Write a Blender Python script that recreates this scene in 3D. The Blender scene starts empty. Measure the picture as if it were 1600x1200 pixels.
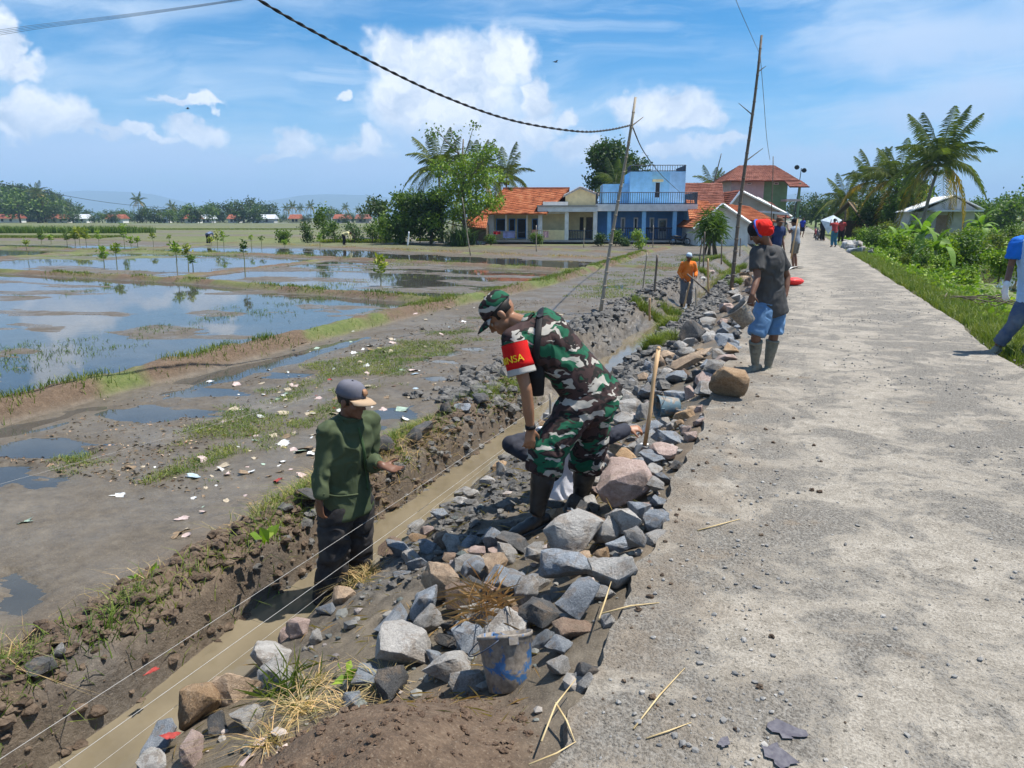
import bpy, bmesh, math, random
import numpy as np
from mathutils import Vector, Matrix, Quaternion
random.seed(7); RNG = np.random.default_rng(7)
scene = bpy.context.scene
COL = scene.collection

# ------------------------------------------------------------------ camera
YAW = math.radians(20.5); FPX = 1150.0; PITCH = math.atan(260 / FPX); CAMH = 1.65
cam_data = bpy.data.cameras.new('camera'); cam = bpy.data.objects.new('camera', cam_data); COL.objects.link(cam)
cam_data.sensor_width = 36; cam_data.lens = 36 * FPX / 1600; cam_data.clip_start = 0.05; cam_data.clip_end = 40000
cam.location = (0, 0, CAMH); cam.rotation_euler = (math.pi / 2 - PITCH, 0, YAW)
scene.camera = cam
scene.view_settings.view_transform = 'Standard'; scene.view_settings.look = 'None'
scene.view_settings.exposure = 0.74; scene.view_settings.gamma = 1
scene.cycles.use_denoising = True
scene.cycles.max_bounces = 6; scene.cycles.diffuse_bounces = 3; scene.cycles.glossy_bounces = 3
scene.cycles.transmission_bounces = 3; scene.cycles.transparent_max_bounces = 8; scene.cycles.volume_bounces = 0
scene.cycles.use_adaptive_sampling = True; scene.cycles.adaptive_threshold = 0.02

FW = np.array([-math.sin(YAW) * math.cos(PITCH), math.cos(YAW) * math.cos(PITCH), -math.sin(PITCH)])
RT = np.array([math.cos(YAW), math.sin(YAW), 0.0]); UP = np.cross(RT, FW)
FH = np.array([-math.sin(YAW), math.cos(YAW), 0.0])
def ray(u, v): return FW + RT * (u - 800) / FPX + UP * (600 - v) / FPX
def P(u, v, z=0.0):
    d = ray(u, v); return d * ((z - CAMH) / d[2]) + np.array([0, 0, CAMH])
def D(u, v, depth):
    d = ray(u, v); return d * (depth / (d @ FH)) + np.array([0, 0, CAMH])
def W(r, f, z): return RT * r + FH * f + np.array([0, 0, z])
def nrm(v): v = np.asarray(v, float); return v / (np.linalg.norm(v) + 1e-12)

# ------------------------------------------------------------------ sun and sky
SUN_EL = math.radians(66); SUN_AZ = math.atan2(0.87, 0.54)
sd = np.array([math.sin(SUN_AZ) * math.cos(SUN_EL), math.cos(SUN_AZ) * math.cos(SUN_EL), math.sin(SUN_EL)])
sun_data = bpy.data.lights.new('sun', 'SUN'); sun_data.energy = 5.0; sun_data.angle = math.radians(0.53); sun_data.color = (1.0, 0.95, 0.87)
sun = bpy.data.objects.new('sun', sun_data); COL.objects.link(sun); sun.location = (30, 20, 60)
sun.rotation_euler = Vector(-sd).to_track_quat('-Z', 'Y').to_euler()

world = bpy.data.worlds.new('World'); scene.world = world; world.use_nodes = True
class NT:
    """small node-tree writer"""
    def __init__(s, tree): s.t = tree; s.n = tree.nodes; s.l = tree.links
    def new(s, kind, **kw):
        n = s.n.new(kind)
        for k, v in kw.items():
            if k.startswith('i_'): s.put(n, k[2:].replace('_', ' '), v)
            elif k[:2] == 'in' and k[2:].isdigit(): s.put(n, int(k[2:]), v)
            else: setattr(n, k, v)
        return n
    def put(s, n, sock, v):
        so = n.inputs[sock]
        if isinstance(v, bpy.types.NodeSocket): s.l.new(v, so)
        elif isinstance(v, bpy.types.Node): s.l.new(v.outputs[0], so)
        else:
            if so.type == 'RGBA' and len(v) == 3: v = (*v, 1)
            so.default_value = v
    def m(s, op, a, b=None, c=None, clamp=False):
        n = s.new('ShaderNodeMath', operation=op, use_clamp=clamp); s.put(n, 0, a)
        if b is not None: s.put(n, 1, b)
        if c is not None: s.put(n, 2, c)
        return n.outputs[0]
    def vm(s, op, a, b=None):
        n = s.new('ShaderNodeVectorMath', operation=op); s.put(n, 0, a)
        if b is not None: s.put(n, 1, b)
        return n.outputs['Value'] if op in ('LENGTH', 'DOT_PRODUCT', 'DISTANCE') else n.outputs[0]
    def ss(s, x, lo, hi, a=0.0, b=1.0):
        n = s.new('ShaderNodeMapRange', interpolation_type='SMOOTHSTEP'); s.put(n, 0, x)
        for i, q in enumerate((lo, hi, a, b)): n.inputs[i + 1].default_value = q
        return n.outputs[0]
    def mix(s, f, a, b, mode='MIX'):
        n = s.new('ShaderNodeMix', data_type='RGBA', blend_type=mode); s.put(n, 0, f); s.put(n, 6, a); s.put(n, 7, b); return n.outputs[2]
    def noise(s, vec, scale, detail=4, rough=0.55, dist=0.0, out=0, dims='3D'):
        n = s.new('ShaderNodeTexNoise', noise_dimensions=dims)
        if vec is not None: s.put(n, 'Vector', vec)
        n.inputs['Scale'].default_value = scale; n.inputs['Detail'].default_value = detail
        n.inputs['Roughness'].default_value = rough; n.inputs['Distortion'].default_value = dist
        return n.outputs[out]
    def ramp(s, f, stops, interp='LINEAR'):
        n = s.new('ShaderNodeValToRGB'); s.put(n, 0, f); e = n.color_ramp.elements; n.color_ramp.interpolation = interp
        while len(e) < len(stops): e.new(0.5)
        for k, (p, c) in enumerate(stops): e[k].position = p; e[k].color = (*c, 1)
        return n.outputs[0]
    def comb(s, x, y, z=0.0):
        n = s.new('ShaderNodeCombineXYZ'); s.put(n, 0, x); s.put(n, 1, y); s.put(n, 2, z); return n.outputs[0]

def build_world():
    t = NT(world.node_tree); t.n.clear()
    sky = t.new('ShaderNodeTexSky', sky_type='NISHITA', sun_disc=False)
    sky.sun_elevation = SUN_EL; sky.sun_rotation = SUN_AZ; sky.altitude = 1200; sky.air_density = 1.0; sky.dust_density = 0.2; sky.ozone_density = 3.0
    tc = t.new('ShaderNodeTexCoord').outputs['Generated']
    sp = t.new('ShaderNodeSeparateXYZ'); t.put(sp, 0, tc); x, y, z = sp.outputs
    el = t.m('ARCSINE', z); az = t.m('ARCTAN2', x, y)
    base = t.new('ShaderNodeHueSaturation'); base.inputs['Hue'].default_value = 0.495; base.inputs['Saturation'].default_value = 1.5; base.inputs['Value'].default_value = 1.6
    t.put(base, 'Color', sky)
    ae = t.comb(az, el, 0.0)
    # cirrus: long thin streaks everywhere above the haze
    w1 = t.noise(ae, 3.0, 3, 0.6, out=1)
    cs = t.vm('ADD', t.vm('MULTIPLY', t.comb(t.m('ADD', az, t.m('MULTIPLY', el, 1.6)), t.m('SUBTRACT', el, t.m('MULTIPLY', az, 0.10)), 0.0), (1.7, 13.0, 0)), t.vm('MULTIPLY', w1, (0.9, 1.3, 0.0)))
    ci = t.noise(cs, 1.0, 7, 0.62)
    veil = t.noise(t.vm('MULTIPLY', ae, (1.3, 4.2, 0)), 1.7, 3, 0.5)
    cir = t.m('MULTIPLY', t.ss(ci, 0.38, 0.66), t.ss(veil, 0.34, 0.64, 0.22, 1.0))
    cs2 = t.vm('ADD', t.vm('MULTIPLY', t.comb(t.m('SUBTRACT', az, t.m('MULTIPLY', el, 2.2)), t.m('ADD', el, t.m('MULTIPLY', az, 0.06)), 0.0), (2.6, 24.0, 0)), t.vm('MULTIPLY', w1, (1.6, 1.0, 0.0)))
    cir = t.m('MAXIMUM', cir, t.m('MULTIPLY', t.ss(t.noise(cs2, 1.0, 6, 0.62), 0.46, 0.70), t.ss(veil, 0.62, 0.36, 0.15, 0.75)))
    cir = t.m('MULTIPLY', t.m('MULTIPLY', cir, t.ss(el, 0.02, 0.10)), 0.75)
    # cumulus: heaps at fixed bearings, edges broken up by noise
    wn = t.noise(ae, 16.0, 3, 0.62, out=1); wn2 = t.noise(ae, 52.0, 3, 0.6, out=1)
    wob = t.vm('ADD', t.vm('MULTIPLY', t.vm('SUBTRACT', wn, (0.5, 0.5, 0.5)), (0.075, 0.06, 0)), t.vm('MULTIPLY', t.vm('SUBTRACT', wn2, (0.5, 0.5, 0.5)), (0.024, 0.02, 0)))
    aw = t.vm('ADD', ae, wob)
    heaps = [(618, 92, 40, 38), (700, 105, 70, 48), (785, 90, 42, 40), (700, 150, 100, 45), (640, 150, 55, 50), (832, 150, 22, 32), (845, 200, 30, 26), (740, 215, 80, 40),
             (1035, 170, 68, 32), (985, 165, 34, 22), (1090, 182, 40, 18), (890, 185, 20, 18), (905, 235, 38, 18), (1085, 235, 30, 12), (1040, 240, 34, 10), (1130, 222, 26, 10),
             (40, 172, 34, 28), (98, 182, 34, 24), (25, 200, 30, 14), (2, 62, 16, 36), (35, 105, 22, 16), (310, 205, 34, 16), (295, 195, 20, 14), (465, 222, 28, 16), (580, 218, 30, 18), (560, 240, 46, 14), (440, 240, 30, 8),
             (296, 154, 36, 6), (205, 208, 24, 9), (250, 220, 24, 8), (150, 212, 30, 8), (545, 158, 16, 6)]
    fld = None
    for (u, v, ru, rv) in heaps:
        d = nrm(ray(u, v)); a0 = math.atan2(d[0], d[1]); e0 = math.asin(d[2])
        q = t.vm('LENGTH', t.vm('MULTIPLY', t.vm('SUBTRACT', aw, (a0, e0, 0)), (FPX * 0.95 / ru, FPX * 0.98 / rv, 0)))
        g = t.m('SUBTRACT', 1.25, q); fld = g if fld is None else t.m('MAXIMUM', fld, g)
    # the same kind of heaps all round the horizon outside the view
    gen = t.noise(t.vm('MULTIPLY', aw, (5.0, 9.0, 0)), 1.0, 3, 0.5)
    yv = nrm(FH); outside = t.ss(t.vm('DOT_PRODUCT', t.vm('NORMALIZE', t.vm('MULTIPLY', tc, (1, 1, 0))), tuple(yv)), 0.80, 0.72)
    band = t.m('MULTIPLY', t.ss(el, 0.03, 0.10), t.ss(el, 0.42, 0.22))
    genf = t.m('SUBTRACT', t.m('MULTIPLY', t.m('MULTIPLY', t.ss(gen, 0.52, 0.66), band), t.m('MULTIPLY', outside, 1.4)), 0.3)
    fld = t.m('MAXIMUM', fld, genf)
    den = t.ss(fld, -0.04, 0.60)
    soft = None
    for (u, v, ru, rv) in [(725, 225, 150, 62), (70, 235, 190, 48), (560, 262, 150, 34), (1010, 238, 200, 46), (290, 250, 190, 34), (1250, 250, 190, 28), (1480, 170, 150, 36), (1500, 60, 220, 40)]:
        d = nrm(ray(u, v)); a0 = math.atan2(d[0], d[1]); e0 = math.asin(d[2])
        q = t.vm('LENGTH', t.vm('MULTIPLY', t.vm('SUBTRACT', aw, (a0, e0, 0)), (FPX * 0.95 / ru, FPX * 0.98 / rv, 0)))
        g = t.m('SUBTRACT', 1.15, q); soft = g if soft is None else t.m('MAXIMUM', soft, g)
    soft = t.m('MULTIPLY', t.ss(soft, 0.0, 0.9), t.ss(veil, 0.30, 0.62, 0.45, 0.9))
    puff = t.noise(t.vm('MULTIPLY', aw, (1, 1.25, 0)), 23.0, 4, 0.6)
    puff2 = t.noise(t.vm('ADD', t.vm('MULTIPLY', aw, (1, 1.25, 0)), (-0.008, -0.012, 0)), 23.0, 4, 0.6)
    relief = t.m('MULTIPLY', t.m('SUBTRACT', puff2, puff), 2.6)
    lit = t.m('ADD', t.ss(puff, 0.30, 0.62), relief, clamp=True)
    lowfade = t.ss(el, 0.03, 0.115)
    lit = t.m('MULTIPLY', lit, t.m('MULTIPLY_ADD', lowfade, 0.6, 0.4), clamp=True)
    ccol = t.mix(lit, (7.2, 8.6, 10.6, 1), (13.5, 13.8, 14.2, 1))
    den = t.m('MULTIPLY', den, t.m('MULTIPLY_ADD', t.ss(el, 0.03, 0.13), 0.30, 0.68))
    den = t.m('MULTIPLY', den, t.ss(el, 0.012, 0.07))
    # pale milky band low over the land
    lowc = t.noise(t.vm('MULTIPLY', ae, (2.2, 14, 0)), 2.2, 5, 0.6)
    low = t.m('MULTIPLY', t.ss(el, 0.15, 0.01), t.m('MULTIPLY_ADD', t.ss(lowc, 0.35, 0.65), 0.25, 0.55))
    low = t.m('MAXIMUM', low, t.ss(el, 0.06, 0.0, 0.0, 0.95))
    c = t.mix(low, base.outputs[0], (5.0, 7.4, 11.2, 1))
    c = t.mix(cir, c, (9.8, 11.4, 13.2, 1))
    c = t.mix(soft, c, (6.8, 8.8, 11.9, 1))
    c = t.mix(den, c, ccol)
    bg = t.new('ShaderNodeBackground'); t.put(bg, 0, c); bg.inputs[1].default_value = 0.054
    out = t.new('ShaderNodeOutputWorld'); t.l.new(bg.outputs[0], out.inputs[0])
build_world()
world.cycles.sampling_method = 'MANUAL'; world.cycles.sample_map_resolution = 256

# ------------------------------------------------------------------ helpers
def _h(i, j, k):
    n = (i.astype(np.int64) * 374761393 + j.astype(np.int64) * 668265263 + k.astype(np.int64) * 2147483647 * 3 + 1013904223) & 0xffffffff
    n = ((n ^ (n >> 13)) * 1274126177) & 0xffffffff
    n = ((n ^ (n >> 16)) * 2246822519) & 0xffffffff
    return ((n ^ (n >> 15)) & 0xffffff) / float(0xffffff)
def vnoise(x, y, z=None):
    x = np.asarray(x, float); y = np.asarray(y, float)
    if z is None:
        xi, yi = np.floor(x), np.floor(y); fx, fy = x - xi, y - yi; fx = fx * fx * (3 - 2 * fx); fy = fy * fy * (3 - 2 * fy); xi = xi.astype(np.int64); yi = yi.astype(np.int64); o = np.int64(0)
        a = _h(xi, yi, o); b = _h(xi + 1, yi, o); c = _h(xi, yi + 1, o); d = _h(xi + 1, yi + 1, o); a = a + (b - a) * fx; c = c + (d - c) * fx
        return (a + (c - a) * fy) * 2 - 1
    z = np.asarray(z, float)
    xi, yi, zi = np.floor(x), np.floor(y), np.floor(z); fx, fy, fz = x - xi, y - yi, z - zi
    fx, fy, fz = [f * f * (3 - 2 * f) for f in (fx, fy, fz)]
    r = 0
    for a in (0, 1):
        for b in (0, 1):
            for c in (0, 1):
                r = r + _h(xi + a, yi + b, zi + c) * (fx if a else 1 - fx) * (fy if b else 1 - fy) * (fz if c else 1 - fz)
    return r * 2 - 1
def fbm(x, y, z=None, o=4, g=0.5):
    r = 0; a = 1.0; s = 1.0; tot = 0
    for k in range(o):
        r = r + a * vnoise(x * s + 17.3 * k, y * s - 9.1 * k, None if z is None else z * s + 5.7 * k); tot += a; a *= g; s *= 2.03
    return r / tot
def sstep(x, a, b):
    t = np.clip((x - a) / (b - a), 0, 1); return t * t * (3 - 2 * t)

def mesh_np(name, V, F, smooth=False, mi=None):
    """V (n,3); F (m,k) array or list of such arrays"""
    Fs = F if isinstance(F, list) else [F]
    Fs = [np.asarray(f, np.int32) for f in Fs if len(f)]
    me = bpy.data.meshes.new(name); V = np.asarray(V, np.float32)
    me.vertices.add(len(V)); me.vertices.foreach_set('co', V.ravel())
    nl = sum(f.size for f in Fs); npol = sum(len(f) for f in Fs)
    me.loops.add(nl); me.polygons.add(npol)
    me.loops.foreach_set('vertex_index', np.concatenate([f.ravel() for f in Fs]))
    tot = np.concatenate([np.full(len(f), f.shape[1], np.int32) for f in Fs])
    st = np.concatenate([[0], np.cumsum(tot)[:-1]]).astype(np.int32)
    me.polygons.foreach_set('loop_start', st)
    me.polygons.foreach_set('use_smooth', np.full(npol, bool(smooth)))
    if mi is not None: me.polygons.foreach_set('material_index', np.asarray(mi, np.int32))
    me.update(calc_edges=True); return me
def O(name, me, mat=None, parent=None, label=None, cat=None, group=None, kind=None, loc=None, rot=None, sc=None):
    o = bpy.data.objects.new(name, me); COL.objects.link(o)
    if mat is not None and me is not None:
        for m in (mat if isinstance(mat, (list, tuple)) else [mat]):
            if len(me.materials) < (len(mat) if isinstance(mat, (list, tuple)) else 1): me.materials.append(m)
    if loc is not None: o.location = Vector([float(q) for q in loc])
    if rot is not None: o.rotation_euler = rot
    if sc is not None: o.scale = (sc, sc, sc) if np.isscalar(sc) else sc
    if parent is not None: o.parent = parent
    for k, v in (('label', label), ('category', cat), ('group', group), ('kind', kind)):
        if v: o[k] = v
    return o
def EMPTY(name, loc, label, cat, group=None, rz=0.0, sc=None): return O(name, None, None, None, label, cat, group, None, loc, (0, 0, rz), sc)
def copy_tree(o, parent=None, **kw):
    c = o.copy(); COL.objects.link(c); c.parent = parent
    for ch in o.children: copy_tree(ch, c)
    for k, v in kw.items():
        if k == 'loc': c.location = Vector([float(q) for q in v])
        elif k == 'rot': c.rotation_euler = v
        elif k == 'sc': c.scale = (v, v, v) if np.isscalar(v) else v
        else: c[k] = v
    return c

class MB:
    """collects solids into one mesh"""
    def __init__(s): s.v = []; s.f = {}; s.n = 0
    def add(s, V, F):
        V = np.asarray(V, float).reshape(-1, 3)
        for f in F: s.f.setdefault(len(f), []).append([i + s.n for i in f])
        s.v.append(V); s.n += len(V); return s
    def box(s, a, b, M=None):
        (x0, y0, z0), (x1, y1, z1) = a, b
        V = np.array([[x, y, z] for x in (x0, x1) for y in (y0, y1) for z in (z0, z1)], float)
        if M is not None: V = V @ np.asarray(M)[:3, :3].T + np.asarray(M)[:3, 3]
        return s.add(V, [(0, 1, 3, 2), (4, 6, 7, 5), (0, 4, 5, 1), (2, 3, 7, 6), (0, 2, 6, 4), (1, 5, 7, 3)])
    def loft(s, rings, n=12, cap=True):
        """rings: (centre, axisA*a, axisB*b) ellipses"""
        A = np.linspace(0, 2 * math.pi, n, endpoint=False); V = []
        for c, a, b in rings:
            c, a, b = map(np.asarray, (c, a, b)); V.append(c + np.cos(A)[:, None] * a + np.sin(A)[:, None] * b)
        F = []
        for k in range(len(rings) - 1):
            for i in range(n): j = (i + 1) % n; F.append((k * n + i, k * n + j, (k + 1) * n + j, (k + 1) * n + i))
        if cap: F.append(tuple(reversed(range(n)))); F.append(tuple(range((len(rings) - 1) * n, len(rings) * n)))
        return s.add(np.concatenate(V), F)
    def tube(s, pts, r, n=8):
        pts = [np.asarray(p, float) for p in pts]; r = [r] * len(pts) if np.isscalar(r) else r; R = []
        up = np.array([0, 0, 1.0])
        for i, p in enumerate(pts):
            tg = nrm(pts[min(i + 1, len(pts) - 1)] - pts[max(i - 1, 0)])
            ref = up if abs(tg[2]) < 0.95 else np.array([1.0, 0, 0])
            a = nrm(np.cross(tg, ref)); b = np.cross(a, tg); R.append((p, a * r[i], -b * r[i]))
        return s.loft(R, n)
    def ball(s, c, rad, M=None, nu=12, nv=8):
        rad = np.array([rad] * 3 if np.isscalar(rad) else rad, float); M = np.eye(3) if M is None else np.asarray(M)  # columns = axes
        V = [[0, 0, -1]]
        for j in range(1, nv):
            p = math.pi * (j / nv - .5)
            for i in range(nu): a = 2 * math.pi * i / nu; V.append([math.cos(p) * math.cos(a), math.cos(p) * math.sin(a), math.sin(p)])
        V.append([0, 0, 1]); V = (np.array(V) * rad) @ M.T + np.asarray(c); F = []
        for i in range(nu): F.append((0, 1 + (i + 1) % nu, 1 + i)); F.append((len(V) - 1, len(V) - 1 - nu + i, len(V) - 1 - nu + (i + 1) % nu))
        for j in range(nv - 2):
            for i in range(nu): a = 1 + j * nu; F.append((a + i, a + (i + 1) % nu, a + nu + (i + 1) % nu, a + nu + i))
        return s.add(V, F)
    def mesh(s, name, smooth=False):
        fs = []
        for k in s.f: fs.append(np.array(s.f[k]))
        return mesh_np(name, np.concatenate(s.v), fs, smooth)

def MAT(name, c1, c2=None, c3=None, rough=0.8, scale=6.0, bump=0.0, bscale=30.0, spec=0.3, rnd=0.0, detail=5, metal=0.0, coord='Object', stops=(0.35, 0.5, 0.65), stretch=None, bdist=0.02, rough2=None, transl=0.0, island=0.0, coat=0.0):
    m = bpy.data.materials.new(name); m.use_nodes = True; t = NT(m.node_tree); b = t.n['Principled BSDF']
    tc = t.new('ShaderNodeTexCoord').outputs[coord]
    if rnd or coord == 'Object':
        oi = t.new('ShaderNodeObjectInfo'); tc = t.vm('ADD', tc, t.comb(t.m('MULTIPLY', oi.outputs['Random'], 37.0), t.m('MULTIPLY', oi.outputs['Random'], 91.0), 0.0))
    if stretch: tc = t.vm('MULTIPLY', tc, stretch)
    n = t.noise(tc, scale, detail, 0.6)
    if c2 is None: c2 = tuple(q * 0.75 for q in c1)
    st = [(stops[0], c1), (stops[2], c2)] if c3 is None else [(stops[0], c1), (stops[1], c2), (stops[2], c3)]
    col = t.ramp(n, st)
    if rnd:
        k = t.m('MULTIPLY_ADD', oi.outputs['Random'], 2 * rnd, 1 - rnd); col = t.mix(1.0, col, t.comb(k, k, k), 'MULTIPLY')
    if island:
        ge = t.new('ShaderNodeNewGeometry').outputs['Random Per Island']; k = t.m('MULTIPLY_ADD', ge, 2 * island, 1 - island)
        col = t.mix(1.0, col, t.comb(t.m('MULTIPLY', k, t.m('MULTIPLY_ADD', ge, 0.35, 0.85)), k, t.m('MULTIPLY', k, 0.95)), 'MULTIPLY')
    t.put(b, 'Base Color', col); b.inputs['Roughness'].default_value = rough; b.inputs['Specular IOR Level'].default_value = spec; b.inputs['Metallic'].default_value = metal
    b.inputs['Coat Weight'].default_value = coat
    if rough2 is not None: t.put(b, 'Roughness', t.ss(n, 0.35, 0.65, rough, rough2))
    if bump:
        bn = t.new('ShaderNodeBump'); bn.inputs['Strength'].default_value = bump; bn.inputs['Distance'].default_value = bdist
        t.put(bn, 'Height', t.noise(tc, bscale, 6, 0.65)); t.l.new(bn.outputs[0], b.inputs['Normal'])
    if transl:
        tr = t.new('ShaderNodeBsdfTranslucent'); t.put(tr, 0, t.mix(1.0, col, (1.3, 1.5, 0.5, 1), 'MULTIPLY')); mx = t.new('ShaderNodeMixShader'); mx.inputs[0].default_value = transl
        t.l.new(b.outputs[0], mx.inputs[1]); t.l.new(tr.outputs[0], mx.inputs[2]); t.l.new(mx.outputs[0], t.n['Material Output'].inputs[0])
    return m
# ------------------------------------------------------------------ terrain: one sheet, ditch, banks and paddies sculpted in
ROAD_L, ROAD_R = -0.61, 2.66
WATER_Z = -0.625; DITCH_Z = -0.85
PK = [(-9e3, -.6), (-3.95, -.6), (-3.72, -.58), (-3.5, -.50), (-3.3, -.44), (-3.14, -.55), (-3.09, -.80), (-3.02, -.99), (-2.72, -.99), (-2.64, -.82), (-2.5, -.70), (-2.0, -.55), (-1.4, -.40), (-.95, -.22), (-.72, -.09), (-.60, -.055), (2.62, -.15), (2.68, -.06), (3.1, -.05), (3.6, -.12), (4.6, -.35), (6.0, -.62), (7.5, -.80), (9.5, -.85), (12, -.62), (16, -.45), (9e3, -.45)]
PX, PZ = np.array(PK).T
PK2 = [(-9e3, -.6), (-4.1, -.6), (-3.85, -.52), (-3.55, -.50), (-3.25, -.66), (-3.0, -.84), (-2.85, -.93), (-2.62, -.92), (-2.4, -.76), (-2.1, -.58), (-1.7, -.46), (-1.3, -.34), (-.9, -.2), (-.72, -.09), (-.60, -.055)] + PK[16:]
PX2, PZ2 = np.array(PK2).T
def seg_d(X, Y, pts):
    d = np.full(np.shape(X), 1e9)
    for (x0, y0), (x1, y1) in zip(pts[:-1], pts[1:]):
        L = (x1 - x0) ** 2 + (y1 - y0) ** 2; t = np.clip(((X - x0) * (x1 - x0) + (Y - y0) * (y1 - y0)) / L, 0, 1)
        d = np.minimum(d, np.hypot(X - x0 - t * (x1 - x0), Y - y0 - t * (y1 - y0)))
    return d
BUNDS = [([(-8.5, -20), (-8.5, 9), (-8.45, 16), (-7.9, 24), (-8.3, 36), (-8.9, 48), (-8.6, 56)], .26, .19),
         ([(-8.5, 18.1), (-14, 19.2), (-20.2, 20.9), (-31.4, 21.9), (-80, 30)], .24, .13),
         ([(-8.2, 30.6), (-18, 34), (-31, 37.8), (-60, 40), (-130, 50)], .3, .12),
         ([(-8.4, 40), (-20, 44), (-40, 52), (-120, 66)], .34, .10),
         ([(-8.8, 47), (-22, 54), (-60, 70), (-200, 100)], .4, .12),
         ([(-37, 18), (-42, 30), (-48, 60), (-70, 120)], .35, .13),
         ([(-3.9, 33), (-8.4, 35)], .25, .10), ([(-22, 21), (-24, 36)], .22, .06)]
def ell(X, Y, u, v, ru, dv, z=-.6):
    """soft ellipse given by a centre seen at (u, v) and its half width / depth"""
    c = P(u, v, z); e = P(u + ru, v, z); n = P(u, v + dv, z)
    a = np.array([e[0] - c[0], e[1] - c[1]]); b = np.array([n[0] - c[0], n[1] - c[1]])
    M = np.linalg.inv(np.array([a, b]).T); q = M @ np.stack([np.ravel(X - c[0]), np.ravel(Y - c[1])])
    rr = np.hypot(q[0], q[1]).reshape(np.shape(X)); r = np.zeros(np.shape(X)); k = rr < 2.2
    if k.any(): q0 = q[0].reshape(np.shape(X))[k]; q1 = q[1].reshape(np.shape(X))[k]; r[k] = 1 - sstep(rr[k] + .95 * fbm(q0 * 1.4 + u, q1 * 1.4 + v, o=4) + .35 * fbm(X[k] * 3 + u, Y[k] * 3, o=3), .35, 1.35)
    return r
MUDS = [(380, 488, 190, 8), (560, 484, 110, 8), (60, 508, 70, 9), (260, 518, 140, 12), (110, 488, 120, 5), (30, 580, 60, 12), (30, 548, 50, 6), (90, 455, 120, 4), (440, 455, 120, 5), (620, 452, 70, 5),
        (180, 425, 150, 4), (430, 418, 120, 4), (760, 440, 60, 4), (500, 436, 100, 4), (120, 402, 130, 4), (700, 418, 90, 4), (320, 440, 50, 3)]
WETS = [(60, 700, 170, 26), (210, 645, 130, 14), (330, 612, 90, 9), (450, 585, 60, 6), (620, 645, 60, 13), (560, 665, 40, 10), (30, 920, 40, 30), (680, 590, 26, 5), (760, 640, 70, 5), (690, 563, 30, 4), (690, 550, 40, 4), (745, 543, 30, 4), (720, 660, 60, 6), (860, 500, 40, 4), (1040, 420, 16, 3), (800, 560, 30, 4), (960, 448, 30, 3), (640, 560, 30, 3), (20, 740, 60, 20)]
def mud_base(X, Y):
    shp = np.shape(X); X = np.ravel(X); Y = np.ravel(Y); r = np.full(X.shape, -.6); k = X < -3.5
    if k.any(): r[k] = mud_base_(X[k], Y[k])
    return r.reshape(shp)
def mud_base_(X, Y):
    """field level left of the bank: positive noise is dry mud, below WATER_Z stands water"""
    n = fbm(X * .8, Y * .8, o=3); f = fbm(X * 4, Y * 4, o=3)
    tr = fbm(X * 7 + 3, Y * 3.2, o=3); zf = -.598 + .013 * n + .009 * f + .008 * tr
    low = np.zeros_like(X); hi = np.zeros_like(X)
    for q in WETS: low = np.maximum(low, ell(X, Y, *q))
    for q in MUDS: hi = np.maximum(hi, ell(X, Y, *q))
    low = np.maximum(low, np.exp(-((X + 7.72 + .25 * fbm(X * 0 + 1, Y * .5, o=3)) / (.46 - .02 * (Y - 5))) ** 2) * (1 - sstep(Y, 10, 15)) * sstep(fbm(X * 1.5 + 7, Y * .8, o=3), -.55, -.1))
    zf = zf - low * (.052 + .02 * n)
    streak = fbm(X * .22, Y * .55, o=4)
    zp = -.648 + .018 * n + .010 * f + hi * (.040 + .035 * fbm(X * .9, Y * 1.5, o=3)) + .045 * sstep(streak, .12, .5)
    b1 = np.interp(Y, [p[1] for p in BUNDS[0][0]], [p[0] for p in BUNDS[0][0]])
    zz = np.where(X > b1, zf, zp)
    far = sstep(Y - .12 * X, 50, 57)
    zz = zz * (1 - far) + far * (-.55 + .05 * n)
    # drier plots between bund 3 and the houses
    dry = sstep(Y + .30 * X, 33, 38) * (X > -26) * (X < b1)
    zz = np.where(dry > 0, zz * (1 - dry) + dry * (-.60 + .02 * n + .01 * f), zz)
    return zz
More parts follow.
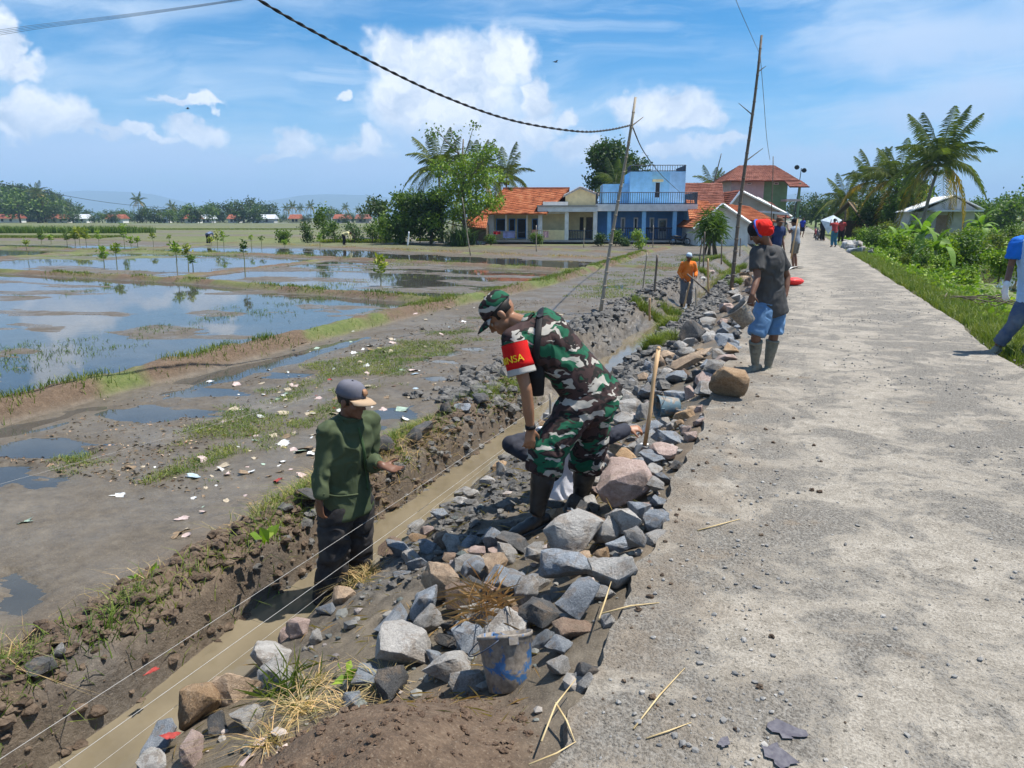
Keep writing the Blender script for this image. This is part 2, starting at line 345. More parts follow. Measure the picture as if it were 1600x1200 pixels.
def ground_z(X, Y, fine=True):
    X = np.asarray(X, float); Y = np.asarray(Y, float)
    wob = .06 * fbm(X * 0 + 3, Y * .55, o=3) + .05 * fbm(X * 0 + 8, Y * 2.3, o=3) * (X < -2.4)
    Xe = X + wob * ((X < -.9) & (X > -3.9))
    yb = sstep(Y, 7.2, 10.5); z = np.interp(Xe, PX, PZ) * (1 - yb) + yb * np.interp(Xe + .16 * fbm(X * 0 + 6, Y * .8, o=3) * (X < -1.2) * (X > -4), PX2, PZ2)
    mbz = mud_base(X, Y); bl = sstep(X, -4.1, -3.6); z = np.where(X < -3.6, mbz * (1 - bl) + z * bl, z)
    bn1 = .07 * fbm(X * 1.3, Y * 1.3, o=3); bn2 = .05 * fbm(X * 2.3, Y * 2.3, o=3)
    for pts, w, h in BUNDS:
        d = seg_d(X, Y, pts) + bn1
        r = (1 - sstep(d, w * .45, w * 1.5)) * (h + bn2); z = np.where(X < -3.6, np.maximum(z, -.60 + r * 1.0 - .03 * (d > w * 1.4)), z)
    # clods on the bank and clay between ditch and rubble
    bank = np.exp(-((X + 3.38) / .30) ** 2) * (X > -4.2); clay = np.exp(-((X + 2.0) / .42) ** 2) * sstep(Y, 2.2, 4)
    lump = np.abs(fbm(X * 5.5, Y * 5.5, o=4)); lump2 = 1 - 2 * np.abs(fbm(X * 9, Y * 9, o=3))
    ch = sstep(fbm(X * .7, Y * .7, o=2), -.3, .5)
    fin = np.abs(fbm(X * 15, Y * 15, o=2)); z = z + bank * (.17 * lump + .04 * lump2 * ch + .045 * fin - .035) + clay * (.11 * lump + .03 * lump2 + .02 * fin)
    sides = np.exp(-((X + 2.85) / .52) ** 2) * (1 - np.exp(-((X + 2.86) / .13) ** 2)) * sstep(Y, 7, 10) * (1 - sstep(Y, 30, 40)); z = z + sides * (.22 * np.abs(fbm(X * 3.4, Y * 3.4, o=4)) + .07 * fin - .06)
    # raised dark clay heaps left of the ditch farther on
    hp = np.exp(-((X + 3.75) / .45) ** 2) * sstep(Y, 8.5, 11) * (1 - sstep(Y, 24, 32)); z = z + hp * (.03 + .24 * lump)
    # open wet ditch behind
    wd = np.exp(-((X + 2.95) / .38) ** 2) * sstep(Y, 9, 11) * (1 - sstep(Y, 15, 19)); z = z - wd * .06
    # soil heap at the near end of the rubble
    e = np.hypot((X + 1.25) / .64, (Y - 1.66) / .80); z = z + np.where((X < -.56), .39 * (1 - sstep(e, .15, 1.1)) * (1 + .12 * fbm(X * 6, Y * 6, o=4)), 0)
    # far ground swells gently
    R = np.hypot(X, Y); z = z + sstep(R, 120, 320) * .25 * fbm(X * .02, Y * .02, o=3)
    vr = (X > 2.7) & (X < 40); z = z + np.where(vr, .05 * fbm(X * 1.7, Y * 1.7, o=3) * sstep(X, 2.7, 3.3), 0)
    # pond on the right only near the view edge; ground rises elsewhere
    pond = sstep(Y, 15, 20) * (1 - sstep(Y, 44, 55)); z = np.where((X > 3.2) & (X < 60), z * pond + (1 - pond) * np.maximum(z, -.38), z)
    return z
def axis(*segs):
    out = []
    for a, b, st in segs: n = max(1, int(round((b - a) / st))); out += list(np.linspace(a, b, n, endpoint=False))
    return np.array(out)
def geo(a, b, n): return np.geomspace(a, b, n)
gx = np.concatenate([-geo(9000, 60, 26), axis((-58, -26, .8), (-26, -9.4, .22), (-9.4, -7.4, .06), (-7.4, -4.1, .07), (-4.1, -.56, .022), (-.56, 2.6, .4), (2.6, 8, .15), (8, 30, .7)), geo(30, 9000, 28)])
gy = np.concatenate([-geo(9000, 4, 14), axis((-3, 1.2, .25), (1.2, 8.5, .026), (8.5, 16, .05), (16, 36, .12), (36, 70, .35)), geo(70, 12000, 46)])
GX, GY = np.meshgrid(gx, gy); GZ = ground_z(GX, GY)
nx, ny = len(gx), len(gy)
idx = np.arange(nx * ny).reshape(ny, nx)
GF = np.stack([idx[:-1, :-1], idx[:-1, 1:], idx[1:, 1:], idx[1:, :-1]], -1).reshape(-1, 4)
gme = mesh_np('ground', np.stack([GX, GY, GZ], -1).reshape(-1, 3), GF, True)
# surface kinds: r = dark wet clay, g = grass / dry green, b = brown crumbly soil
def kinds(X, Y, Z):
    n = fbm(X * 1.1, Y * 1.1, o=4); n2 = fbm(X * .3 + 9, Y * .3, o=3)
    clay = np.exp(-((X + 2.15) / .5) ** 2) * sstep(n, -.6, .2) * sstep(Y, 2, 4)
    clay = np.maximum(clay, np.exp(-((X + 3.7) / .55) ** 2) * sstep(Y, 8, 10) * sstep(n, -.5, .2))
    clay = np.maximum(clay, np.exp(-((X + 3.12) / .14) ** 2) * .8 * sstep(n, -.3, .3))
    brown = np.exp(-((X + 3.42) / .33) ** 2) * (1 - .8 * sstep(Y, 8, 10)); e = np.hypot((X + 1.32) / .72, (Y - 1.7) / .85); brown = np.maximum(brown, 1 - sstep(e, .8, 1.15))
    brown = np.maximum(brown, np.where((X > -1.5) & (X < -.5), sstep(n, -.2, .5) * .6, 0))
    grass = np.where(X > 2.64, sstep(X + .12 * n, 2.66, 2.95), 0.0)
    for k, (pts, w, h) in enumerate(BUNDS):
        d = seg_d(X, Y, pts); bb = 1 - sstep(d, w * .9, w * 1.7); brown = np.maximum(brown, bb); grass = np.maximum(grass, bb * sstep(n, -.15, .35) * (.75 if k else .9) * (1 - sstep(Z, -.46, -.60) * 0))
    far = sstep(Y - .12 * X, 46, 66) * (X < 2.5); grass = np.maximum(grass, far * sstep(n2 + .25 * np.sin((Y + .4 * X) * .21), -.25, .25) * .8)
    far2 = sstep(np.hypot(X, Y), 100, 170); grass = np.maximum(grass, far2 * (.55 + .4 * n2))
    plot = ((X < -33) & (Y > 30) & (Y < 46)); grass = np.where(plot, np.maximum(grass, sstep(n, -.4, .3) * .8), grass)
    return np.clip(np.stack([clay, grass, brown], -1), 0, 1)
K = kinds(GX, GY, GZ).reshape(-1, 3)
ca = gme.color_attributes.new('kinds', 'FLOAT_COLOR', 'POINT'); ca.data.foreach_set('color', np.concatenate([K, np.ones((len(K), 1))], 1).astype(np.float32).ravel())
def ground_mat():
    m = bpy.data.materials.new('mud_ground'); m.use_nodes = True; t = NT(m.node_tree); b = t.n['Principled BSDF']
    at = t.new('ShaderNodeAttribute', attribute_name='kinds'); s = t.new('ShaderNodeSeparateColor'); t.put(s, 0, at.outputs['Color']); cl, gr, br = s.outputs
    ge = t.new('ShaderNodeNewGeometry'); pos = ge.outputs['Position']; z = t.new('ShaderNodeSeparateXYZ'); t.put(z, 0, pos)
    n1 = t.noise(pos, 1.1, 7, .68); n2 = t.noise(pos, 11, 6, .68); n3 = t.noise(pos, 60, 4, .65)
    mud = t.ramp(t.m('MULTIPLY_ADD', n2, .45, t.m('MULTIPLY', n1, .55)), [(.32, (.052, .041, .029)), (.45, (.092, .075, .054)), (.57, (.128, .107, .079)), (.7, (.18, .152, .115))])
    wetn = t.ss(z.outputs[2], -.565, -.615)
    wet = t.m('MULTIPLY', wetn, t.ss(n1, .38, .58))
    clay = t.ramp(n2, [(.3, (.052, .050, .048)), (.7, (.135, .130, .122))])
    brown = t.ramp(t.m('MULTIPLY_ADD', n2, .5, t.m('MULTIPLY', n3, .5)), [(.32, (.062, .042, .028)), (.52, (.125, .086, .058)), (.7, (.20, .145, .10))])
    grass = t.ramp(t.m('MULTIPLY_ADD', n2, .5, t.m('MULTIPLY', n1, .5)), [(.3, (.050, .075, .020)), (.5, (.100, .135, .035)), (.7, (.21, .19, .085))])
    c = t.mix(br, mud, brown); c = t.mix(cl, c, clay); c = t.mix(gr, c, grass)
    fl = t.m('MULTIPLY', t.ss(t.noise(pos, 120, 3, .5), .60, .68), .4); c = t.mix(fl, c, (.26, .22, .165, 1))
    t.put(b, 'Base Color', c)
    dryk = t.m('MAXIMUM', t.m('MAXIMUM', gr, br), t.m('MULTIPLY', cl, .4))
    r = t.m('SUBTRACT', t.m('MULTIPLY_ADD', n2, .4, .42), t.m('MULTIPLY', wet, .34)); r = t.m('MULTIPLY_ADD', dryk, .4, r, clamp=True)
    t.put(b, 'Roughness', r); b.inputs['Specular IOR Level'].default_value = .36
    bn = t.new('ShaderNodeBump'); bn.inputs['Strength'].default_value = .75; bn.inputs['Distance'].default_value = .022
    hh = t.m('ADD', t.m('MULTIPLY', t.noise(pos, 24, 6, .68), t.m('MULTIPLY_ADD', dryk, 1.2, .5)), t.m('MULTIPLY', n3, .35))
    t.put(bn, 'Height', hh); t.l.new(bn.outputs[0], b.inputs['Normal']); return m
O('ground', gme, ground_mat(), kind='structure')
def gz1(x, y):
    i = int(np.clip(np.searchsorted(gx, x) - 1, 0, nx - 2)); j = int(np.clip(np.searchsorted(gy, y) - 1, 0, ny - 2)); a = (x - gx[i]) / (gx[i + 1] - gx[i]); b = (y - gy[j]) / (gy[j + 1] - gy[j])
    return float((GZ[j, i] * (1 - a) + GZ[j, i + 1] * a) * (1 - b) + (GZ[j + 1, i] * (1 - a) + GZ[j + 1, i + 1] * a) * b)

# ------------------------------------------------------------------ water
def water_mat(name, deep, rough, scale, bump, murk):
    m = bpy.data.materials.new(name); m.use_nodes = True; t = NT(m.node_tree); b = t.n['Principled BSDF']
    pos = t.new('ShaderNodeNewGeometry').outputs['Position']
    c = t.ramp(t.noise(pos, 2.2, 5, .6), [(.35, deep), (.7, tuple(q * 1.35 for q in deep))]); t.put(b, 'Base Color', c)
    b.inputs['Roughness'].default_value = rough; b.inputs['IOR'].default_value = 1.33; b.inputs['Specular IOR Level'].default_value = .9
    bn = t.new('ShaderNodeBump'); bn.inputs['Strength'].default_value = bump; bn.inputs['Distance'].default_value = .01
    t.put(bn, 'Height', t.noise(t.vm('MULTIPLY', pos, (1, 1.6, 1)), scale, 3, .5)); t.l.new(bn.outputs[0], b.inputs['Normal'])
    al = t.new('ShaderNodeBsdfTransparent'); mx = t.new('ShaderNodeMixShader'); mx.inputs[0].default_value = murk
    t.l.new(al.outputs[0], mx.inputs[1]); t.l.new(b.outputs[0], mx.inputs[2]); t.l.new(mx.outputs[0], t.n['Material Output'].inputs[0]); return m
def sheet(name, x0, x1, y0, y1, z, mat):
    return O(name, mesh_np(name, np.array([[x0, y0, z], [x1, y0, z], [x1, y1, z], [x0, y1, z]], float), np.array([[0, 1, 2, 3]])), mat, kind='structure')
PADDY_W = water_mat('paddy_water', (.055, .056, .052), .03, 3.0, .04, .86)
sheet('paddy_water', -150, -3.62, -12, 66, WATER_Z, PADDY_W)
sheet('ditch_water', -3.35, -2.40, -6, 40, DITCH_Z, water_mat('ditch_water', (.150, .124, .082), .05, 9.0, .12, .95))
sheet('pond_water', 5.2, 15, 14, 60, -.72, water_mat('pond_water', (.07, .06, .035), .06, 3.0, .1, .95))

# ------------------------------------------------------------------ road: rough concrete slab with ragged edges
ry = np.concatenate([axis((-8, 1.0, .3), (1.0, 12, .05), (12, 30, .15), (30, 80, .5), (80, 140, 2)), geo(142, 420, 24)])
rx = np.concatenate([[0], np.linspace(.012, .12, 5), np.linspace(.16, .84, 40), np.linspace(.88, .988, 5), [1]])
RX, RY = np.meshgrid(rx, ry)
def road_x0(y): return ROAD_L + .06 * fbm(y * 0 + 2.2, y * 1.6, o=4) + .045 * fbm(y * 0 + 8, y * 6, o=3)
def road_x1(y): return ROAD_R + .09 * fbm(y * 0 + 5.5, y * .9, o=4) - .16 * np.exp(-((y - 11) / 2.0) ** 2)
def road_bend(y): return .00003 * np.maximum(y - 60, 0) ** 2 * -1.2
xw = road_x0(RY) + (road_x1(RY) - road_x0(RY)) * RX + road_bend(RY)
rz = .010 * fbm(xw * 1.3, RY * 1.3, o=4) + .004 * fbm(xw * 9, RY * 9, o=3)
edge = np.minimum(RX, 1 - RX); rz = rz - .14 * (edge < .003) - .008 * (1 - sstep(edge, .003, .012))
iy = np.arange(xw.size).reshape(xw.shape); RF = np.stack([iy[:-1, :-1], iy[:-1, 1:], iy[1:, 1:], iy[1:, :-1]], -1).reshape(-1, 4)
def road_mat():
    m = bpy.data.materials.new('worn_concrete'); m.use_nodes = True; t = NT(m.node_tree); b = t.n['Principled BSDF']
    pos = t.new('ShaderNodeNewGeometry').outputs['Position']; sx = t.new('ShaderNodeSeparateXYZ'); t.put(sx, 0, pos)
    big = t.noise(t.vm('MULTIPLY', pos, (.95, 1.1, 1)), 1.75, 7, .68, .6); mid = t.noise(pos, 7, 6, .7); fine = t.noise(pos, 85, 4, .65)
    vo = t.new('ShaderNodeTexVoronoi', feature='F1'); t.put(vo, 'Vector', t.vm('ADD', pos, t.vm('MULTIPLY', t.noise(pos, 40, 3, .6, out=1), (.03, .03, .03)))); vo.inputs['Scale'].default_value = 75
    pale = t.ramp(t.m('MULTIPLY_ADD', fine, .55, t.m('MULTIPLY', mid, .45)), [(.34, (.140, .125, .102)), (.5, (.280, .253, .212)), (.66, (.445, .41, .355))])
    grit = t.ramp(t.m('MULTIPLY_ADD', vo.outputs['Distance'], .5, t.m('MULTIPLY', fine, .62)), [(.25, (.082, .074, .063)), (.5, (.152, .140, .121)), (.75, (.265, .248, .22))])
    track = t.m('MULTIPLY', t.m('ADD', t.m('COSINE', t.m('MULTIPLY', t.m('SUBTRACT', sx.outputs[0], 1.62), 3.0)), 0.0), .022)
    k = t.ss(t.m('ADD', t.m('ADD', t.m('ADD', t.m('MULTIPLY', big, .54), t.m('MULTIPLY', mid, .28)), t.m('MULTIPLY', fine, .18)), track), .468, .520)
    c = t.mix(k, pale, grit)
    dirt = t.m('MULTIPLY', t.ss(sx.outputs[0], .35, -.62), t.ss(t.noise(pos, 3.1, 5, .65), .36, .62)); c = t.mix(t.m('MULTIPLY', dirt, .62), c, t.ramp(mid, [(.3, (.135, .105, .075)), (.7, (.265, .215, .16))]))
    st = t.ss(t.noise(pos, 1.9, 4, .6), .62, .72); c = t.mix(t.m('MULTIPLY', st, .35), c, (.25, .18, .11, 1))
    pits = t.ss(t.noise(pos, 34, 5, .75), .60, .70); c = t.mix(t.m('MULTIPLY', pits, .6), c, (.13, .115, .095, 1))
    t.put(b, 'Base Color', c); b.inputs['Roughness'].default_value = .88; b.inputs['Specular IOR Level'].default_value = .25
    bn = t.new('ShaderNodeBump'); bn.inputs['Strength'].default_value = .95; bn.inputs['Distance'].default_value = .016
    t.put(bn, 'Height', t.m('ADD', t.m('SUBTRACT', t.m('MULTIPLY', fine, .8), t.m('MULTIPLY', t.m('MULTIPLY', vo.outputs['Distance'], k), .55)), t.m('SUBTRACT', mid, t.m('MULTIPLY', pits, .5)))); t.l.new(bn.outputs[0], b.inputs['Normal']); return m
road_me = mesh_np('road', np.stack([xw, RY, rz], -1).reshape(-1, 3), RF, True); road_me.set_sharp_from_angle(angle=math.radians(40)); O('road', road_me, road_mat(), kind='structure')

# ------------------------------------------------------------------ far hills and the air in front of them
def ridge(name, pts, base, depth, mat):
    """pts: (u, v) skyline points at a horizontal distance; a real ridge with depth"""
    us = np.linspace(pts[0][0], pts[-1][0], 90); vs = np.interp(us, [p[0] for p in pts], [p[1] for p in pts]); V = []
    for u, v in zip(us, vs):
        c = D(u, 340, base); h = (340 - v) / FPX * base / math.cos(math.atan((u - 800) / FPX)) * 1.03 + 2 * 0 + base * .0016 * float(fbm(np.array([u * .06]), np.array([1.0]), o=4)[0]); out = nrm([c[0], c[1], 0])
        for q, k in ((-1, 0), (-.55, .36), (-.25, .74), (0, 1.0), (.4, .6), (1, 0)): V.append(c + out * q * depth + np.array([0, 0, -3 - CAMH + (h + 5) * k * (1 + .12 * float(fbm(np.array([u * .09]), np.array([q * 3.0]), o=3)[0]) * (0 < k < 1))]))
    n = 6; F = [(i * n + j, (i + 1) * n + j, (i + 1) * n + j + 1, i * n + j + 1) for i in range(89) for j in range(n - 1)]
    return O(name, mesh_np(name, np.array(V), np.array(F), True), mat, kind='structure')
HILLM = MAT('forested_slope', (.035, .06, .02), (.06, .09, .03), scale=.01, rough=.95)
ridge('hills', [(-500, 330), (-100, 318), (60, 312), (150, 306), (230, 308), (330, 326), (420, 318), (470, 309), (530, 307), (590, 310), (650, 318), (760, 330), (900, 328), (1100, 322), (1180, 318), (1260, 304), (1300, 310), (1380, 322), (1500, 330), (1700, 322), (2100, 318), (2500, 330)], 7000, 1500, HILLM)
def haze():
    mb = MB().box((-9500, -9000, -2), (9500, 9800, 330)); m = bpy.data.materials.new('air'); m.use_nodes = True; t = NT(m.node_tree); t.n.clear()
    v = t.new('ShaderNodeVolumePrincipled'); v.inputs['Color'].default_value = (.46, .70, 1.0, 1); v.inputs['Density'].default_value = 2.5e-4; v.inputs['Anisotropy'].default_value = 0
    o = t.new('ShaderNodeOutputMaterial'); t.l.new(v.outputs[0], o.inputs['Volume'])
    O('haze', mb.mesh('haze'), m, kind='stuff')
haze()
# ------------------------------------------------------------------ vegetation builders
def leaf_arr(C, Dr, L, Wd, fold=.25):
    """rhombic leaves: base C, direction Dr, length L, half width Wd"""
    n = len(C); Dr = Dr / (np.linalg.norm(Dr, axis=1, keepdims=True) + 1e-9); r = RNG.normal(size=(n, 3)); S = np.cross(Dr, r); S /= (np.linalg.norm(S, axis=1, keepdims=True) + 1e-9)
    N = np.cross(S, Dr); L = np.broadcast_to(L, n)[:, None]; Wd = np.broadcast_to(Wd, n)[:, None]
    V = np.stack([C, C + Dr * L * .5 + S * Wd + N * Wd * fold, C + Dr * L - np.array([0, 0, 1]) * L * .12, C + Dr * L * .5 - S * Wd + N * Wd * fold], 1).reshape(-1, 3)
    b = np.arange(n)[:, None] * 4; return V, np.concatenate([b + np.array([[0, 1, 2]]), b + np.array([[0, 2, 3]])], 1).reshape(-1, 3)
def rdir(n, up=0.0):
    d = RNG.normal(size=(n, 3)); d[:, 2] += up; return d / np.linalg.norm(d, axis=1, keepdims=True)
def crown_mesh(name, blobs, n, L, wr=.42, up=-.1, hollow=.35):
    """leaf clumps through the volume of several uneven lobes"""
    vol = np.array([np.prod(b[1]) for b in blobs]) ** .72; cnt = np.maximum((n * vol / vol.sum()).astype(int), 3); VV = []; FF = []; off = 0
    for (c, r), m in zip(blobs, cnt):
        nc = max(3, m // 14); cd = rdir(nc, .15); cr = hollow + (1 - hollow) * RNG.random(nc) ** .5
        cc = np.asarray(c) + cd * cr[:, None] * np.asarray(r)
        k = RNG.integers(0, nc, m); pos = cc[k] + RNG.normal(size=(m, 3)) * L * 1.05
        dr = cd[k] * .8 + RNG.normal(size=(m, 3)) * .7; dr[:, 2] += up
        V, F = leaf_arr(pos, dr, L * RNG.uniform(.6, 1.25, m), L * wr * RNG.uniform(.7, 1.2, m)); VV.append(V); FF.append(F + off); off += len(V)
    return mesh_np(name, np.concatenate(VV), np.concatenate(FF))
def trunk_mesh(h, r, blobs, lean=(0, 0), forks=6, n=7):
    mb = MB(); top = np.array([lean[0], lean[1], h]); pts = [np.array([0, 0, -.3]), top * .33 + np.array([.03 * h, 0, 0]), top * .7, top]
    mb.tube(pts, [r * 1.25, r, r * .75, r * .45], n)
    for c, rr in blobs[:forks]:
        c = np.asarray(c, float); s = top * random.uniform(.45, .8); mb.tube([s, s * .5 + c * .5 + np.array([0, 0, -.1 * h * .3]), c], [r * .5, r * .3, r * .1], 5)
    return mb.mesh('trunk', True)
LEAF = {k: MAT('leaf_' + k, a, b, scale=1.4, rough=.55, transl=.3, island=.38, spec=.35) for k, (a, b) in dict(
    mid=((.055, .11, .018), (.11, .18, .03)), dark=((.026, .058, .014), (.055, .105, .024)), bright=((.12, .22, .022), (.22, .31, .04)),
    lime=((.14, .22, .025), (.24, .27, .04)), palm=((.062, .098, .024), (.12, .15, .04)), yellow=((.24, .19, .03), (.36, .25, .045)), grass=((.085, .145, .022), (.19, .22, .05)),
    straw=((.30, .22, .10), (.46, .36, .19)), far=((.03, .06, .02), (.055, .09, .025)), blue=((.04, .085, .035), (.07, .12, .045))).items()}
BARK = MAT('bark', (.10, .075, .05), (.19, .155, .12), scale=7, rough=.9, bump=.6)
PALMBARK = MAT('palm_bark', (.16, .135, .105), (.26, .225, .18), scale=5, rough=.9, bump=.5, stretch=(1, 1, 6))
def auto_blobs(h, w, n, low=.35):
    out = []
    for k in range(n):
        a = random.uniform(0, 6.28); q = random.random() ** .6 * .62; z = h * random.uniform(low, .86); f = 1 - abs(z / h - .62) * .9
        out.append(((math.cos(a) * q * w * f, math.sin(a) * q * w * f, z), (w * random.uniform(.28, .46), w * random.uniform(.28, .46), h * random.uniform(.10, .17))))
    return out
def tree(name, label, loc, h, w, leaf, n=3500, L=.3, r=.14, lobes=11, low=.35, group=None, cat='tree', rz=0, blobs=None, up=-.1):
    e = EMPTY(name, loc, label, cat, group, rz); b = blobs or auto_blobs(h, w, lobes, low)
    O('trunk', trunk_mesh(h * .72, r, b), BARK, e); O('crown', crown_mesh('crown', b, n, L, up=up), LEAF[leaf], e); return e
def frond_mesh(length, droop, leaflets=46, rise=.5, lw=.017, hang=.7):
    t = np.linspace(0, 1, 13); x = length * t * (1 - .12 * droop * t); z = length * (rise * t - droop * t ** 2.1)
    mb = MB().tube([np.array([a, 0, b]) for a, b in zip(x, z)], list(np.linspace(.035, .006, 13) * length / 4), 4)
    base = mb.mesh('x'); V0 = np.concatenate(mb.v); F0 = [np.array(mb.f[k]) for k in mb.f]; bpy.data.meshes.remove(base)
    s = np.linspace(.12, 1, leaflets); px = np.interp(s, t, x); pz = np.interp(s, t, z); VV = [V0]; off = len(V0); FF = []
    for sg in (-1, 1):
        for a, b, q in zip(px, pz, s):
            l = length * .24 * (math.sin(math.pi * min(q * .86 + .12, 1)) ** .6) * random.uniform(.85, 1.1); c = np.array([a, 0, b]); d = nrm([.55, sg * 1.0, -hang * random.uniform(.4, 1.3)]); w = np.array([length * lw * .62, 0, length * .006])
            tip = c + d * l + np.array([0, 0, -l * .35 * hang]); mid = c + d * l * .55
            VV.append(np.array([c - w * .4, c + w * .4, mid + w * .75, tip, mid - w * .75])); FF.append([off, off + 1, off + 2, off + 4]); FF.append([off + 4, off + 2, off + 3, off + 3]); off += 5
    F4 = np.array([f for f in FF if f[2] != f[3]]); F3 = np.array([f[:3] for f in FF if f[2] == f[3]])
    return mesh_np('frond', np.concatenate(VV), F0 + [F4, F3])
FRONDS = [frond_mesh(1.0, .35, rise=.75), frond_mesh(1.0, .75, rise=.62), frond_mesh(1.0, 1.15, rise=.45, hang=.9), frond_mesh(1.0, 1.5, rise=.25, hang=1.2)]
FM = {}
def frond_data(k, mat):
    if (k, mat) not in FM:
        me = FRONDS[k].copy(); me.materials.append(LEAF[mat]); FM[(k, mat)] = me
    return FM[(k, mat)]
def palm(label, loc, h, fl, n=22, lean=(0, 0), yellow=3, group=None, mat='palm', name='coconut_palm'):
    e = EMPTY(name, loc, label, 'palm tree', group); top = np.array([lean[0], lean[1], h])
    pts = [np.array([0, 0, -.4]), np.array([lean[0] * .2, lean[1] * .2, h * .35]), np.array([lean[0] * .55, lean[1] * .55, h * .7]), top]
    r = max(.11, fl * .034); O('trunk', MB().tube(pts, [r * 1.5, r, r * .85, r * .8], 9).mesh('trunk', True), PALMBARK, e)
    for i in range(n):
        q = i / (n - 1); k = 0 if q < .22 else (1 if q < .58 else (2 if q < .85 else 3)); pit = (math.radians(62) * (1 - q) ** 1.3 - math.radians(12) * q); a = i * 2.399 + random.uniform(-.25, .25)
        me = frond_data(k, 'yellow' if (q > .8 and random.random() < yellow / 6) else mat)
        O('frond', me, None, e, loc=top + np.array([0, 0, .1]), rot=(random.uniform(-.25, .25), -pit + (.25 if k == 0 else 0), a), sc=fl * random.uniform(.85, 1.1))
    if fl > 2.5:
        mb = MB()
        for i in range(7): mb.ball(top + np.array([math.cos(i * .9) * r * 2.0, math.sin(i * .9) * r * 2.0, -.3 - .12 * (i % 2)]), (.13, .13, .16), nu=7, nv=5)
        O('coconut_bunch', mb.mesh('coconut_bunch', True), LEAF['lime'], e)
    return e
def big_leaf(L, w, droop, n=9):
    t = np.linspace(0, 1, n); wd = w * np.sin(np.pi * (t * .9 + .06)) ** .55; x = L * t * (1 - .15 * droop * t); z = L * (.75 * t - droop * t ** 2); V = []
    for a, b, q in zip(x, z, wd): V += [[a, -q, b + q * .28], [a, 0, b], [a, q, b + q * .28]]
    F = []
    for i in range(n - 1): F += [(i * 3, i * 3 + 1, i * 3 + 4, i * 3 + 3), (i * 3 + 1, i * 3 + 2, i * 3 + 5, i * 3 + 4)]
    return mesh_np('leaf', np.array(V), np.array(F), True)
BIGL = [big_leaf(1, .17, .5), big_leaf(1, .16, .95), big_leaf(1, .18, 1.3)]
BLM = MAT('banana_leaf', (.10, .19, .025), (.17, .27, .045), scale=3, rough=.6, transl=.35, spec=.3, stretch=(8, 1, 1), rnd=.25)
for m_ in BIGL: m_.materials.append(BLM)
STEM = MAT('green_stem', (.16, .19, .07), (.24, .22, .10), scale=8, rough=.6)
def banana(label, loc, h, n=8, group=None, cat='banana plant', name='banana_plant'):
    e = EMPTY(name, loc, label, cat, group); O('stem', MB().tube([np.array([0, 0, -.2]), np.array([.03, 0, h * .3]), np.array([0, .04, h * .55])], [h * .06, h * .05, h * .03], 8).mesh('stem', True), STEM, e)
    for i in range(n):
        q = i / max(n - 1, 1); O('leaf', BIGL[0 if q < .35 else (1 if q < .7 else 2)], None, e, loc=(0, 0, h * .5), rot=(random.uniform(-.4, .4), -math.radians(48) * (1 - q), i * 2.4 + random.uniform(-.3, .3)), sc=h * random.uniform(.55, .75))
    return e
def blades(pos, h, w, lean=.35, seg=True):
    """grass blades: tapering two-piece blades"""
    n = len(pos); a = RNG.uniform(0, 6.283, n); s = np.stack([np.cos(a), np.sin(a), np.zeros(n)], 1); ln = RNG.normal(size=(n, 3)) * lean; ln[:, 2] = 0
    h = np.broadcast_to(h, n)[:, None]; w = np.broadcast_to(w, n)[:, None]; up = np.array([0, 0, 1.0]); m = pos + up * h * .55 + ln * h * .35; t = pos + up * h * (1 - .25 * np.linalg.norm(ln, axis=1, keepdims=True)) + ln * h * 1.1
    V = np.stack([pos - s * w, pos + s * w, m + s * w * .7, t, m - s * w * .7], 1).reshape(-1, 3); b = np.arange(n)[:, None] * 5
    return V, [b + np.array([[0, 1, 2, 4]]), b + np.array([[4, 2, 3]])]
def stuff_grass(name, label, pos, h, w, mat, lean=.35, cat='grass'):
    V, F = blades(pos, h, w, lean); return O(name, mesh_np(name, V, F), LEAF[mat] if isinstance(mat, str) else mat, label=label, cat=cat, kind='stuff')

T0=0
# ------------------------------------------------------------------ village houses
def W3(c): return tuple(c)
PLASTER = {k: MAT('plaster_' + k, c, tuple(q * .82 for q in c), scale=2.2, rough=.85, bump=.15) for k, c in dict(
    blue=(.26, .55, .86), deep=(.12, .31, .66), cream=(.80, .68, .40), white=(.78, .78, .76), grey=(.50, .52, .53), pink=(.62, .50, .48), green=(.20, .36, .20), bare=(.42, .39, .35), dim=(.60, .60, .58), light=(.36, .60, .88)).items()}
def tile_mat(name, a, b, c):
    return MAT(name, a, b, c, scale=1.6, rough=.85, bump=.4, bscale=12, detail=8)
TILES = dict(orange=tile_mat('roof_tile_orange', (.20, .062, .026), (.36, .108, .042), (.43, .18, .085)), brown=tile_mat('roof_tile_brown', (.12, .042, .028), (.195, .066, .044), (.25, .105, .075)), red=tile_mat('roof_tile_red', (.15, .046, .028), (.255, .074, .042), (.33, .125, .078)))
ZINC = MAT('zinc_sheet', (.62, .66, .70), (.45, .47, .50), scale=1.2, rough=.45, spec=.5); ZW = MAT('pale_sheet_roof', (.80, .83, .86), (.66, .68, .70), scale=.8, rough=.5)
DARK = MAT('dark_opening', (.012, .013, .016), (.02, .02, .024), rough=.6); GLASS = MAT('window_glass', (.02, .025, .03), (.03, .035, .045), rough=.12, spec=.7)
IRON = MAT('painted_iron', (.03, .045, .07), (.05, .06, .085), rough=.5, scale=4); WOOD = MAT('weathered_wood', (.20, .13, .075), (.33, .235, .15), scale=5, rough=.85, bump=.4, stretch=(1, 1, .2)); WOODD = MAT('dark_wood', (.07, .05, .035), (.12, .09, .065), scale=5, rough=.85)
WHITEP = MAT('white_paint', (.78, .80, .82), (.66, .68, .70), scale=2, rough=.7); THATCH = MAT('thatch', (.14, .10, .065), (.26, .20, .13), scale=9, rough=.95, bump=.8, stretch=(1, 4, 1))
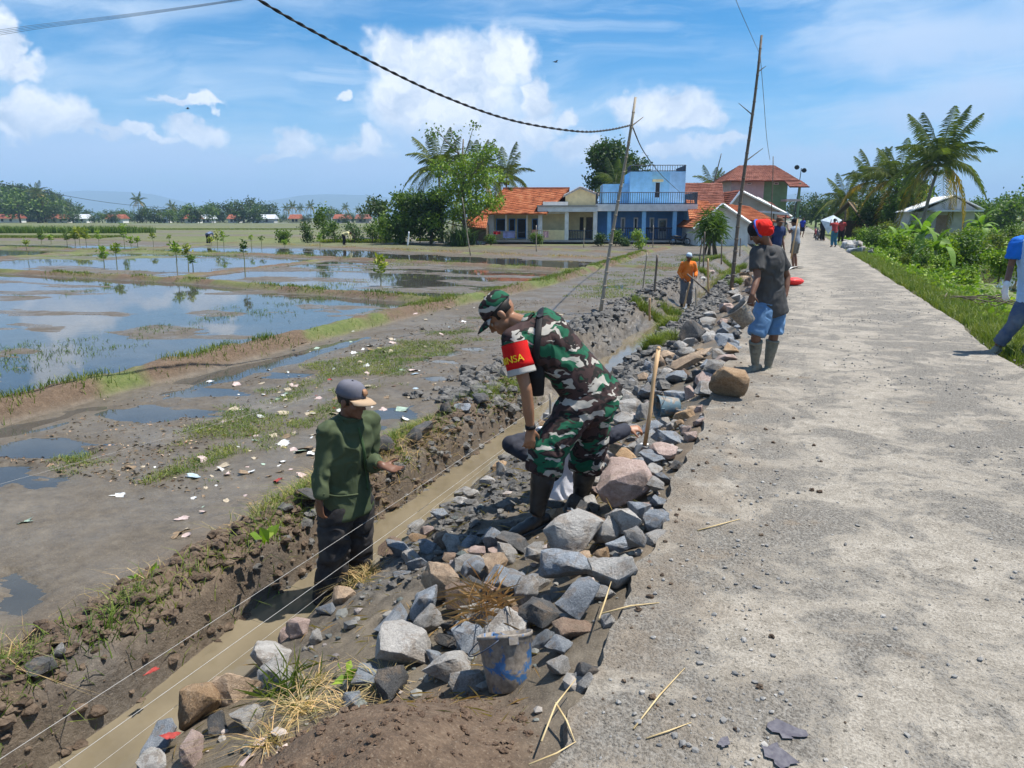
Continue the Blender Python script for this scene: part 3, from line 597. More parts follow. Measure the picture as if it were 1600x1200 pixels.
def box_o(name, a, b, mat, parent): return O(name, MB().box(a, b).mesh(name), mat, parent)
def roof_sheet(name, q, rows, cols, mat, parent, thick=.08, wave=.035):
    """tiled slope: q = eave left, eave right, ridge right, ridge left; stepped courses and barrel waves"""
    q = [np.asarray(p, float) for p in q]; N = nrm(np.cross(q[1] - q[0], q[3] - q[0])); V = []; cs = cols * 2 + 1; vs = []
    for i in range(rows):
        for e in (0, 1): vs.append(((i + e) / rows, thick * .55 * (1 - e)))
    for v, s in vs:
        for j in range(cs): u = j / (cs - 1); p = (q[0] * (1 - u) + q[1] * u) * (1 - v) + (q[3] * (1 - u) + q[2] * u) * v; V.append(p + N * (s + wave * (j % 2)) + N * .02 * float(math.sin(j * 12.9 + v * 78)))
    R = len(vs); F = [(i * cs + j, i * cs + j + 1, (i + 1) * cs + j + 1, (i + 1) * cs + j) for i in range(R - 1) for j in range(cs - 1)]
    n0 = len(V); V += [q[0] - N * thick, q[1] - N * thick, q[2] - N * thick, q[3] - N * thick]; F.append((n0 + 3, n0 + 2, n0 + 1, n0)); 
    F.append((0, n0, n0 + 1, cs - 1)); F4 = np.array(F)
    return O(name, mesh_np(name, np.array(V), F4), mat, parent)
def window(e, x0, x1, z0, z1, y, frame=WHITEP, pane=GLASS, name='window', t=.07):
    w = O(name, None, None, e) if False else O(name, MB().box((x0, y - .06, z0), (x0 + t, y + .03, z1)).box((x1 - t, y - .06, z0), (x1, y + .03, z1)).box((x0 + t, y - .055, z1 - t), (x1 - t, y + .03, z1)).box((x0 + t, y - .055, z0), (x1 - t, y + .03, z0 + t)).mesh(name), frame, e)
    O('pane', MB().box((x0 + t, y - .03, z0 + t), (x1 - t, y - .01, z1 - t)).mesh('pane'), pane, w); return w
def railing(e, pts, z0, z1, mat=IRON, step=.16, r=.016):
    mb = MB(); n = 0
    for a, b in zip(pts[:-1], pts[1:]):
        a = np.array([*a, 0.0]); b = np.array([*b, 0.0]); L = np.linalg.norm(b - a)
        for z in (z0 + .06, z1): mb.tube([a + [0, 0, z], b + [0, 0, z]], r * 1.6, 5)
        for k in range(int(L / step) + 1): p = a + (b - a) * min(1, k * step / L); mb.tube([p + [0, 0, z0], p + [0, 0, z1]], r, 4)
    return O('railing', mb.mesh('railing'), mat, e)
HYAW = math.radians(17); S68 = FPX / 68.0
HO = P(930, 379, -.55)
def house_frame(u, v, depth, label, name='house', yaw=HYAW, cat='house'):
    o = D(u, v, depth); return EMPTY(name, o, label, cat, rz=yaw)
# local x = (u - u0) / S, z = (v0 - v) / S, y = depth behind the front plane
def orange_house():
    e = house_frame(758, 378, 66, 'low house with orange tiled roof, laundry line on its porch'); S = FPX / 66; X = lambda u: (u - 758) / S; Z = lambda v: (378 - v) / S
    box_o('plinth', (X(755), -.6, 0), (X(846), 6, .2), PLASTER['bare'], e)
    box_o('wall', (X(762), 1.4, .2), (X(884), 6.5, Z(332)), PLASTER['cream'], e)
    box_o('side_wall', (X(758), 0, .2), (X(771), 1.39, Z(334)), PLASTER['dim'], e)
    for u0, u1 in ((773, 788), (793, 803), (806, 820), (829, 838)): window(e, X(u0), X(u1), .25 if u0 > 800 else .9, Z(343), 1.38, frame=PLASTER['deep'], pane=DARK)
    for u in (790, 822, 840): box_o('post', (X(u) - .06, .1, .2), (X(u) + .06, .22, Z(334)), PLASTER['white'], e)
    ez, rz = Z(336), Z(297)
    roof = roof_sheet('roof', [(X(752), -.7, ez), (X(852), -.7, ez), (X(886), 3.6, rz), (X(783), 3.6, rz)], 22, 46, TILES['orange'], e)
    roof_sheet('roof', [(X(886) + .5, 8.2, ez), (X(752), 8.2, ez), (X(783), 3.6, rz), (X(886), 3.6, rz)], 10, 20, TILES['orange'], e)
    roof_sheet('roof', [(X(752), 8.2, ez), (X(752), -.7, ez), (X(783), 3.6, rz + .01), (X(783), 3.61, rz + .01)], 16, 18, TILES['orange'], e)
    O('ridge_cap', MB().tube([np.array([X(781), 3.6, rz + .04]), np.array([X(887), 3.6, rz + .04])], .11, 6).mesh('ridge_cap'), TILES['brown'], roof)
    box_o('gable', (X(846), .6, Z(336)), (X(884), 6.4, Z(318)), PLASTER['white'], e)
    return e
def cream_house():
    e = house_frame(842, 378, 66, 'cream house with gabled end and a white flat porch on square columns'); S = FPX / 66; X = lambda u: (u - 842) / S; Z = lambda v: (378 - v) / S
    box_o('plinth', (X(842), -.5, 0), (X(932), 7, .18), PLASTER['bare'], e)
    box_o('wall', (X(846), 2.2, .18), (X(930), 8, Z(328)), PLASTER['cream'], e)
    box_o('porch_roof', (X(840), -.7, Z(333)), (X(930) - .02, 3.2, Z(326)), PLASTER['white'], e); box_o('porch_coping', (X(839), -.75, Z(326)), (X(930) - .02, 3.25, Z(323.5)), PLASTER['bare'], e)
    for u in (844, 884, 927): box_o('column', (X(u) - .17, -.45, .18), (X(u) + .17, -.12, Z(333)), PLASTER['white'], e)
    box_o('low_wall', (X(846), -.40, .18), (X(882), -.22, Z(360)), PLASTER['cream'], e)
    V = [(X(882), 2.6, Z(325)), (X(930), 2.6, Z(325)), (X(930), 2.6, Z(306)), (X(905), 2.6, Z(297)), (X(882), 2.6, Z(309))]; V += [(x, 7.5, z) for x, y, z in V]
    O('gable', mesh_np('gable', np.array(V), [np.array([[0, 1, 2, 3, 4]]), np.array([[9, 8, 7, 6, 5]]), np.array([[0, 5, 6, 1], [1, 6, 7, 2], [2, 7, 8, 3], [3, 8, 9, 4], [4, 9, 5, 0]])]), PLASTER['cream'], e)
    O('roof_edge', MB().tube([np.array([X(878), 2.4, Z(309)]), np.array([X(905), 2.4, Z(295.5)])], .10, 4).tube([np.array([X(905), 2.4, Z(295.5)]), np.array([X(934), 2.4, Z(307)])], .10, 4).mesh('roof_edge'), PLASTER['grey'], e)
    roof_sheet('roof', [(X(934), 2.3, Z(306.5)), (X(934), 7.8, Z(306.5)), (X(905), 7.8, Z(295)), (X(905), 2.3, Z(295))], 6, 16, TILES['brown'], e)
    roof_sheet('roof', [(X(878), 7.8, Z(308.5)), (X(878), 2.3, Z(308.5)), (X(905), 2.3, Z(295)), (X(905), 7.8, Z(295))], 6, 16, TILES['brown'], e)
    for u0, u1, z0 in ((869, 874, .9), (905, 911, .9), (932, 936, .9)): 
        if u1 < 930: window(e, X(u0), X(u1), z0, Z(341), 2.18, frame=WOODD, pane=DARK)
    d = box_o('door', (X(915), 2.12, .18), (X(925), 2.19, Z(341)), WOODD, e); O('handle', MB().ball((X(916.5), 2.09, 1.1), .05, nu=6, nv=4).mesh('handle'), IRON, d)
    railing(e, [(X(886), -.3), (X(925), -.3)], .2, Z(361), r=.035, step=.14)
    return e
def blue_house():
    e = house_frame(930, 378, 66.5, 'bright blue house with roof terrace and dark iron railings'); S = FPX / 66.5; X = lambda u: (u - 930) / S; Z = lambda v: (378 - v) / S
    box_o('plinth', (X(931), -.6, 0), (X(1085), 9, .16), PLASTER['bare'], e)
    box_o('wall', (X(934), 2.2, .16), (X(1078), 9.5, Z(332)), PLASTER['deep'], e)
    box_o('side_wall', (X(1068), -.3, .16), (X(1080), 2.19, Z(332)), PLASTER['blue'], e)
    box_o('terrace_slab', (X(930), -.8, Z(332)), (X(1080), 9.7, Z(322)), PLASTER['white'], e)
    for u in (950, 1002, 1048): box_o('column', (X(u) - .17, -.5, .16), (X(u) + .17, -.16, Z(332)), PLASTER['blue'], e)
    for u0, u1 in ((971, 978), (991, 998), (1016, 1023), (1051, 1058)): window(e, X(u0), X(u1), .75, Z(341.5), 2.18, t=.12)
    dd = box_o('door', (X(1029), 2.10, .16), (X(1043), 2.19, Z(343)), PLASTER['white'], e); O('pane', MB().box((X(1031), 2.06, .9), (X(1041), 2.098, Z(346))).mesh('pane'), GLASS, dd)
    railing(e, [(X(1002), -.35), (X(1048), -.35)], .2, Z(357), r=.04, step=.14); railing(e, [(X(954), -.35), (X(998), -.35)], .2, Z(357), r=.03, step=.2)
    railing(e, [(X(931), 5), (X(931), -.7), (X(1079), -.7), (X(1079), 6)], Z(322), Z(305), step=.19, r=.022)
    box_o('upper_wall', (X(985), 2.8, Z(322)), (X(1070), 9.2, Z(271.5)), PLASTER['blue'], e)
    box_o('upper_wall', (X(944), 4.4, Z(322)), (X(985) - .01, 9.0, Z(289)), PLASTER['blue'], e)
    box_o('lighter_patch', (X(1046), 2.785, Z(318)), (X(1070.2), 2.798, Z(272)), PLASTER['light'], e)  # thin sheet of lighter blue over the right end of the upper wall
    window(e, X(1023), X(1032), Z(312), Z(287), 2.78, frame=PLASTER['light'], pane=DARK, name='upper_door'); box_o('canopy', (X(1019), 2.2, Z(287)), (X(1035), 2.79, Z(283.5)), PLASTER['cream'], e)
    railing(e, [(X(985), 6), (X(985), 2.9), (X(1070), 2.9), (X(1070), 8.5)], Z(271.5), Z(262), step=.22, r=.022)
    return e
def gable_house(label, u0, u1, vb, ve, vr, depth, wall, tile, length=9, name='house', yaw=HYAW, ur=None, windows=()):
    """gable end towards the viewer"""
    e = house_frame(u0, vb, depth, label, name, yaw); S = FPX / depth; X = lambda u: (u - u0) / S; Z = lambda v: (vb - v) / S; ur = ur or (u0 + u1) / 2
    V = [(0, 0, 0), (X(u1), 0, 0), (X(u1), 0, Z(ve)), (X(ur), 0, Z(vr)), (0, 0, Z(ve))]; V += [(x, length, z) for x, y, z in V]
    O('wall', mesh_np('wall', np.array(V), [np.array([[0, 1, 2, 3, 4]]), np.array([[9, 8, 7, 6, 5]]), np.array([[0, 5, 6, 1], [1, 6, 7, 2], [4, 9, 5, 0]])]), wall, e)
    o = .5; k = (Z(vr) - Z(ve)) / max(X(u1) - X(ur), .1); k2 = (Z(vr) - Z(ve)) / max(X(ur), .1)
    roof_sheet('roof', [(X(u1) + o, -o, Z(ve) - o * k + .08), (X(u1) + o, length, Z(ve) - o * k + .08), (X(ur), length, Z(vr) + .08), (X(ur), -o, Z(vr) + .08)], 12, 24, tile, e)
    roof_sheet('roof', [(-o, length, Z(ve) - o * k2 + .08), (-o, -o, Z(ve) - o * k2 + .08), (X(ur), -o, Z(vr) + .08), (X(ur), length, Z(vr) + .08)], 12, 24, tile, e)
    O('barge_board', MB().tube([np.array([-o, -o - .04, Z(ve) - o * k2]), np.array([X(ur), -o - .04, Z(vr)])], .11, 4).tube([np.array([X(ur), -o - .04, Z(vr)]), np.array([X(u1) + o, -o - .04, Z(ve) - o * k])], .11, 4).mesh('barge_board'), WHITEP, e)
    for a, b, c, d in windows: window(e, X(a), X(b), Z(c), Z(d), -.01)
    return e
def hip_house():
    e = house_frame(1136, 374, 84, 'two-storey house with pink and green walls under a brown hipped roof'); S = FPX / 84; X = lambda u: (u - 1136) / S; Z = lambda v: (374 - v) / S
    box_o('wall', (X(1137), 0, 0), (X(1186), 7, Z(286)), PLASTER['pink'], e); box_o('wall', (X(1186) + .01, .3, 0), (X(1222), 7, Z(286)), PLASTER['green'], e)
    a, b, c, d = (X(1126), -1, Z(288)), (X(1234), -1, Z(288)), (X(1234), 8.5, Z(288)), (X(1126), 8.5, Z(288)); r0, r1 = (X(1160), 3.7, Z(262)), (X(1212), 3.7, Z(262))
    for q in ([a, b, r1, r0], [b, c, r1, r1], [c, d, r0, r1], [d, a, r0, r0]): roof_sheet('roof', q, 12, 30, TILES['brown'], e)
    for u in (1160, 1200): window(e, X(u), X(u + 7), Z(293), Z(290), -.01, pane=DARK)
    box_o('balcony', (X(1212), -2.2, Z(318)), (X(1233), -.02, Z(315)), PLASTER['dim'], e); box_o('column', (X(1229), -2.1, 0), (X(1231.5), -1.8, Z(292)), PLASTER['green'], e)
    roof_sheet('balcony_roof', [(X(1212), -3, Z(298)), (X(1240), -3, Z(298)), (X(1236), -.6, Z(287)), (X(1212), -.6, Z(287))], 4, 10, TILES['brown'], e)
    return e
orange_house(); cream_house(); blue_house(); hip_house()
gable_house('white house with low gable, grey wall and pale barge boards by the road', 1090, 1165, 388, 350, 322, 60, PLASTER['white'], TILES['orange'], 8, ur=1122, windows=())
e = house_frame(1075, 376, 72, 'house with a brown tiled roof half hidden behind the blue house'); S = FPX / 72
O('wall', MB().box((0, .5, 0), (60 / S, 7, 44 / S)).mesh('wall'), PLASTER['white'], e)
roof_sheet('roof', [(-8 / S, -.4, 42 / S), (52 / S, -.4, 42 / S), (60 / S, 4, 88 / S), (-12 / S, 4, 88 / S)], 18, 30, TILES['brown'], e)
roof_sheet('roof', [(60 / S, 8.4, 42 / S), (-12 / S, 8.4, 42 / S), (-12 / S, 4, 88 / S), (60 / S, 4, 88 / S)], 8, 14, TILES['brown'], e)
e = house_frame(1078, 378, 64, 'small tiled lean-to beside the blue house'); S = FPX / 64
O('wall', MB().box((.1, .4, 0), (40 / S, 5, 36 / S)).mesh('wall'), PLASTER['white'], e); roof_sheet('roof', [(-4 / S, -.4, 34 / S), (44 / S, -.4, 36 / S), (34 / S, 3, 62 / S), (0, 3, 64 / S)], 9, 18, TILES['orange'], e)
gable_house('grey house with tiled roof and white barge boards, nearest the roadside', 1130, 1208, 376, 330, 302, 72, PLASTER['bare'], TILES['red'], 8, ur=1150)
gable_house('low tiled house end on beside the two-storey house', 1165, 1222, 372, 336, 312, 78, PLASTER['dim'], TILES['red'], 9, ur=1176)
e = house_frame(1185, 368, 66, 'roadside stall with a pale sheet awning on posts', 'stall', cat='stall'); S = FPX / 66
O('awning', MB().box((0, -.6, 34 / S), (38 / S, 2.2, 37 / S), Matrix.Rotation(math.radians(5), 4, 'Y')).mesh('awning'), ZINC, e); box_o('counter', (.2, 1.2, 0), (34 / S, 2, 17 / S), PLASTER['dim'], e)
for k in (2, 18, 36): box_o('post', (k / S, -.4, 0), (k / S + .1, -.3, 33 / S), WOODD, e)
e = house_frame(733, 377, 63, 'shabby board shed under a sagging tiled roof by the trees', 'shed', cat='shed'); S = FPX / 63
O('wall', MB().box((0, .3, 0), (26 / S, 3, 24 / S)).mesh('wall'), WOODD, e); roof_sheet('roof', [(-5 / S, -.5, 22 / S), (27 / S, -.5, 19 / S), (26 / S, 2.4, 39 / S), (-6 / S, 2.4, 41 / S)], 9, 12, TILES['orange'], e)
e = house_frame(1140, 378, 63, 'orange tiled lean-to roof between the white gable and the road', 'lean_to', cat='house'); S = FPX / 63
O('wall', MB().box((4 / S, .6, -.2), (56 / S, 3.4, 34 / S)).mesh('wall'), PLASTER['dim'], e); roof_sheet('roof', [(8 / S, -.6, 34 / S), (66 / S, -.6, 30 / S), (42 / S, 3.6, 54 / S), (-4 / S, 3.6, 58 / S)], 12, 22, TILES['orange'], e)
e = house_frame(1176, 374, 74, 'dark weathered roof stepping down towards the road stall', 'shed', cat='shed'); S = FPX / 74
O('wall', MB().box((0, .6, 0), (46 / S, 4, 36 / S)).mesh('wall'), PLASTER['bare'], e); roof_sheet('roof', [(-2 / S, -.5, 36 / S), (52 / S, -.5, 32 / S), (40 / S, 3.8, 56 / S), (-6 / S, 3.8, 62 / S)], 10, 20, TILES['brown'], e)
# right side: pale shed and thatched hut
e = house_frame(1416, 384, 60, 'pale shed with a white sheet gable roof among the greenery', 'shed', math.radians(4), 'shed'); S = FPX / 60; X = lambda u: (u - 1416) / S; Z = lambda v: (384 - v) / S
O('wall', MB().box((X(1418), .5, 0), (X(1506), 6.5, Z(333))).mesh('wall'), PLASTER['dim'], e); O('door', MB().box((X(1455), .44, 0), (X(1470), .498, Z(338))).mesh('door'), MAT('rust_door', (.30, .20, .15), (.42, .31, .25), scale=3), e)
V = [(X(1436), .2, Z(331)), (X(1508), .2, Z(331)), (X(1474), .2, Z(311))]; V += [(x, 6.6, z) for x, y, z in V]
O('gable', mesh_np('gable', np.array(V), [np.array([[0, 1, 2], [5, 4, 3]]), np.array([[0, 3, 4, 1]])]), ZINC, e)
for q in ([(X(1412), -.6, Z(334)), (X(1412), 7, Z(334)), (X(1474), 7, Z(310)), (X(1474), -.4, Z(310))], [(X(1514), 7, Z(331)), (X(1514), -.4, Z(331)), (X(1474), -.4, Z(310)), (X(1474), 7, Z(310))]):
    O('roof', mesh_np('roof', np.array(q + [tuple(np.array(p) + [0, 0, .07]) for p in q]), np.array([[0, 1, 2, 3], [7, 6, 5, 4], [0, 4, 5, 1], [1, 5, 6, 2], [2, 6, 7, 3], [3, 7, 4, 0]])), ZW, e)
O('porch_roof', MB().box((X(1444), -1.4, Z(333)), (X(1507), .48, Z(331))).mesh('porch_roof'), ZW, e)
e = house_frame(1297, 366, 74, 'open hut with a thatched roof at the road bend', 'hut', math.radians(-8), 'hut'); S = FPX / 74
for q in ([(-3 / S, -1, 20 / S), (-3 / S, 4, 20 / S), (22 / S, 4, 46 / S), (22 / S, -1, 46 / S)], [(52 / S, 4, 10 / S), (52 / S, -1, 10 / S), (22 / S, -1, 46 / S), (22 / S, 4, 46 / S)]):
    O('roof', mesh_np('roof', np.array(q + [tuple(np.array(p) + [0, 0, .16]) for p in q]), np.array([[0, 1, 2, 3], [7, 6, 5, 4], [0, 4, 5, 1], [1, 5, 6, 2], [2, 6, 7, 3], [3, 7, 4, 0]])), THATCH, e)
for x, y in ((2, 0), (2, 3), (42, 0), (42, 3)): box_o('post', (x / S, y, -.4), (x / S + .12, y + .12, 22 / S), WOODD, e)
O('wall', MB().box((4 / S, 2.7, -.4), (42 / S, 2.9, 20 / S)).mesh('wall'), WOODD, e)
# ------------------------------------------------------------------ planted and wild greenery
def on_ground(u, v, z=-.55):
    p = P(u, v, z)
    for _ in range(4): p = P(u, v, gz1(p[0], p[1]))
    return p
def at_depth(u, depth):
    p = D(u, 340, depth); p[2] = gz1(p[0], p[1]); return p
# cluster left of the houses
tree('fruit_tree', 'dense round fruit tree at the open end of the house row', at_depth(628, 64), 4.4, 3.3, 'mid', 5200, .24, .13, 12, .2)
tree('fruit_tree', 'darker bushy tree between the round fruit tree and the tall tree', at_depth(672, 63), 4.6, 2.3, 'dark', 3600, .24, .12, 9, .15)
def tall_tree():
    p = at_depth(724, 62); b = []
    for (du, v, r) in [(-40, 205, .75), (-14, 212, .6), (22, 208, .6), (-8, 232, .6), (34, 235, 1.0), (46, 245, .8), (12, 258, 1.2), (-34, 262, 1.0), (40, 275, 1.3), (0, 285, 1.5), (-30, 300, 1.3), (26, 310, 1.6), (-6, 325, 1.5), (48, 310, 1.0), (-44, 335, 1.0)]:
        b.append(((du / 18.5, random.uniform(-.9, .9), (374 - v) / 18.5), (r, r, r * .62)))
    e = EMPTY('tall_tree', p, 'tallest tree left of the orange roof, light green with a bare branching top', 'tree')
    mb = MB(); mb.tube([np.array([0, 0, -.3]), np.array([.1, 0, 3]), np.array([-.1, 0, 6]), np.array([.1, 0, 8.4])], [.17, .14, .10, .05], 7)
    for c, r in b: s = np.array([0, 0, max(1.5, c[2] - 2.2)]); mb.tube([s, s * .45 + np.array(c) * .55, np.array(c) + [0, 0, .3]], [.06, .04, .015], 5)
    O('trunk', mb.mesh('trunk', True), BARK, e)
    O('crown', crown_mesh('crown', b[:6], 420, .24, .35, hollow=.1), LEAF['mid'], e); O('crown', crown_mesh('crown', b[5:], 6800, .22, .35, hollow=.1), LEAF['bright'], e)
tall_tree()
palm('coconut palm with long fronds hanging over the round fruit tree', at_depth(690, 67), 6.2, 3.6, 20, (-.2, 0), 4)
palm('coconut palm standing just behind the tall light green tree', at_depth(742, 68), 5.6, 3.4, 18, (.2, 0), 5)
palm('coconut palm rising beside the orange roof', at_depth(790, 72), 5.8, 3.0, 18, (.1, 0), 2)
tree('umbrella_tree', 'flat topped feathery tree behind the round fruit tree', at_depth(592, 82), 4.6, 2.2, 'far', 900, .3, .1, 6, .6)
tree('young_tree', 'thin young tree standing alone at the field edge', at_depth(503, 70), 3.6, 1.2, 'mid', 700, .22, .06, 6, .25)
pn = EMPTY('pandan_clump', at_depth(720, 60), 'strappy pandan clump at the foot of the tall tree', 'plant')
V, F = blades(RNG.normal(size=(420, 3)) * [.5, .35, .05], RNG.uniform(1.0, 2.1, 420), .035, .55); O('leaves', mesh_np('leaves', V, F), LEAF['blue'], pn)
pn = EMPTY('pandan_tree', at_depth(1113, 46), 'shaggy screw pine with drooping strap leaves in front of the white house', 'plant')
b_ = RNG.normal(size=(900, 3)) * [.28, .28, .42] + [0, 0, 1.75]; dr = RNG.normal(size=(900, 3)) * [.6, .6, .35]; V, F = leaf_arr(b_, dr + [0, 0, -.25], RNG.uniform(.5, .95, 900), .035); O('crown', mesh_np('crown', V, F), LEAF['mid'], pn)
mb = MB()
for k in range(7): a = k * .9; mb.tube([np.array([math.cos(a) * .42, math.sin(a) * .42, -.1]), np.array([math.cos(a) * .18, math.sin(a) * .18, .9]), np.array([math.cos(a) * .25, math.sin(a) * .25, 1.9])], [.07, .055, .03], 6)
O('trunk', mb.mesh('trunk', True), BARK, pn)
for k, (u, h, w, lf) in enumerate([(478, 1.7, .9, 'dark'), (520, 1.8, 1.0, 'mid'), (552, 1.9, 1.2, 'blue'), (580, 1.7, 1.0, 'mid'), (602, 1.6, .9, 'bright'), (655, 1.8, 1.1, 'dark'), (440, 1.2, .8, 'mid')]):
    tree('hedge_shrub', 'leafy shrub in the hedge along the field edge', at_depth(u, 67), h, w, lf, 700, .17, .04, 6, .1, 'hedge shrubs at the field edge', 'shrub')
for u, h, w, lf, lb in [(766, .8, .55, 'mid', 'low bush before the orange roofed house'), (810, .0, 0, '', ''), (838, 1.0, .5, 'mid', 'small bush at the foot of the porch corner column'), (963, 1.3, .7, 'mid', 'bush growing before the blue house railing'), (999, 1.25, .65, 'bright', 'neat round bush standing alone at the plot edge'), (940, .9, .6, 'dark', 'dark bush beside the cream porch'), (978, .6, .5, 'blue', 'small low bush by the blue house steps')]:
    if h: tree('garden_bush', lb, at_depth(u, 60 if u != 999 else 54), h, w, lf, 900, .12, .03, 6, .1, None, 'bush')
# behind the houses
mb_ = [((random.uniform(-2.6, 2.6), random.uniform(-2, 2), random.uniform(5.2, 9.6)), (random.uniform(1.1, 1.7),) * 2 + (random.uniform(.9, 1.3),)) for _ in range(16)]
tree('mango_tree', 'big dark mango tree rising behind the blue house', at_depth(963, 86), 9.8, 3.2, 'dark', 7500, .32, .25, blobs=mb_)
palm('coconut palm leaning in front of the dark mango tree', at_depth(955, 80), 5.4, 3.2, 16, (.4, 0), 2)
palm('coconut palm behind the brown tiled roof', at_depth(1112, 92), 5.6, 2.8, 16, (0, 0), 2)
tree('roadside_tree', 'leafy tree behind the two-storey house', at_depth(1146, 102), 7.6, 3.4, 'mid', 2600, .34, .2)
# right-hand palms
palm('tallest coconut palm beside the pale shed on the green side of the road', at_depth(1440, 58), 5.7, 4.0, 30, (.75, .2), 5)
palm('coconut palm with yellowing fronds next to the tallest palm', at_depth(1400, 68), 5.0, 3.8, 22, (-.1, 0), 6)
palm('slender coconut palm in the middle of the roadside grove', at_depth(1362, 76), 5.2, 3.7, 22, (-.2, 0), 3)
palm('small coconut palm nearest the thatched hut', at_depth(1322, 80), 3.6, 3.2, 20, (-.2, 0), 2)
tree('grove_tree', 'leafy tree filling the grove below the yellowing palm', at_depth(1415, 66), 5.6, 3.0, 'mid', 4200, .26, .15)
tree('grove_tree', 'leafy tree below the slender palm', at_depth(1372, 72), 4.8, 2.8, 'dark', 3200, .26, .15)
tree('grove_tree', 'low leafy tree behind the thatched hut', at_depth(1338, 84), 4.2, 2.8, 'mid', 2200, .28, .14)
tree('grove_tree', 'tree overhanging the pale shed roof', at_depth(1440, 70), 4.6, 2.4, 'mid', 2400, .26, .13)
for u, d, h in ((1258, 150, 5.5), (1275, 130, 5), (1292, 160, 6.4), (1240, 190, 7), (1306, 120, 4.2), (1268, 200, 8)): tree('roadside_tree', 'tree where the road disappears', at_depth(u, d), h, h * .55, 'far', 700, .5, .15, group='trees where the road disappears')
for u, d, h in ((1535, 130, 5), (1560, 110, 5.2), (1585, 120, 6), (1610, 100, 6), (1570, 90, 3.6), (1545, 95, 3.4), (1640, 90, 7)): tree('field_tree', 'bushy tree at the far side of the pond', at_depth(u, d), h, h * .6, 'mid', 1000, .42, .13, group='trees beyond the pond')
# shrubs and bananas down to the pond
SH = [tree('verge_shrub', 'cassava shrub on the road verge', (0, -500, -5), 1.6, .95, lf, 1500, .16, .035, 9, .08, 'shrubs on the road verge', 'shrub', up=-.35) for lf in ('bright', 'mid', 'grass', 'bright')]
spots = [(1352, 384, 1.5), (1368, 388, 1.7), (1340, 376, 1.3), (1388, 396, 1.4), (1406, 402, 1.5), (1426, 412, 1.3), (1378, 378, 1.8), (1396, 384, 1.4), (1478, 424, 1.5), (1504, 424, 2.0), (1530, 414, 1.4), (1560, 436, 1.3), (1590, 424, 2.0), (1470, 384, 1.4), (1492, 390, 1.8), (1520, 386, 2.0), (1546, 384, 1.7), (1576, 384, 2.2), (1596, 392, 1.8), (1446, 400, 1.1), (1462, 432, 1.0), (1440, 424, .9), (1415, 420, .7), (1395, 410, .8), (1512, 446, .8), (1540, 396, 1.6), (1560, 400, 1.7), (1605, 440, 1.5), (1480, 402, 1.3), (1500, 440, .9), (1450, 436, .6), (1430, 380, 1.9), (1410, 376, 2.0)]
first = [True] * 4
for k, (u, v, h) in enumerate(spots):
    p = P(u, v, -.3 if u < 1450 else -.45); i = k % 4; sc = h / 1.6 * (.78 if u < 1485 else .7)
    if first[i]: first[i] = False; o = SH[i]; o.location = Vector(p); o.scale = (sc, sc, sc); o.rotation_euler = (0, 0, k)
    else: o = copy_tree(SH[i], loc=p, sc=sc * random.uniform(.9, 1.1), rot=(0, 0, k * 1.7))
    o['label'] = ('yellow-green', 'deep green', 'grassy green', 'bright green')[i] + ' shrub ' + ('on the verge between the hut and the banana plants' if u < 1420 else ('around the banana plants below the pale shed' if u < 1485 else ('on the far bank of the pond' if v < 404 else 'at the near edge of the pond')))
banana('young banana plant with upright leaf in front of the pale shed', P(1437, 404, -.3), 2.0, 8)
banana('yellow-green banana plant nearest the road on the verge', P(1458, 424, -.35), 1.6, 6)
banana('banana clump with broad drooping leaves by the palm trunk', P(1418, 394, -.3), 1.7, 8)
banana('short banana plant half hidden in the verge shrubs', P(1400, 398, -.3), 1.5, 7)
banana('broad fan of banana leaves beside the pale shed', at_depth(1535, 56), 2.4, 11)
banana('single banana plant on the far bank of the pond', at_depth(1512, 60), 2.4, 6)
# ground cover between road verge and pond
n = 26000; X = 3.3 + RNG.random(n) ** 1.3 * 13; Y = 11 + RNG.random(n) ** .9 * 60; k = ~((X > 5.6) & (X < 10.5) & (Y > 21) & (Y < 42) & (RNG.random(n) < .93)) & (RNG.random(n) < sstep(X - 3.2 + .5 * fbm(X, Y, o=2), 0, .9)); X, Y = X[k], Y[k]
hh = .10 + .32 * sstep(fbm(X * .6, Y * .6, o=3), -.3, .5) * sstep(X, 3.2, 4.6); pz = ground_z(X, Y) + hh * RNG.random(len(X)); dr = RNG.normal(size=(len(X), 3)); dr[:, 2] = np.abs(dr[:, 2]) * .5
V, F = leaf_arr(np.stack([X, Y, pz], 1), dr, RNG.uniform(.10, .24, len(X)), RNG.uniform(.03, .06, len(X))); O('undergrowth', mesh_np('undergrowth', V, F), LEAF['bright'], label='tangled green undergrowth between road verge and pond', cat='undergrowth', kind='stuff')
n = 52000; Y = 7.5 + RNG.random(n) ** 1.5 * 36; X = 2.56 + np.abs(RNG.normal(size=n)) * .75; k = (X > road_x1(Y) + .02 + .05 * RNG.random(n)) & (RNG.random(n) < .35 + .65 * sstep(fbm(X * 1.5, Y * 1.5, o=3), -.35, .2)); X, Y = X[k], Y[k]
stuff_grass('verge_grass', 'grass verge along the concrete road edge', np.stack([X, Y, ground_z(X, Y) - .01], 1), RNG.uniform(.06, .24, len(X)), .0055, 'grass')
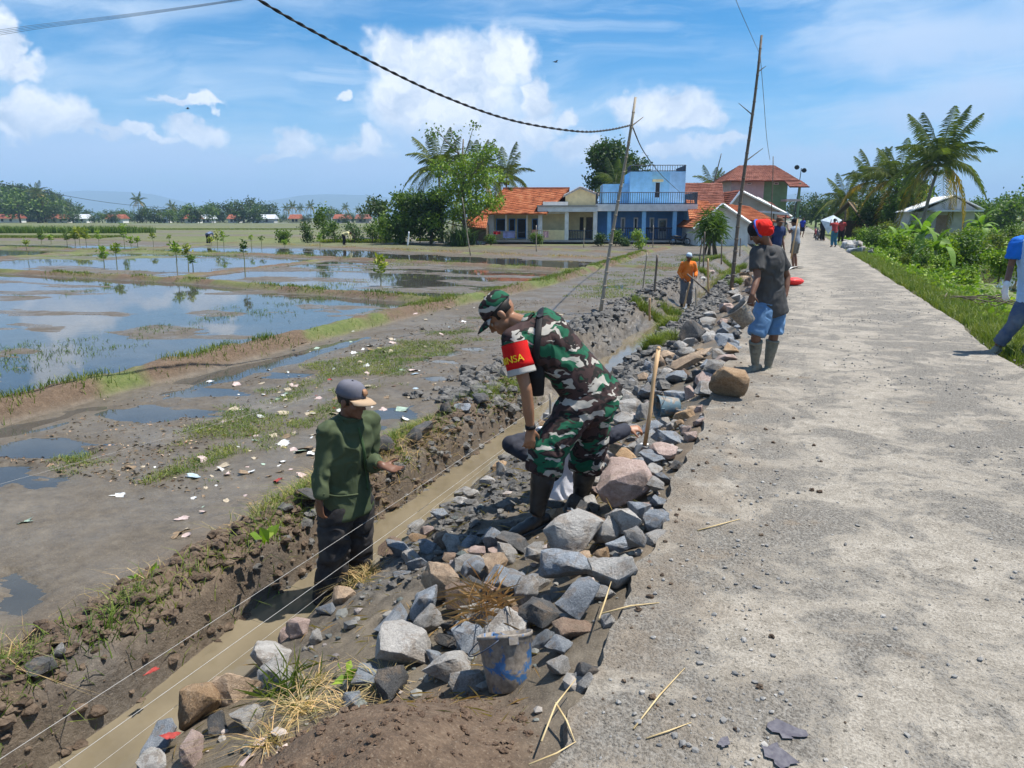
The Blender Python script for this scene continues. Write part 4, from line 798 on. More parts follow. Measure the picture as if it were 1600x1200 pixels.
# bund grass
def along(pts, n, w):
    pts = np.array(pts, float); L = np.r_[0, np.cumsum(np.hypot(*np.diff(pts, axis=0).T))]; s = RNG.random(n) * L[-1]; return np.interp(s, L, pts[:, 0]) + RNG.normal(size=n) * w, np.interp(s, L, pts[:, 1]) + RNG.normal(size=n) * w
for q, (pts, n, w, h, m, lb) in enumerate([([(-8.5, 5), (-8.5, 9), (-8.45, 16), (-7.9, 24), (-8.3, 36), (-8.9, 48)], 16000, .16, .13, 'grass', 'short grass on the long straight bund'), (BUNDS[1][0][:4], 5200, .16, .12, 'grass', 'sparse grass on the near cross bund'), (BUNDS[2][0][:4], 5000, .22, .14, 'grass', 'sparse grass on the middle cross bund'), (BUNDS[3][0][:3], 4000, .25, .14, 'straw', 'dry grass on the far cross bund')]):
    X, Y = along(pts, n, w); k = (RNG.random(n) < sstep(fbm(X * .8, Y * .8, o=3), -.25, .25)); X, Y = X[k], Y[k]; stuff_grass('bund_grass', lb, np.stack([X, Y, ground_z(X, Y) - .01], 1), RNG.uniform(.4, 1.2, len(X)) * h, .006 if q == 0 else .01, m)
# weeds in the mud: flat rosettes and short tufts
def patch(spots, n, h, w, mat, name, label, lean=.5):
    X = []; Y = []
    for (u, v, ru, z) in spots: c = P(u, v, z); r = ru * (c @ FH) / FPX; m = int(n * random.uniform(.6, 1.3)); a = RNG.uniform(0, 6.28, m); q = r * np.sqrt(RNG.random(m)) * (.6 + .5 * fbm(np.cos(a) * 2 + u, np.sin(a) * 2, o=2)); X.append(c[0] + np.cos(a) * q); Y.append(c[1] + np.sin(a) * q)
    X = np.concatenate(X); Y = np.concatenate(Y); return stuff_grass(name, label, np.stack([X, Y, ground_z(X, Y) - .01], 1), RNG.uniform(.4, 1.2, len(X)) * h, w, mat, lean)
def field_weeds(name, label, n, x0, x1, y0, y1, thr, h, w, mat, lean, fs=1.0, xc=None):
    """weeds where the mud lets them grow: noise-shaped drifts, denser in the middle of each"""
    X = RNG.uniform(x0, x1, n); Y = y0 + (y1 - y0) * RNG.random(n) ** 1.3; d = fbm(X * .55 * fs + 4, Y * .42 * fs, o=4) + .35 * fbm(X * 3.1, Y * 3.1, o=2) + (0 if xc is None else .75 * np.exp(-((X - xc) / .95) ** 2) - .34); k = RNG.random(n) < sstep(d, thr, thr + .35); X, Y = X[k], Y[k]; Z = ground_z(X, Y)
    k = Z > WATER_Z - .03; stuff_grass(name, label, np.stack([X, Y, np.maximum(Z, WATER_Z - .02) - .005], 1)[k], (RNG.uniform(.3, 1.2, len(X)) * h)[k], w, mat, lean)
field_weeds('mud_weeds', 'low weeds growing in drifts on the muddy field', 120000, -8.1, -4.0, 4.5, 17, .02, .06, .0034, 'grass', 1.0, 1.5, -5.9)
field_weeds('mud_weeds', 'thin weeds on the far part of the muddy field', 30000, -8.1, -4.2, 16, 48, -.02, .08, .007, 'grass', .9)
field_weeds('paddy_weeds', 'weeds standing on the mud bars of the flooded paddies', 70000, -34, -8.9, 7, 21, .08, .08, .0055, 'mid', .8, .6)
field_weeds('paddy_weeds', 'weeds in the second row of paddies', 36000, -44, -9, 20, 40, .05, .09, .01, 'grass', .8, .5)
def bank_growth(name, label, n, y0, y1, thr, h, w, mat, lean, xm=-3.42, xs=.17, sd=0.0):
    X = RNG.normal(xm, xs, n); Y = y0 + (y1 - y0) * RNG.random(n) ** 1.2; d = fbm(X * 2.2 + sd, Y * 1.1 + sd, o=3); k = (RNG.random(n) < sstep(d, thr, thr + .3)) & (X > -3.85) & (X < -3.02); X, Y = X[k], Y[k]; stuff_grass(name, label, np.stack([X, Y, ground_z(X, Y) - .005], 1), RNG.uniform(.3, 1.2, len(X)) * h, w, mat, lean)
bank_growth('bank_grass', 'green grass straggling over the bank beside the ditch', 11000, 1.6, 10.5, .14, .13, .0034, 'grass', .8)
bank_growth('bank_grass', 'denser grass on the bank behind the open hand', 9000, 5.6, 9.6, -.25, .12, .0036, 'grass', .8, -3.4, .13, 3.0)
bank_growth('dry_straw', 'dry straw and roots tangled in the bank', 8000, 1.5, 9.5, .02, .13, .0026, 'straw', 1.5, -3.34, .2, 9.0)
patch([(560, 900, 34, -.62), (580, 880, 26, -.62), (490, 1060, 40, -.5), (545, 1090, 34, -.42), (470, 1100, 36, -.5), (600, 1060, 26, -.4), (420, 1160, 30, -.55)], 110, .11, .0028, 'straw', 'dry_straw', 'dry straw lying between the stones', 1.6)
patch([(1130, 425, 26, -.35), (1145, 420, 22, -.3), (1135, 410, 30, -.35), (1150, 440, 18, -.3), (1120, 400, 22, -.4), (1140, 400, 20, -.3), (1100, 420, 20, -.4), (1040, 500, 22, -.5), (1050, 470, 30, -.5), (1030, 480, 25, -.5), (1040, 545, 28, -.55), (1020, 560, 18, -.6), (1160, 410, 14, -.2), (1085, 405, 30, -.5), (1000, 480, 20, -.5)], 900, .28, .006, 'grass', 'ditch_grass', 'taller grass beside the ditch near the orange-shirted worker', .45)
# green nursery beds and crop rows far out
for lb, (u0, u1, v, dp) in {'bright green rice nursery bed before the hedge': (500, 625, 379, 10), 'narrow rice nursery bed by the trees': (650, 690, 377, 6), 'pale green strip of young rice far across the fields': (20, 480, 359, 20), 'green strip of rice left of the far crop row': (-40, 160, 372, 14)}.items():
    a, b = P(u0, v, -.55), P(u1, v, -.55); n = 9000 if u0 < 480 else 12000; s = RNG.random(n); q = RNG.random(n) * dp * .35; X = a[0] + (b[0] - a[0]) * s + FH[0] * q; Y = a[1] + (b[1] - a[1]) * s + FH[1] * q
    stuff_grass('rice_nursery', lb, np.stack([X, Y, ground_z(X, Y)], 1), RNG.uniform(.15, .3, n), .03, 'lime' if u0 > 480 else 'grass', .2)
a, b = P(-60, 364, -.5), P(205, 364, -.5); n = 3800; s = RNG.random(n); q = RNG.random(n) * 5; X = a[0] + (b[0] - a[0]) * s; Y = a[1] + (b[1] - a[1]) * s + q; stuff_grass('crop_row', 'dark green row of tall crops across the far field', np.stack([X, Y, ground_z(X, Y)], 1), RNG.uniform(.5, 1.3, n), .06, 'mid', .3)
# saplings standing in the paddies
def sapling(u, vb, vt, full, lb, lf):
    p = P(u, vb, -.62); h = (vb - vt) * (p @ FH) / FPX; e = EMPTY('sapling', p, lb, 'sapling', 'saplings in the flooded paddies' if 'among' in lb else None)
    O('stem', MB().tube([np.array([0, 0, -.1]), np.array([.02, .01, h * .5]), np.array([-.02, 0, h * .95])], [.022, .018, .008], 5).mesh('stem'), STEM, e)
    n = int(26 + 60 * full); c = np.stack([RNG.normal(size=n) * .05 * (1 + full), RNG.normal(size=n) * .05 * (1 + full), h * RNG.uniform(.45 if full > .6 else .66, 1, n)], 1); d = RNG.normal(size=(n, 3)); d[:, 2] = np.abs(d[:, 2]) * .9
    V, F = leaf_arr(c, d, RNG.uniform(.14, .30, n) * (.7 + .5 * full), .045); O('leaves', mesh_np('leaves', V, F), LEAF[lf], e)
sapling(595, 447, 403, .7, 'lone sapling with yellow-green leaves before the red reflection', 'lime')
sapling(383, 430, 378, .25, 'dark thin sapling standing tall in the open water', 'dark')
sapling(277, 425, 382, .6, 'leafy sapling on the cross bund beside two thinner ones', 'bright')
sapling(183, 420, 385, .6, 'yellowish sapling beside a thin bent one on the bund', 'lime')
for u, vb, vt in ((163, 418, 388), (43, 402, 376), (295, 426, 384), (302, 430, 402), (340, 388, 362), (350, 390, 364), (393, 390, 368), (409, 390, 370), (445, 388, 376), (240, 388, 366), (65, 382, 366), (80, 382, 368), (105, 384, 366), (155, 384, 362), (195, 388, 352), (205, 388, 372), (215, 386, 372), (330, 384, 372), (500, 388, 366), (265, 384, 368)): sapling(u, vb, vt, random.uniform(.2, .9), 'young sapling among others ' + ('below the wooded hill' if u < 130 else ('before the crop row end' if u < 230 else ('standing in the middle paddies' if u < 320 else 'near the bent field worker in blue'))) + (' on the far bund' if vb < 395 else ' on the near bund'), random.choice(['bright', 'lime', 'mid']))
for u, vb, vt in ((125, 384, 358), (135, 385, 360), (118, 384, 362)): sapling(u, vb, vt, 1.6, {125: 'bushy yellow-green sapling in the middle of the thickest clump', 135: 'bushy sapling on the palm side of the thickest clump', 118: 'bushy sapling on the hill side of the thickest clump'}[u], 'lime')
# ------------------------------------------------------------------ far village
prof = [(-200, 300), (-60, 292), (0, 290), (60, 292), (100, 312), (150, 325), (165, 318), (240, 318), (300, 312), (345, 312), (370, 304), (415, 308), (436, 326), (480, 324), (520, 320), (560, 326), (640, 322), (760, 326), (900, 330)]
hl = ridge('hill', [(-260, 338), (-120, 320), (-40, 312), (30, 312), (70, 317), (105, 329), (150, 343)], 430, 60, HILLM)
FT = [tree('far_tree', 'tree in the line beyond the far fields', (0, -400, -50), 9, 4.6, lf, 620, .75, .2, 9, .18, 'trees beyond the far fields') for lf in ('far', 'mid', 'dark', 'far', 'blue')]
PT = palm('slim palm in the line beyond the far fields', (0, -400, -50), 7, 3.4, 14, (0, 0), 1, 'palms beyond the far fields')
used = set(); u = -70
def place(o, key, **kw):
    if key not in used:
        used.add(key); o['label'] = kw.get('label', o['label']); o.location = Vector([float(q) for q in kw['loc']]); o.rotation_euler = kw['rot']; o.scale = kw['sc']; return o
    return copy_tree(o, **kw)
def far_label(u, i):
    return ('olive green', 'fresh green', 'dark green', 'broad olive', 'bluish green')[i] + ' far tree ' + ('on the wooded hill across the fields' if u < 112 else ('between the wooded hill and the tallest far palm' if u < 225 else ('behind the far hut with the bright sheet roof' if u < 300 else ('in the tall clump over the wide grey house' if u < 440 else ('in the thin line among the slim palms' if u < 700 else ('far behind the house row' if u < 1240 else 'far behind the pond trees'))))))
k = 0
while u < 700:
    dep = random.uniform(334, 410) if random.random() < .68 else 318; vt = np.interp(u, [p[0] for p in prof], [p[1] for p in prof]) + random.uniform(4, 17); p = at_depth(u, dep); h = (346 - vt) / FPX * dep
    s = h / 8.2; i = k % 5; place(FT[i], i, label=far_label(u, i), loc=p, rot=(0, 0, k), sc=(s * random.uniform(.8, 1.5),) * 2 + (s,)); k += 1
    if u < 112:
        for dd, kk in ((0, 1.0), (-14, .72), (-30, .36)):
            hv = np.interp(u, [-120, -40, 30, 70, 105, 150], [320, 312, 312, 317, 329, 343]); q = D(u + dd * .2, 340, 430 + dd); q[2] = -3 - 0 + ((340 - hv) / FPX * 430 * 1.03 + 5) * kk - .8; copy_tree(FT[(k + abs(dd)) % 5], label=far_label(u, (k + abs(dd)) % 5), loc=q, rot=(0, 0, k + dd), sc=(random.uniform(.7, .95),) * 3)
        p = at_depth(u, 345); h = random.uniform(4.5, 7)
    u += random.uniform(4.5, 8.5) if u < 440 else random.uniform(8, 14)
for k, (u, vt) in enumerate(((62, 295), (218, 308), (270, 318), (458, 318), (470, 322), (486, 318), (448, 322), (520, 326), (95, 312), (110, 318), (540, 322), (560, 326))):
    dep = 320 + 8 * k; s = (346 - vt) / FPX * dep / 8.5; place(PT, 'p', loc=at_depth(u, dep), rot=(0, 0, k * 1.3), sc=(s, s, s))
for k in range(26):
    u = 720 + k * 36 + random.uniform(-10, 10); dep = random.uniform(250, 330)
    if u < 1240 or u > 1500: h = random.uniform(5, 8); copy_tree(FT[k % 5], label=far_label(u, k % 5), loc=at_depth(u, dep), rot=(0, 0, k), sc=(h / 8,) * 3)
FH_ = [(-10, 38, 'orange', 'white', 'long orange roofed house under the wooded hill'), (74, 30, 'orange', 'white', 'far white-walled house with a short orange roof right of the wooded hill'), (165, 26, 'orange', 'white', 'far house with small orange roof left of the crossing palm'), (112, 22, 'zinc', 'white', 'far pale house with a flat grey roof by a bare tree'), (248, 14, 'zinc', 'white', 'tiny far hut with a bright sheet roof on posts'), (288, 20, 'orange', 'white', 'far house showing a white wall and a red roof among trees'), (312, 18, 'zinc', 'grey', 'far grey house next to the white-walled one'), (393, 34, 'zinc', 'grey', 'wide far house with a grey roof under the tall clump'), (356, 16, 'orange', 'dim', 'small far house with orange roof left of the wide grey one'), (452, 16, 'orange', 'cream', 'far orange roofed house among slim palms'), (522, 22, 'orange', 'bare', 'far house with low orange roof behind the thin young tree'), (556, 20, 'brown', 'bare', 'far brown roofed house left of the fruit trees')]
for u, w, rf, wl, lb in FH_:
    dep = 326 + 10 * (len(lb) % 3); S = FPX / dep; e = EMPTY('far_house', at_depth(u, dep), lb, 'house', 'houses beyond the far fields', rz=YAW); L = w / S; h = 2.0
    O('wall', MB().box((0, 0, -.5), (L, 5, h)).mesh('wall'), PLASTER[wl], e); rr = [(-.5, -.8, h - .2), (L + .5, -.8, h - .2), (L + .2, 2.5, h + 1.7), (-.2, 2.5, h + 1.7), (L + .5, 5.8, h - .2), (-.5, 5.8, h - .2)]
    O('roof', mesh_np('roof', np.array(rr), [np.array([[0, 1, 2, 3], [4, 5, 3, 2]]), np.array([[0, 3, 5], [1, 4, 2]])]), ZINC if rf == 'zinc' else TILES['red' if rf == 'orange' else 'brown'], e)
    for q in range(1, 3): O('window', MB().box((L * q / 3 - .5, -.06, .5), (L * q / 3 + .5, .02, 1.6)).mesh('window'), DARK, e)
# ------------------------------------------------------------------ rubble stones
def rock_mesh(seed, cuts=3, npts=15, block=3.2, squash=.8):
    rs = np.random.default_rng(seed); d = rs.normal(size=(npts, 3)); d /= (np.abs(d) ** block).sum(1, keepdims=True) ** (1 / block); d *= [1, rs.uniform(.7, .95), rs.uniform(.6, .85) * squash / .8]; d *= rs.uniform(.82, 1.05, (npts, 1))
    bm = bmesh.new()
    for p in d: bm.verts.new(p)
    bmesh.ops.convex_hull(bm, input=bm.verts); bmesh.ops.delete(bm, geom=[v for v in bm.verts if not v.link_faces], context='VERTS')
    bmesh.ops.dissolve_limit(bm, angle_limit=.22, verts=bm.verts, edges=bm.edges)
    bmesh.ops.bevel(bm, geom=list(bm.edges), offset=.022, segments=1, affect='EDGES', clamp_overlap=True); bmesh.ops.triangulate(bm, faces=bm.faces)
    for _ in range(cuts):
        el = [e for e in bm.edges if e.calc_length() > .21]
        if not el: break
        bmesh.ops.subdivide_edges(bm, edges=el, cuts=1); bmesh.ops.triangulate(bm, faces=[f for f in bm.faces if len(f.verts) > 3])
    V = np.array([v.co for v in bm.verts]); N = np.array([v.normal for v in bm.verts]); o = seed * 3.7
    h = .085 * fbm(V[:, 0] * 1.7 + o, V[:, 1] * 1.7, V[:, 2] * 1.7, o=3) + .032 * fbm(V[:, 0] * 6 + o, V[:, 1] * 6, V[:, 2] * 6, o=2); V = V + N * h[:, None]
    me = bpy.data.meshes.new('rock'); bm.to_mesh(me); bm.free(); me.vertices.foreach_set('co', V.astype(np.float32).ravel()); me.polygons.foreach_set('use_smooth', np.ones(len(me.polygons), bool)); me.update()
    me.set_sharp_from_angle(angle=math.radians(24)); return me
ROCKS = [rock_mesh(k + 1, 3, random.choice((11, 13, 15, 18)), random.choice((2.8, 3.6, 5)), random.choice((.7, .85, 1.0))) for k in range(18)]
def rock_mat(name, a, b, c, dust):
    m = bpy.data.materials.new(name); m.use_nodes = True; t = NT(m.node_tree); B = t.n['Principled BSDF']; oi = t.new('ShaderNodeObjectInfo').outputs['Random']
    tc = t.vm('ADD', t.new('ShaderNodeTexCoord').outputs['Object'], t.comb(t.m('MULTIPLY', oi, 40), t.m('MULTIPLY', oi, 23), 0)); n1 = t.noise(tc, 1.6, 6, .65, .3); n2 = t.noise(tc, 11, 5, .7); n3 = t.noise(tc, 60, 3, .7)
    col = t.ramp(t.m('MULTIPLY_ADD', n2, .5, t.m('MULTIPLY', n1, .5)), [(.34, a), (.5, b), (.66, c)]); k = t.m('MULTIPLY_ADD', oi, .5, .75); col = t.mix(1.0, col, t.comb(k, k, k), 'MULTIPLY')
    sp = t.ss(n3, .58, .66); col = t.mix(t.m('MULTIPLY', sp, .35), col, tuple(min(1, q * 1.9) for q in c) + (1,))
    # dried mud smeared over parts of the stone
    md = t.m('MULTIPLY', t.ss(t.noise(t.vm('ADD', tc, (7, 3, 1)), 1.3, 5, .65), .50, .60), dust); col = t.mix(md, col, t.ramp(n2, [(.3, (.13, .095, .065)), (.7, (.25, .195, .145))]))
    t.put(B, 'Base Color', col); B.inputs['Roughness'].default_value = .85; B.inputs['Specular IOR Level'].default_value = .3
    bn = t.new('ShaderNodeBump'); bn.inputs['Strength'].default_value = .7; bn.inputs['Distance'].default_value = .04; t.put(bn, 'Height', t.m('ADD', n2, t.m('MULTIPLY', n3, .4))); t.l.new(bn.outputs[0], B.inputs['Normal']); return m
RM = dict(blue=rock_mat('bluegrey_stone', (.125, .145, .17), (.22, .245, .275), (.34, .36, .39), .5), grey=rock_mat('grey_stone', (.18, .175, .168), (.305, .296, .283), (.44, .43, .412), .55), tan=rock_mat('tan_stone', (.25, .175, .115), (.40, .29, .20), (.52, .41, .30), .5), pink=rock_mat('pinkish_stone', (.25, .175, .15), (.38, .285, .25), (.47, .38, .34), .35), dark=rock_mat('dark_stone', (.045, .046, .048), (.085, .085, .086), (.14, .138, .135), .55), ochre=rock_mat('ochre_stone', (.22, .135, .075), (.37, .245, .14), (.49, .36, .24), .5), brown=rock_mat('brown_stone', (.13, .088, .062), (.215, .15, .11), (.31, .23, .17), .5), pale=rock_mat('pale_stone', (.24, .23, .215), (.355, .34, .32), (.48, .46, .43), .5))
for me in ROCKS: me.materials.append(RM['grey'])
placed = []
def rock(x, y, r, mat, lb, group=None, zoff=0.0, rot=None, z=None, mesh=None, flat=1.0):
    o = O('rock', mesh or random.choice(ROCKS), None, None, lb, 'rock', group); o.material_slots[0].link = 'OBJECT'; o.material_slots[0].material = RM[mat]
    rx, ry, rz_ = r if not np.isscalar(r) else (r, r, r)
    o.location = (x, y, (gz1(x, y) + .42 * rz_ + zoff) if z is None else z); o.scale = (rx, ry, rz_); o.rotation_euler = rot or (random.uniform(-.45, .45), random.uniform(-.45, .45), random.uniform(0, 6.28)); placed.append((x, y, max(rx, ry))); return o
CN = dict(blue='blue-grey', grey='grey', tan='tan', pink='pinkish', dark='dark', ochre='ochre', brown='brown', pale='pale')
ROUND = [rock_mesh(101, 3, 24, 2.3, 1.05), rock_mesh(102, 3, 20, 2.6, 1.0), rock_mesh(103, 3, 22, 3.0, 1.05)]
for me in ROUND: me.materials.append(RM['grey'])
def rock_px(u, v, ru, rv, mat, lb=None, lift=.0, **kw):
    if lb and ('boulder' in lb or 'rounded' in lb or 'broad' in lb): kw['mesh'] = ROUND[len(lb) % 3]; kw['rot'] = (random.uniform(-.2, .2), random.uniform(-.2, .2), random.uniform(0, 6.28))
    z = -.3
    for _ in range(8):
        p = P(u, v, z); dep = p @ FH; r = ru * dep / FPX; h = rv * dep / FPX; z = .5 * z + .5 * (gz1(p[0], p[1]) + .45 * h + lift)
    p = P(u, v, z); return rock(p[0], p[1], (r * 1.2, (r * .6 + h * .5) * 1.2, h * 1.2), mat, lb or CN[mat] + ' rubble stone in the loose heap before the soldier', None if lb else 'rubble heap stones', z=z, **kw)
KEY = [(894, 836, 50, 36, 'pale', 'broad pale stone just behind the heel of the near boot', .10), (880, 884, 42, 24, 'blue', 'flat blue-grey stone under the broad pale one', .10), (954, 880, 36, 40, 'pale', 'big pale upright stone leaning on the road edge', .06), (904, 936, 38, 34, 'blue', 'bright blue-grey square block at the road edge', .06), (896, 986, 34, 22, 'brown', 'dark brown stone under the blue-grey block', 0),
       (796, 904, 30, 28, 'blue', None, .05), (826, 924, 30, 24, 'grey', None, .05), (844, 956, 40, 30, 'dark', 'dark sharp-edged stone in the middle of the heap', .02), (656, 932, 28, 36, 'blue', 'upright dark blue-grey stone at the ditch end of the heap', .04), (686, 906, 28, 32, 'tan', 'tan stone leaning on the upright blue-grey one', .06), (616, 972, 32, 28, 'blue', 'blue-grey stone above the pale corner stone', 0), (632, 1014, 42, 42, 'pale', 'large pale square stone at the near corner of the heap', .02), (708, 1040, 50, 32, 'grey', 'long grey stone left of the blue bucket', 0),
       (730, 998, 26, 28, 'blue', None, .02), (676, 968, 36, 22, 'grey', None, .02), (716, 932, 18, 36, 'brown', 'reddish brown slab wedged upright in the heap', .04), (770, 842, 26, 24, 'blue', None, .02), (802, 850, 26, 18, 'dark', None, .02), (974, 814, 32, 26, 'pale', None, .06), (998, 800, 20, 18, 'blue', None, .04), (990, 842, 17, 26, 'grey', None, .05), (970, 752, 44, 42, 'pink', 'big rounded pinkish boulder behind the soldier', .10), (916, 806, 30, 12, 'brown', 'flat reddish brown stone by the far boot', .08), (944, 828, 24, 20, 'pale', None, .08),
       (624, 858, 21, 18, 'blue', None, 0), (652, 842, 13, 12, 'ochre', None, 0), (668, 830, 13, 13, 'pink', None, 0), (690, 805, 15, 12, 'blue', None, 0), (722, 783, 17, 10, 'pale', None, 0), (738, 772, 14, 9, 'pale', None, 0), (762, 752, 16, 10, 'pale', None, 0), (780, 735, 13, 12, 'grey', None, 0), (876, 1042, 21, 25, 'pale', 'grey stone right of the blue bucket', 0), (872, 1006, 24, 20, 'blue', None, .02), (700, 1000, 20, 16, 'dark', None, .02), (760, 960, 22, 22, 'grey', None, .02), (770, 880, 26, 18, 'tan', None, .04), (740, 890, 24, 20, 'blue', None, .03), (836, 868, 24, 16, 'grey', None, .05), (800, 960, 22, 18, 'brown', None, .02),
       (310, 1105, 32, 40, 'ochre', 'rounded stone with an ochre top beside the ditch water', .0), (338, 1133, 23, 18, 'dark', 'small black stone beside the ochre-topped one', 0), (374, 1065, 37, 38, 'tan', 'tall tan stone standing on the ditch edge', .0), (427, 1022, 32, 30, 'pale', 'pale angular stone on the ditch edge below the man in green', 0), (466, 980, 19, 27, 'pink', 'narrow pinkish stone standing upright at the water', 0), (440, 1062, 36, 28, 'grey', 'grey wedge of stone behind the tall tan one', 0), (390, 1118, 38, 20, 'pale', 'low pale stone sunk in mud near the ochre-topped one', 0), (490, 997, 15, 16, 'pale', None, 0), (250, 1165, 42, 18, 'blue', 'long blue-grey stone lying at the water in the near corner', 0), (305, 1176, 30, 28, 'pink', 'pinkish stone at the bottom edge beside the long one', 0), (238, 1192, 26, 12, 'pale', 'pale stone cut by the bottom edge of the picture', 0), (536, 930, 21, 17, 'tan', None, 0), (510, 950, 17, 15, 'blue', None, 0),
       (1140, 598, 34, 24, 'ochre', 'big orange-brown boulder on the road edge by the muddy boots', .12), (1082, 524, 18, 20, 'dark', 'dark boulder in the far rubble nearest the clay', .04), (1073, 566, 24, 13, 'tan', None, .04), (1058, 590, 17, 11, 'blue', None, .02), (984, 634, 28, 16, 'grey', 'wide grey stone beside the wooden handle', .02), (1101, 594, 18, 14, 'pink', None, .05), (1096, 552, 16, 12, 'tan', None, .04), (1141, 546, 15, 10, 'ochre', None, .05), (1134, 532, 18, 10, 'blue', None, .05), (1042, 682, 22, 16, 'blue', None, .06), (1040, 704, 26, 16, 'pink', None, .06), (1024, 716, 22, 15, 'blue', None, .06), (976, 712, 26, 15, 'ochre', None, .05), (1020, 735, 18, 14, 'pale', None, .06), (1022, 756, 18, 15, 'pale', None, .06),
       (592, 696, 24, 20, 'dark', 'large dark stone on the field edge behind the open hand', .05), (640, 684, 17, 10, 'dark', None, .03), (662, 670, 18, 11, 'dark', None, .04), (695, 638, 13, 9, 'dark', None, .03), (725, 636, 17, 10, 'blue', None, .03), (750, 622, 16, 9, 'dark', None, .03), (483, 772, 24, 12, 'dark', 'dark stone on the bank just behind the hanging hand', .03), (60, 1040, 26, 18, 'dark', None, .02), (98, 1016, 14, 12, 'grey', None, .02)]
for k in KEY: rock_px(*k[:5], lb=(k[5] if k[5] else ({640: 'dark flat stone nearest the open hand on the bank', 662: 'dark pointed stone in the middle of the bank row', 695: 'small dark stone on the bank short of the blue-grey one', 750: 'dark stone farthest along the bank near the soldier'}.get(k[0], 'small dark stone on the bank edge') if k[4] == 'dark' and k[0] < 800 and k[1] < 720 else None)), lift=k[6])
def zone_label(x, y, m):
    if x < -2.35: return CN[m] + ' stone in the row along the ditch water', 'stones lining the ditch'
    if y < 6: return CN[m] + ' rubble stone packed low in the near heap', 'rubble heap stones'
    if y < 12: return CN[m] + ' rubble stone along the road between soldier and bucket carrier', 'roadside rubble stones'
    return CN[m] + ' rubble stone in the far strip along the road', 'far roadside rubble stones'
def scatter(n, x0, x1, y0, y1, r0, r1, ok=lambda x, y: True, tight=.82, up=0.0, lab=zone_label):
    c = 0; tries = 0
    while c < n and tries < n * 40:
        tries += 1; x = random.uniform(x0, x1); y = y0 + (y1 - y0) * random.random() ** 1.35; r = random.uniform(r0, r1)
        if not ok(x, y) or any((x - a) ** 2 + (y - b) ** 2 < ((r + q) * tight) ** 2 for a, b, q in placed): continue
        m = random.choice(('blue', 'grey', 'grey', 'tan', 'pale', 'pale', 'pink', 'dark', 'blue', 'blue', 'brown', 'ochre')); lb, g = lab(x, y, m); rock(x, y, (r, r * random.uniform(.75, 1), r * random.uniform(.6, .9)), m, lb, g, up); c += 1
placed.append((-.95, 2.52, .17)); placed.append((-.85, 2.35, .12)); placed.append((-1.02, 2.62, .12))
heap = lambda x, y: math.hypot((x + 1.25) / .70, (y - 1.66) / .84) > 1.0
scatter(22, -.80, -.56, 2.1, 7.0, .055, .10, heap, .62)
scatter(84, -2.2, -.66, 2.4, 6.6, .06, .13, lambda x, y: heap(x, y) and not (x < -1.5 and y > 4.3) and not (x < -1.72 and y < 3.7) and math.hypot(x + 1.5, y - 4.25) > .26, .60)
scatter(12, -2.62, -2.42, 2.0, 9.0, .07, .12, tight=.7)
scatter(60, -1.75, -.60, 6.2, 13.5, .08, .18, tight=.60)
scatter(34, -1.55, -.62, 13, 30, .11, .24, tight=.62)
far_r = lambda x, y, m: (CN[m] + ' stone in the pile across the road near the thatched hut', 'stone pile across the road')
scatter(20, 2.75, 4.4, 36, 66, .2, .42, lambda x, y: x < 2.8 + 1.6 * math.sin(math.pi * min(1, (y - 36) / 26)) + .3, .62, .04, far_r)
for k, (u, v) in enumerate(((1104, 424), (1112, 420), (1098, 430))): p = on_ground(u, v); rock(p[0], p[1], .16, ('brown', 'pink', 'grey')[k], CN[('brown', 'pink', 'grey')[k]] + ' stone in the little group beyond the orange-shirted worker')

ANCH = [(P(970, 752, -.1), 'the pinkish boulder'), ((-.95, 2.52), 'the blue bucket'), ((-1.25, 1.9), 'the soil heap'), (P(904, 936, -.1), 'the square blue-grey block'), (P(656, 932, -.4), 'the upright blue-grey stone'), (P(894, 836, -.1), 'the broad pale stone'), (P(1008, 692, -.1), 'the spade'), (P(1140, 600, 0), 'the big orange-brown boulder'), (P(1043, 640, -.1), 'the lying bucket'), (P(752, 985, -.3), 'the orange straw tuft'), (P(310, 1105, -.6), 'the ochre-topped stone'), (P(510, 935, -.8), 'the man in green'), (P(830, 825, -.35), "the soldier's near boot"), (P(1082, 524, -.2), 'the dark far boulder'), (P(1071, 480, -.88), 'the worker in orange'), (P(1143, 448, -.25), 'the tallest pole'), (P(427, 1022, -.7), 'the pale angular ditch stone'), (P(1300, 386, 0), 'the sheet carrier'), (P(722, 783, -.6), 'the narrow end of the ditch row'), (P(1190, 578, 0), 'the muddy rubber boots'), ((-1.0, 14.5), 'the far clay heaps'), ((2.9, 40), 'the near end of the pile'), ((3.2, 60), 'the thatched hut')]
seen = {}
for o in [q for q in COL.objects if q.name.split('.')[0] == 'rock' and q.get('group')]:
    x, y = o.location[:2]; dd = sorted((math.hypot(a[0] - x, a[1] - y), nm) for a, nm in ANCH); r = max(o.scale); sz = 'small' if r < .085 else ('middling' if r < .12 else 'large'); cn = [CN[k] for k in CN if o.material_slots[0].material == RM[k]][0]
    o['label'] = '%s %s stone near %s, towards %s' % (sz, cn, dd[0][1], dd[1][1]); o['group'] = 'rubble stones along the road'
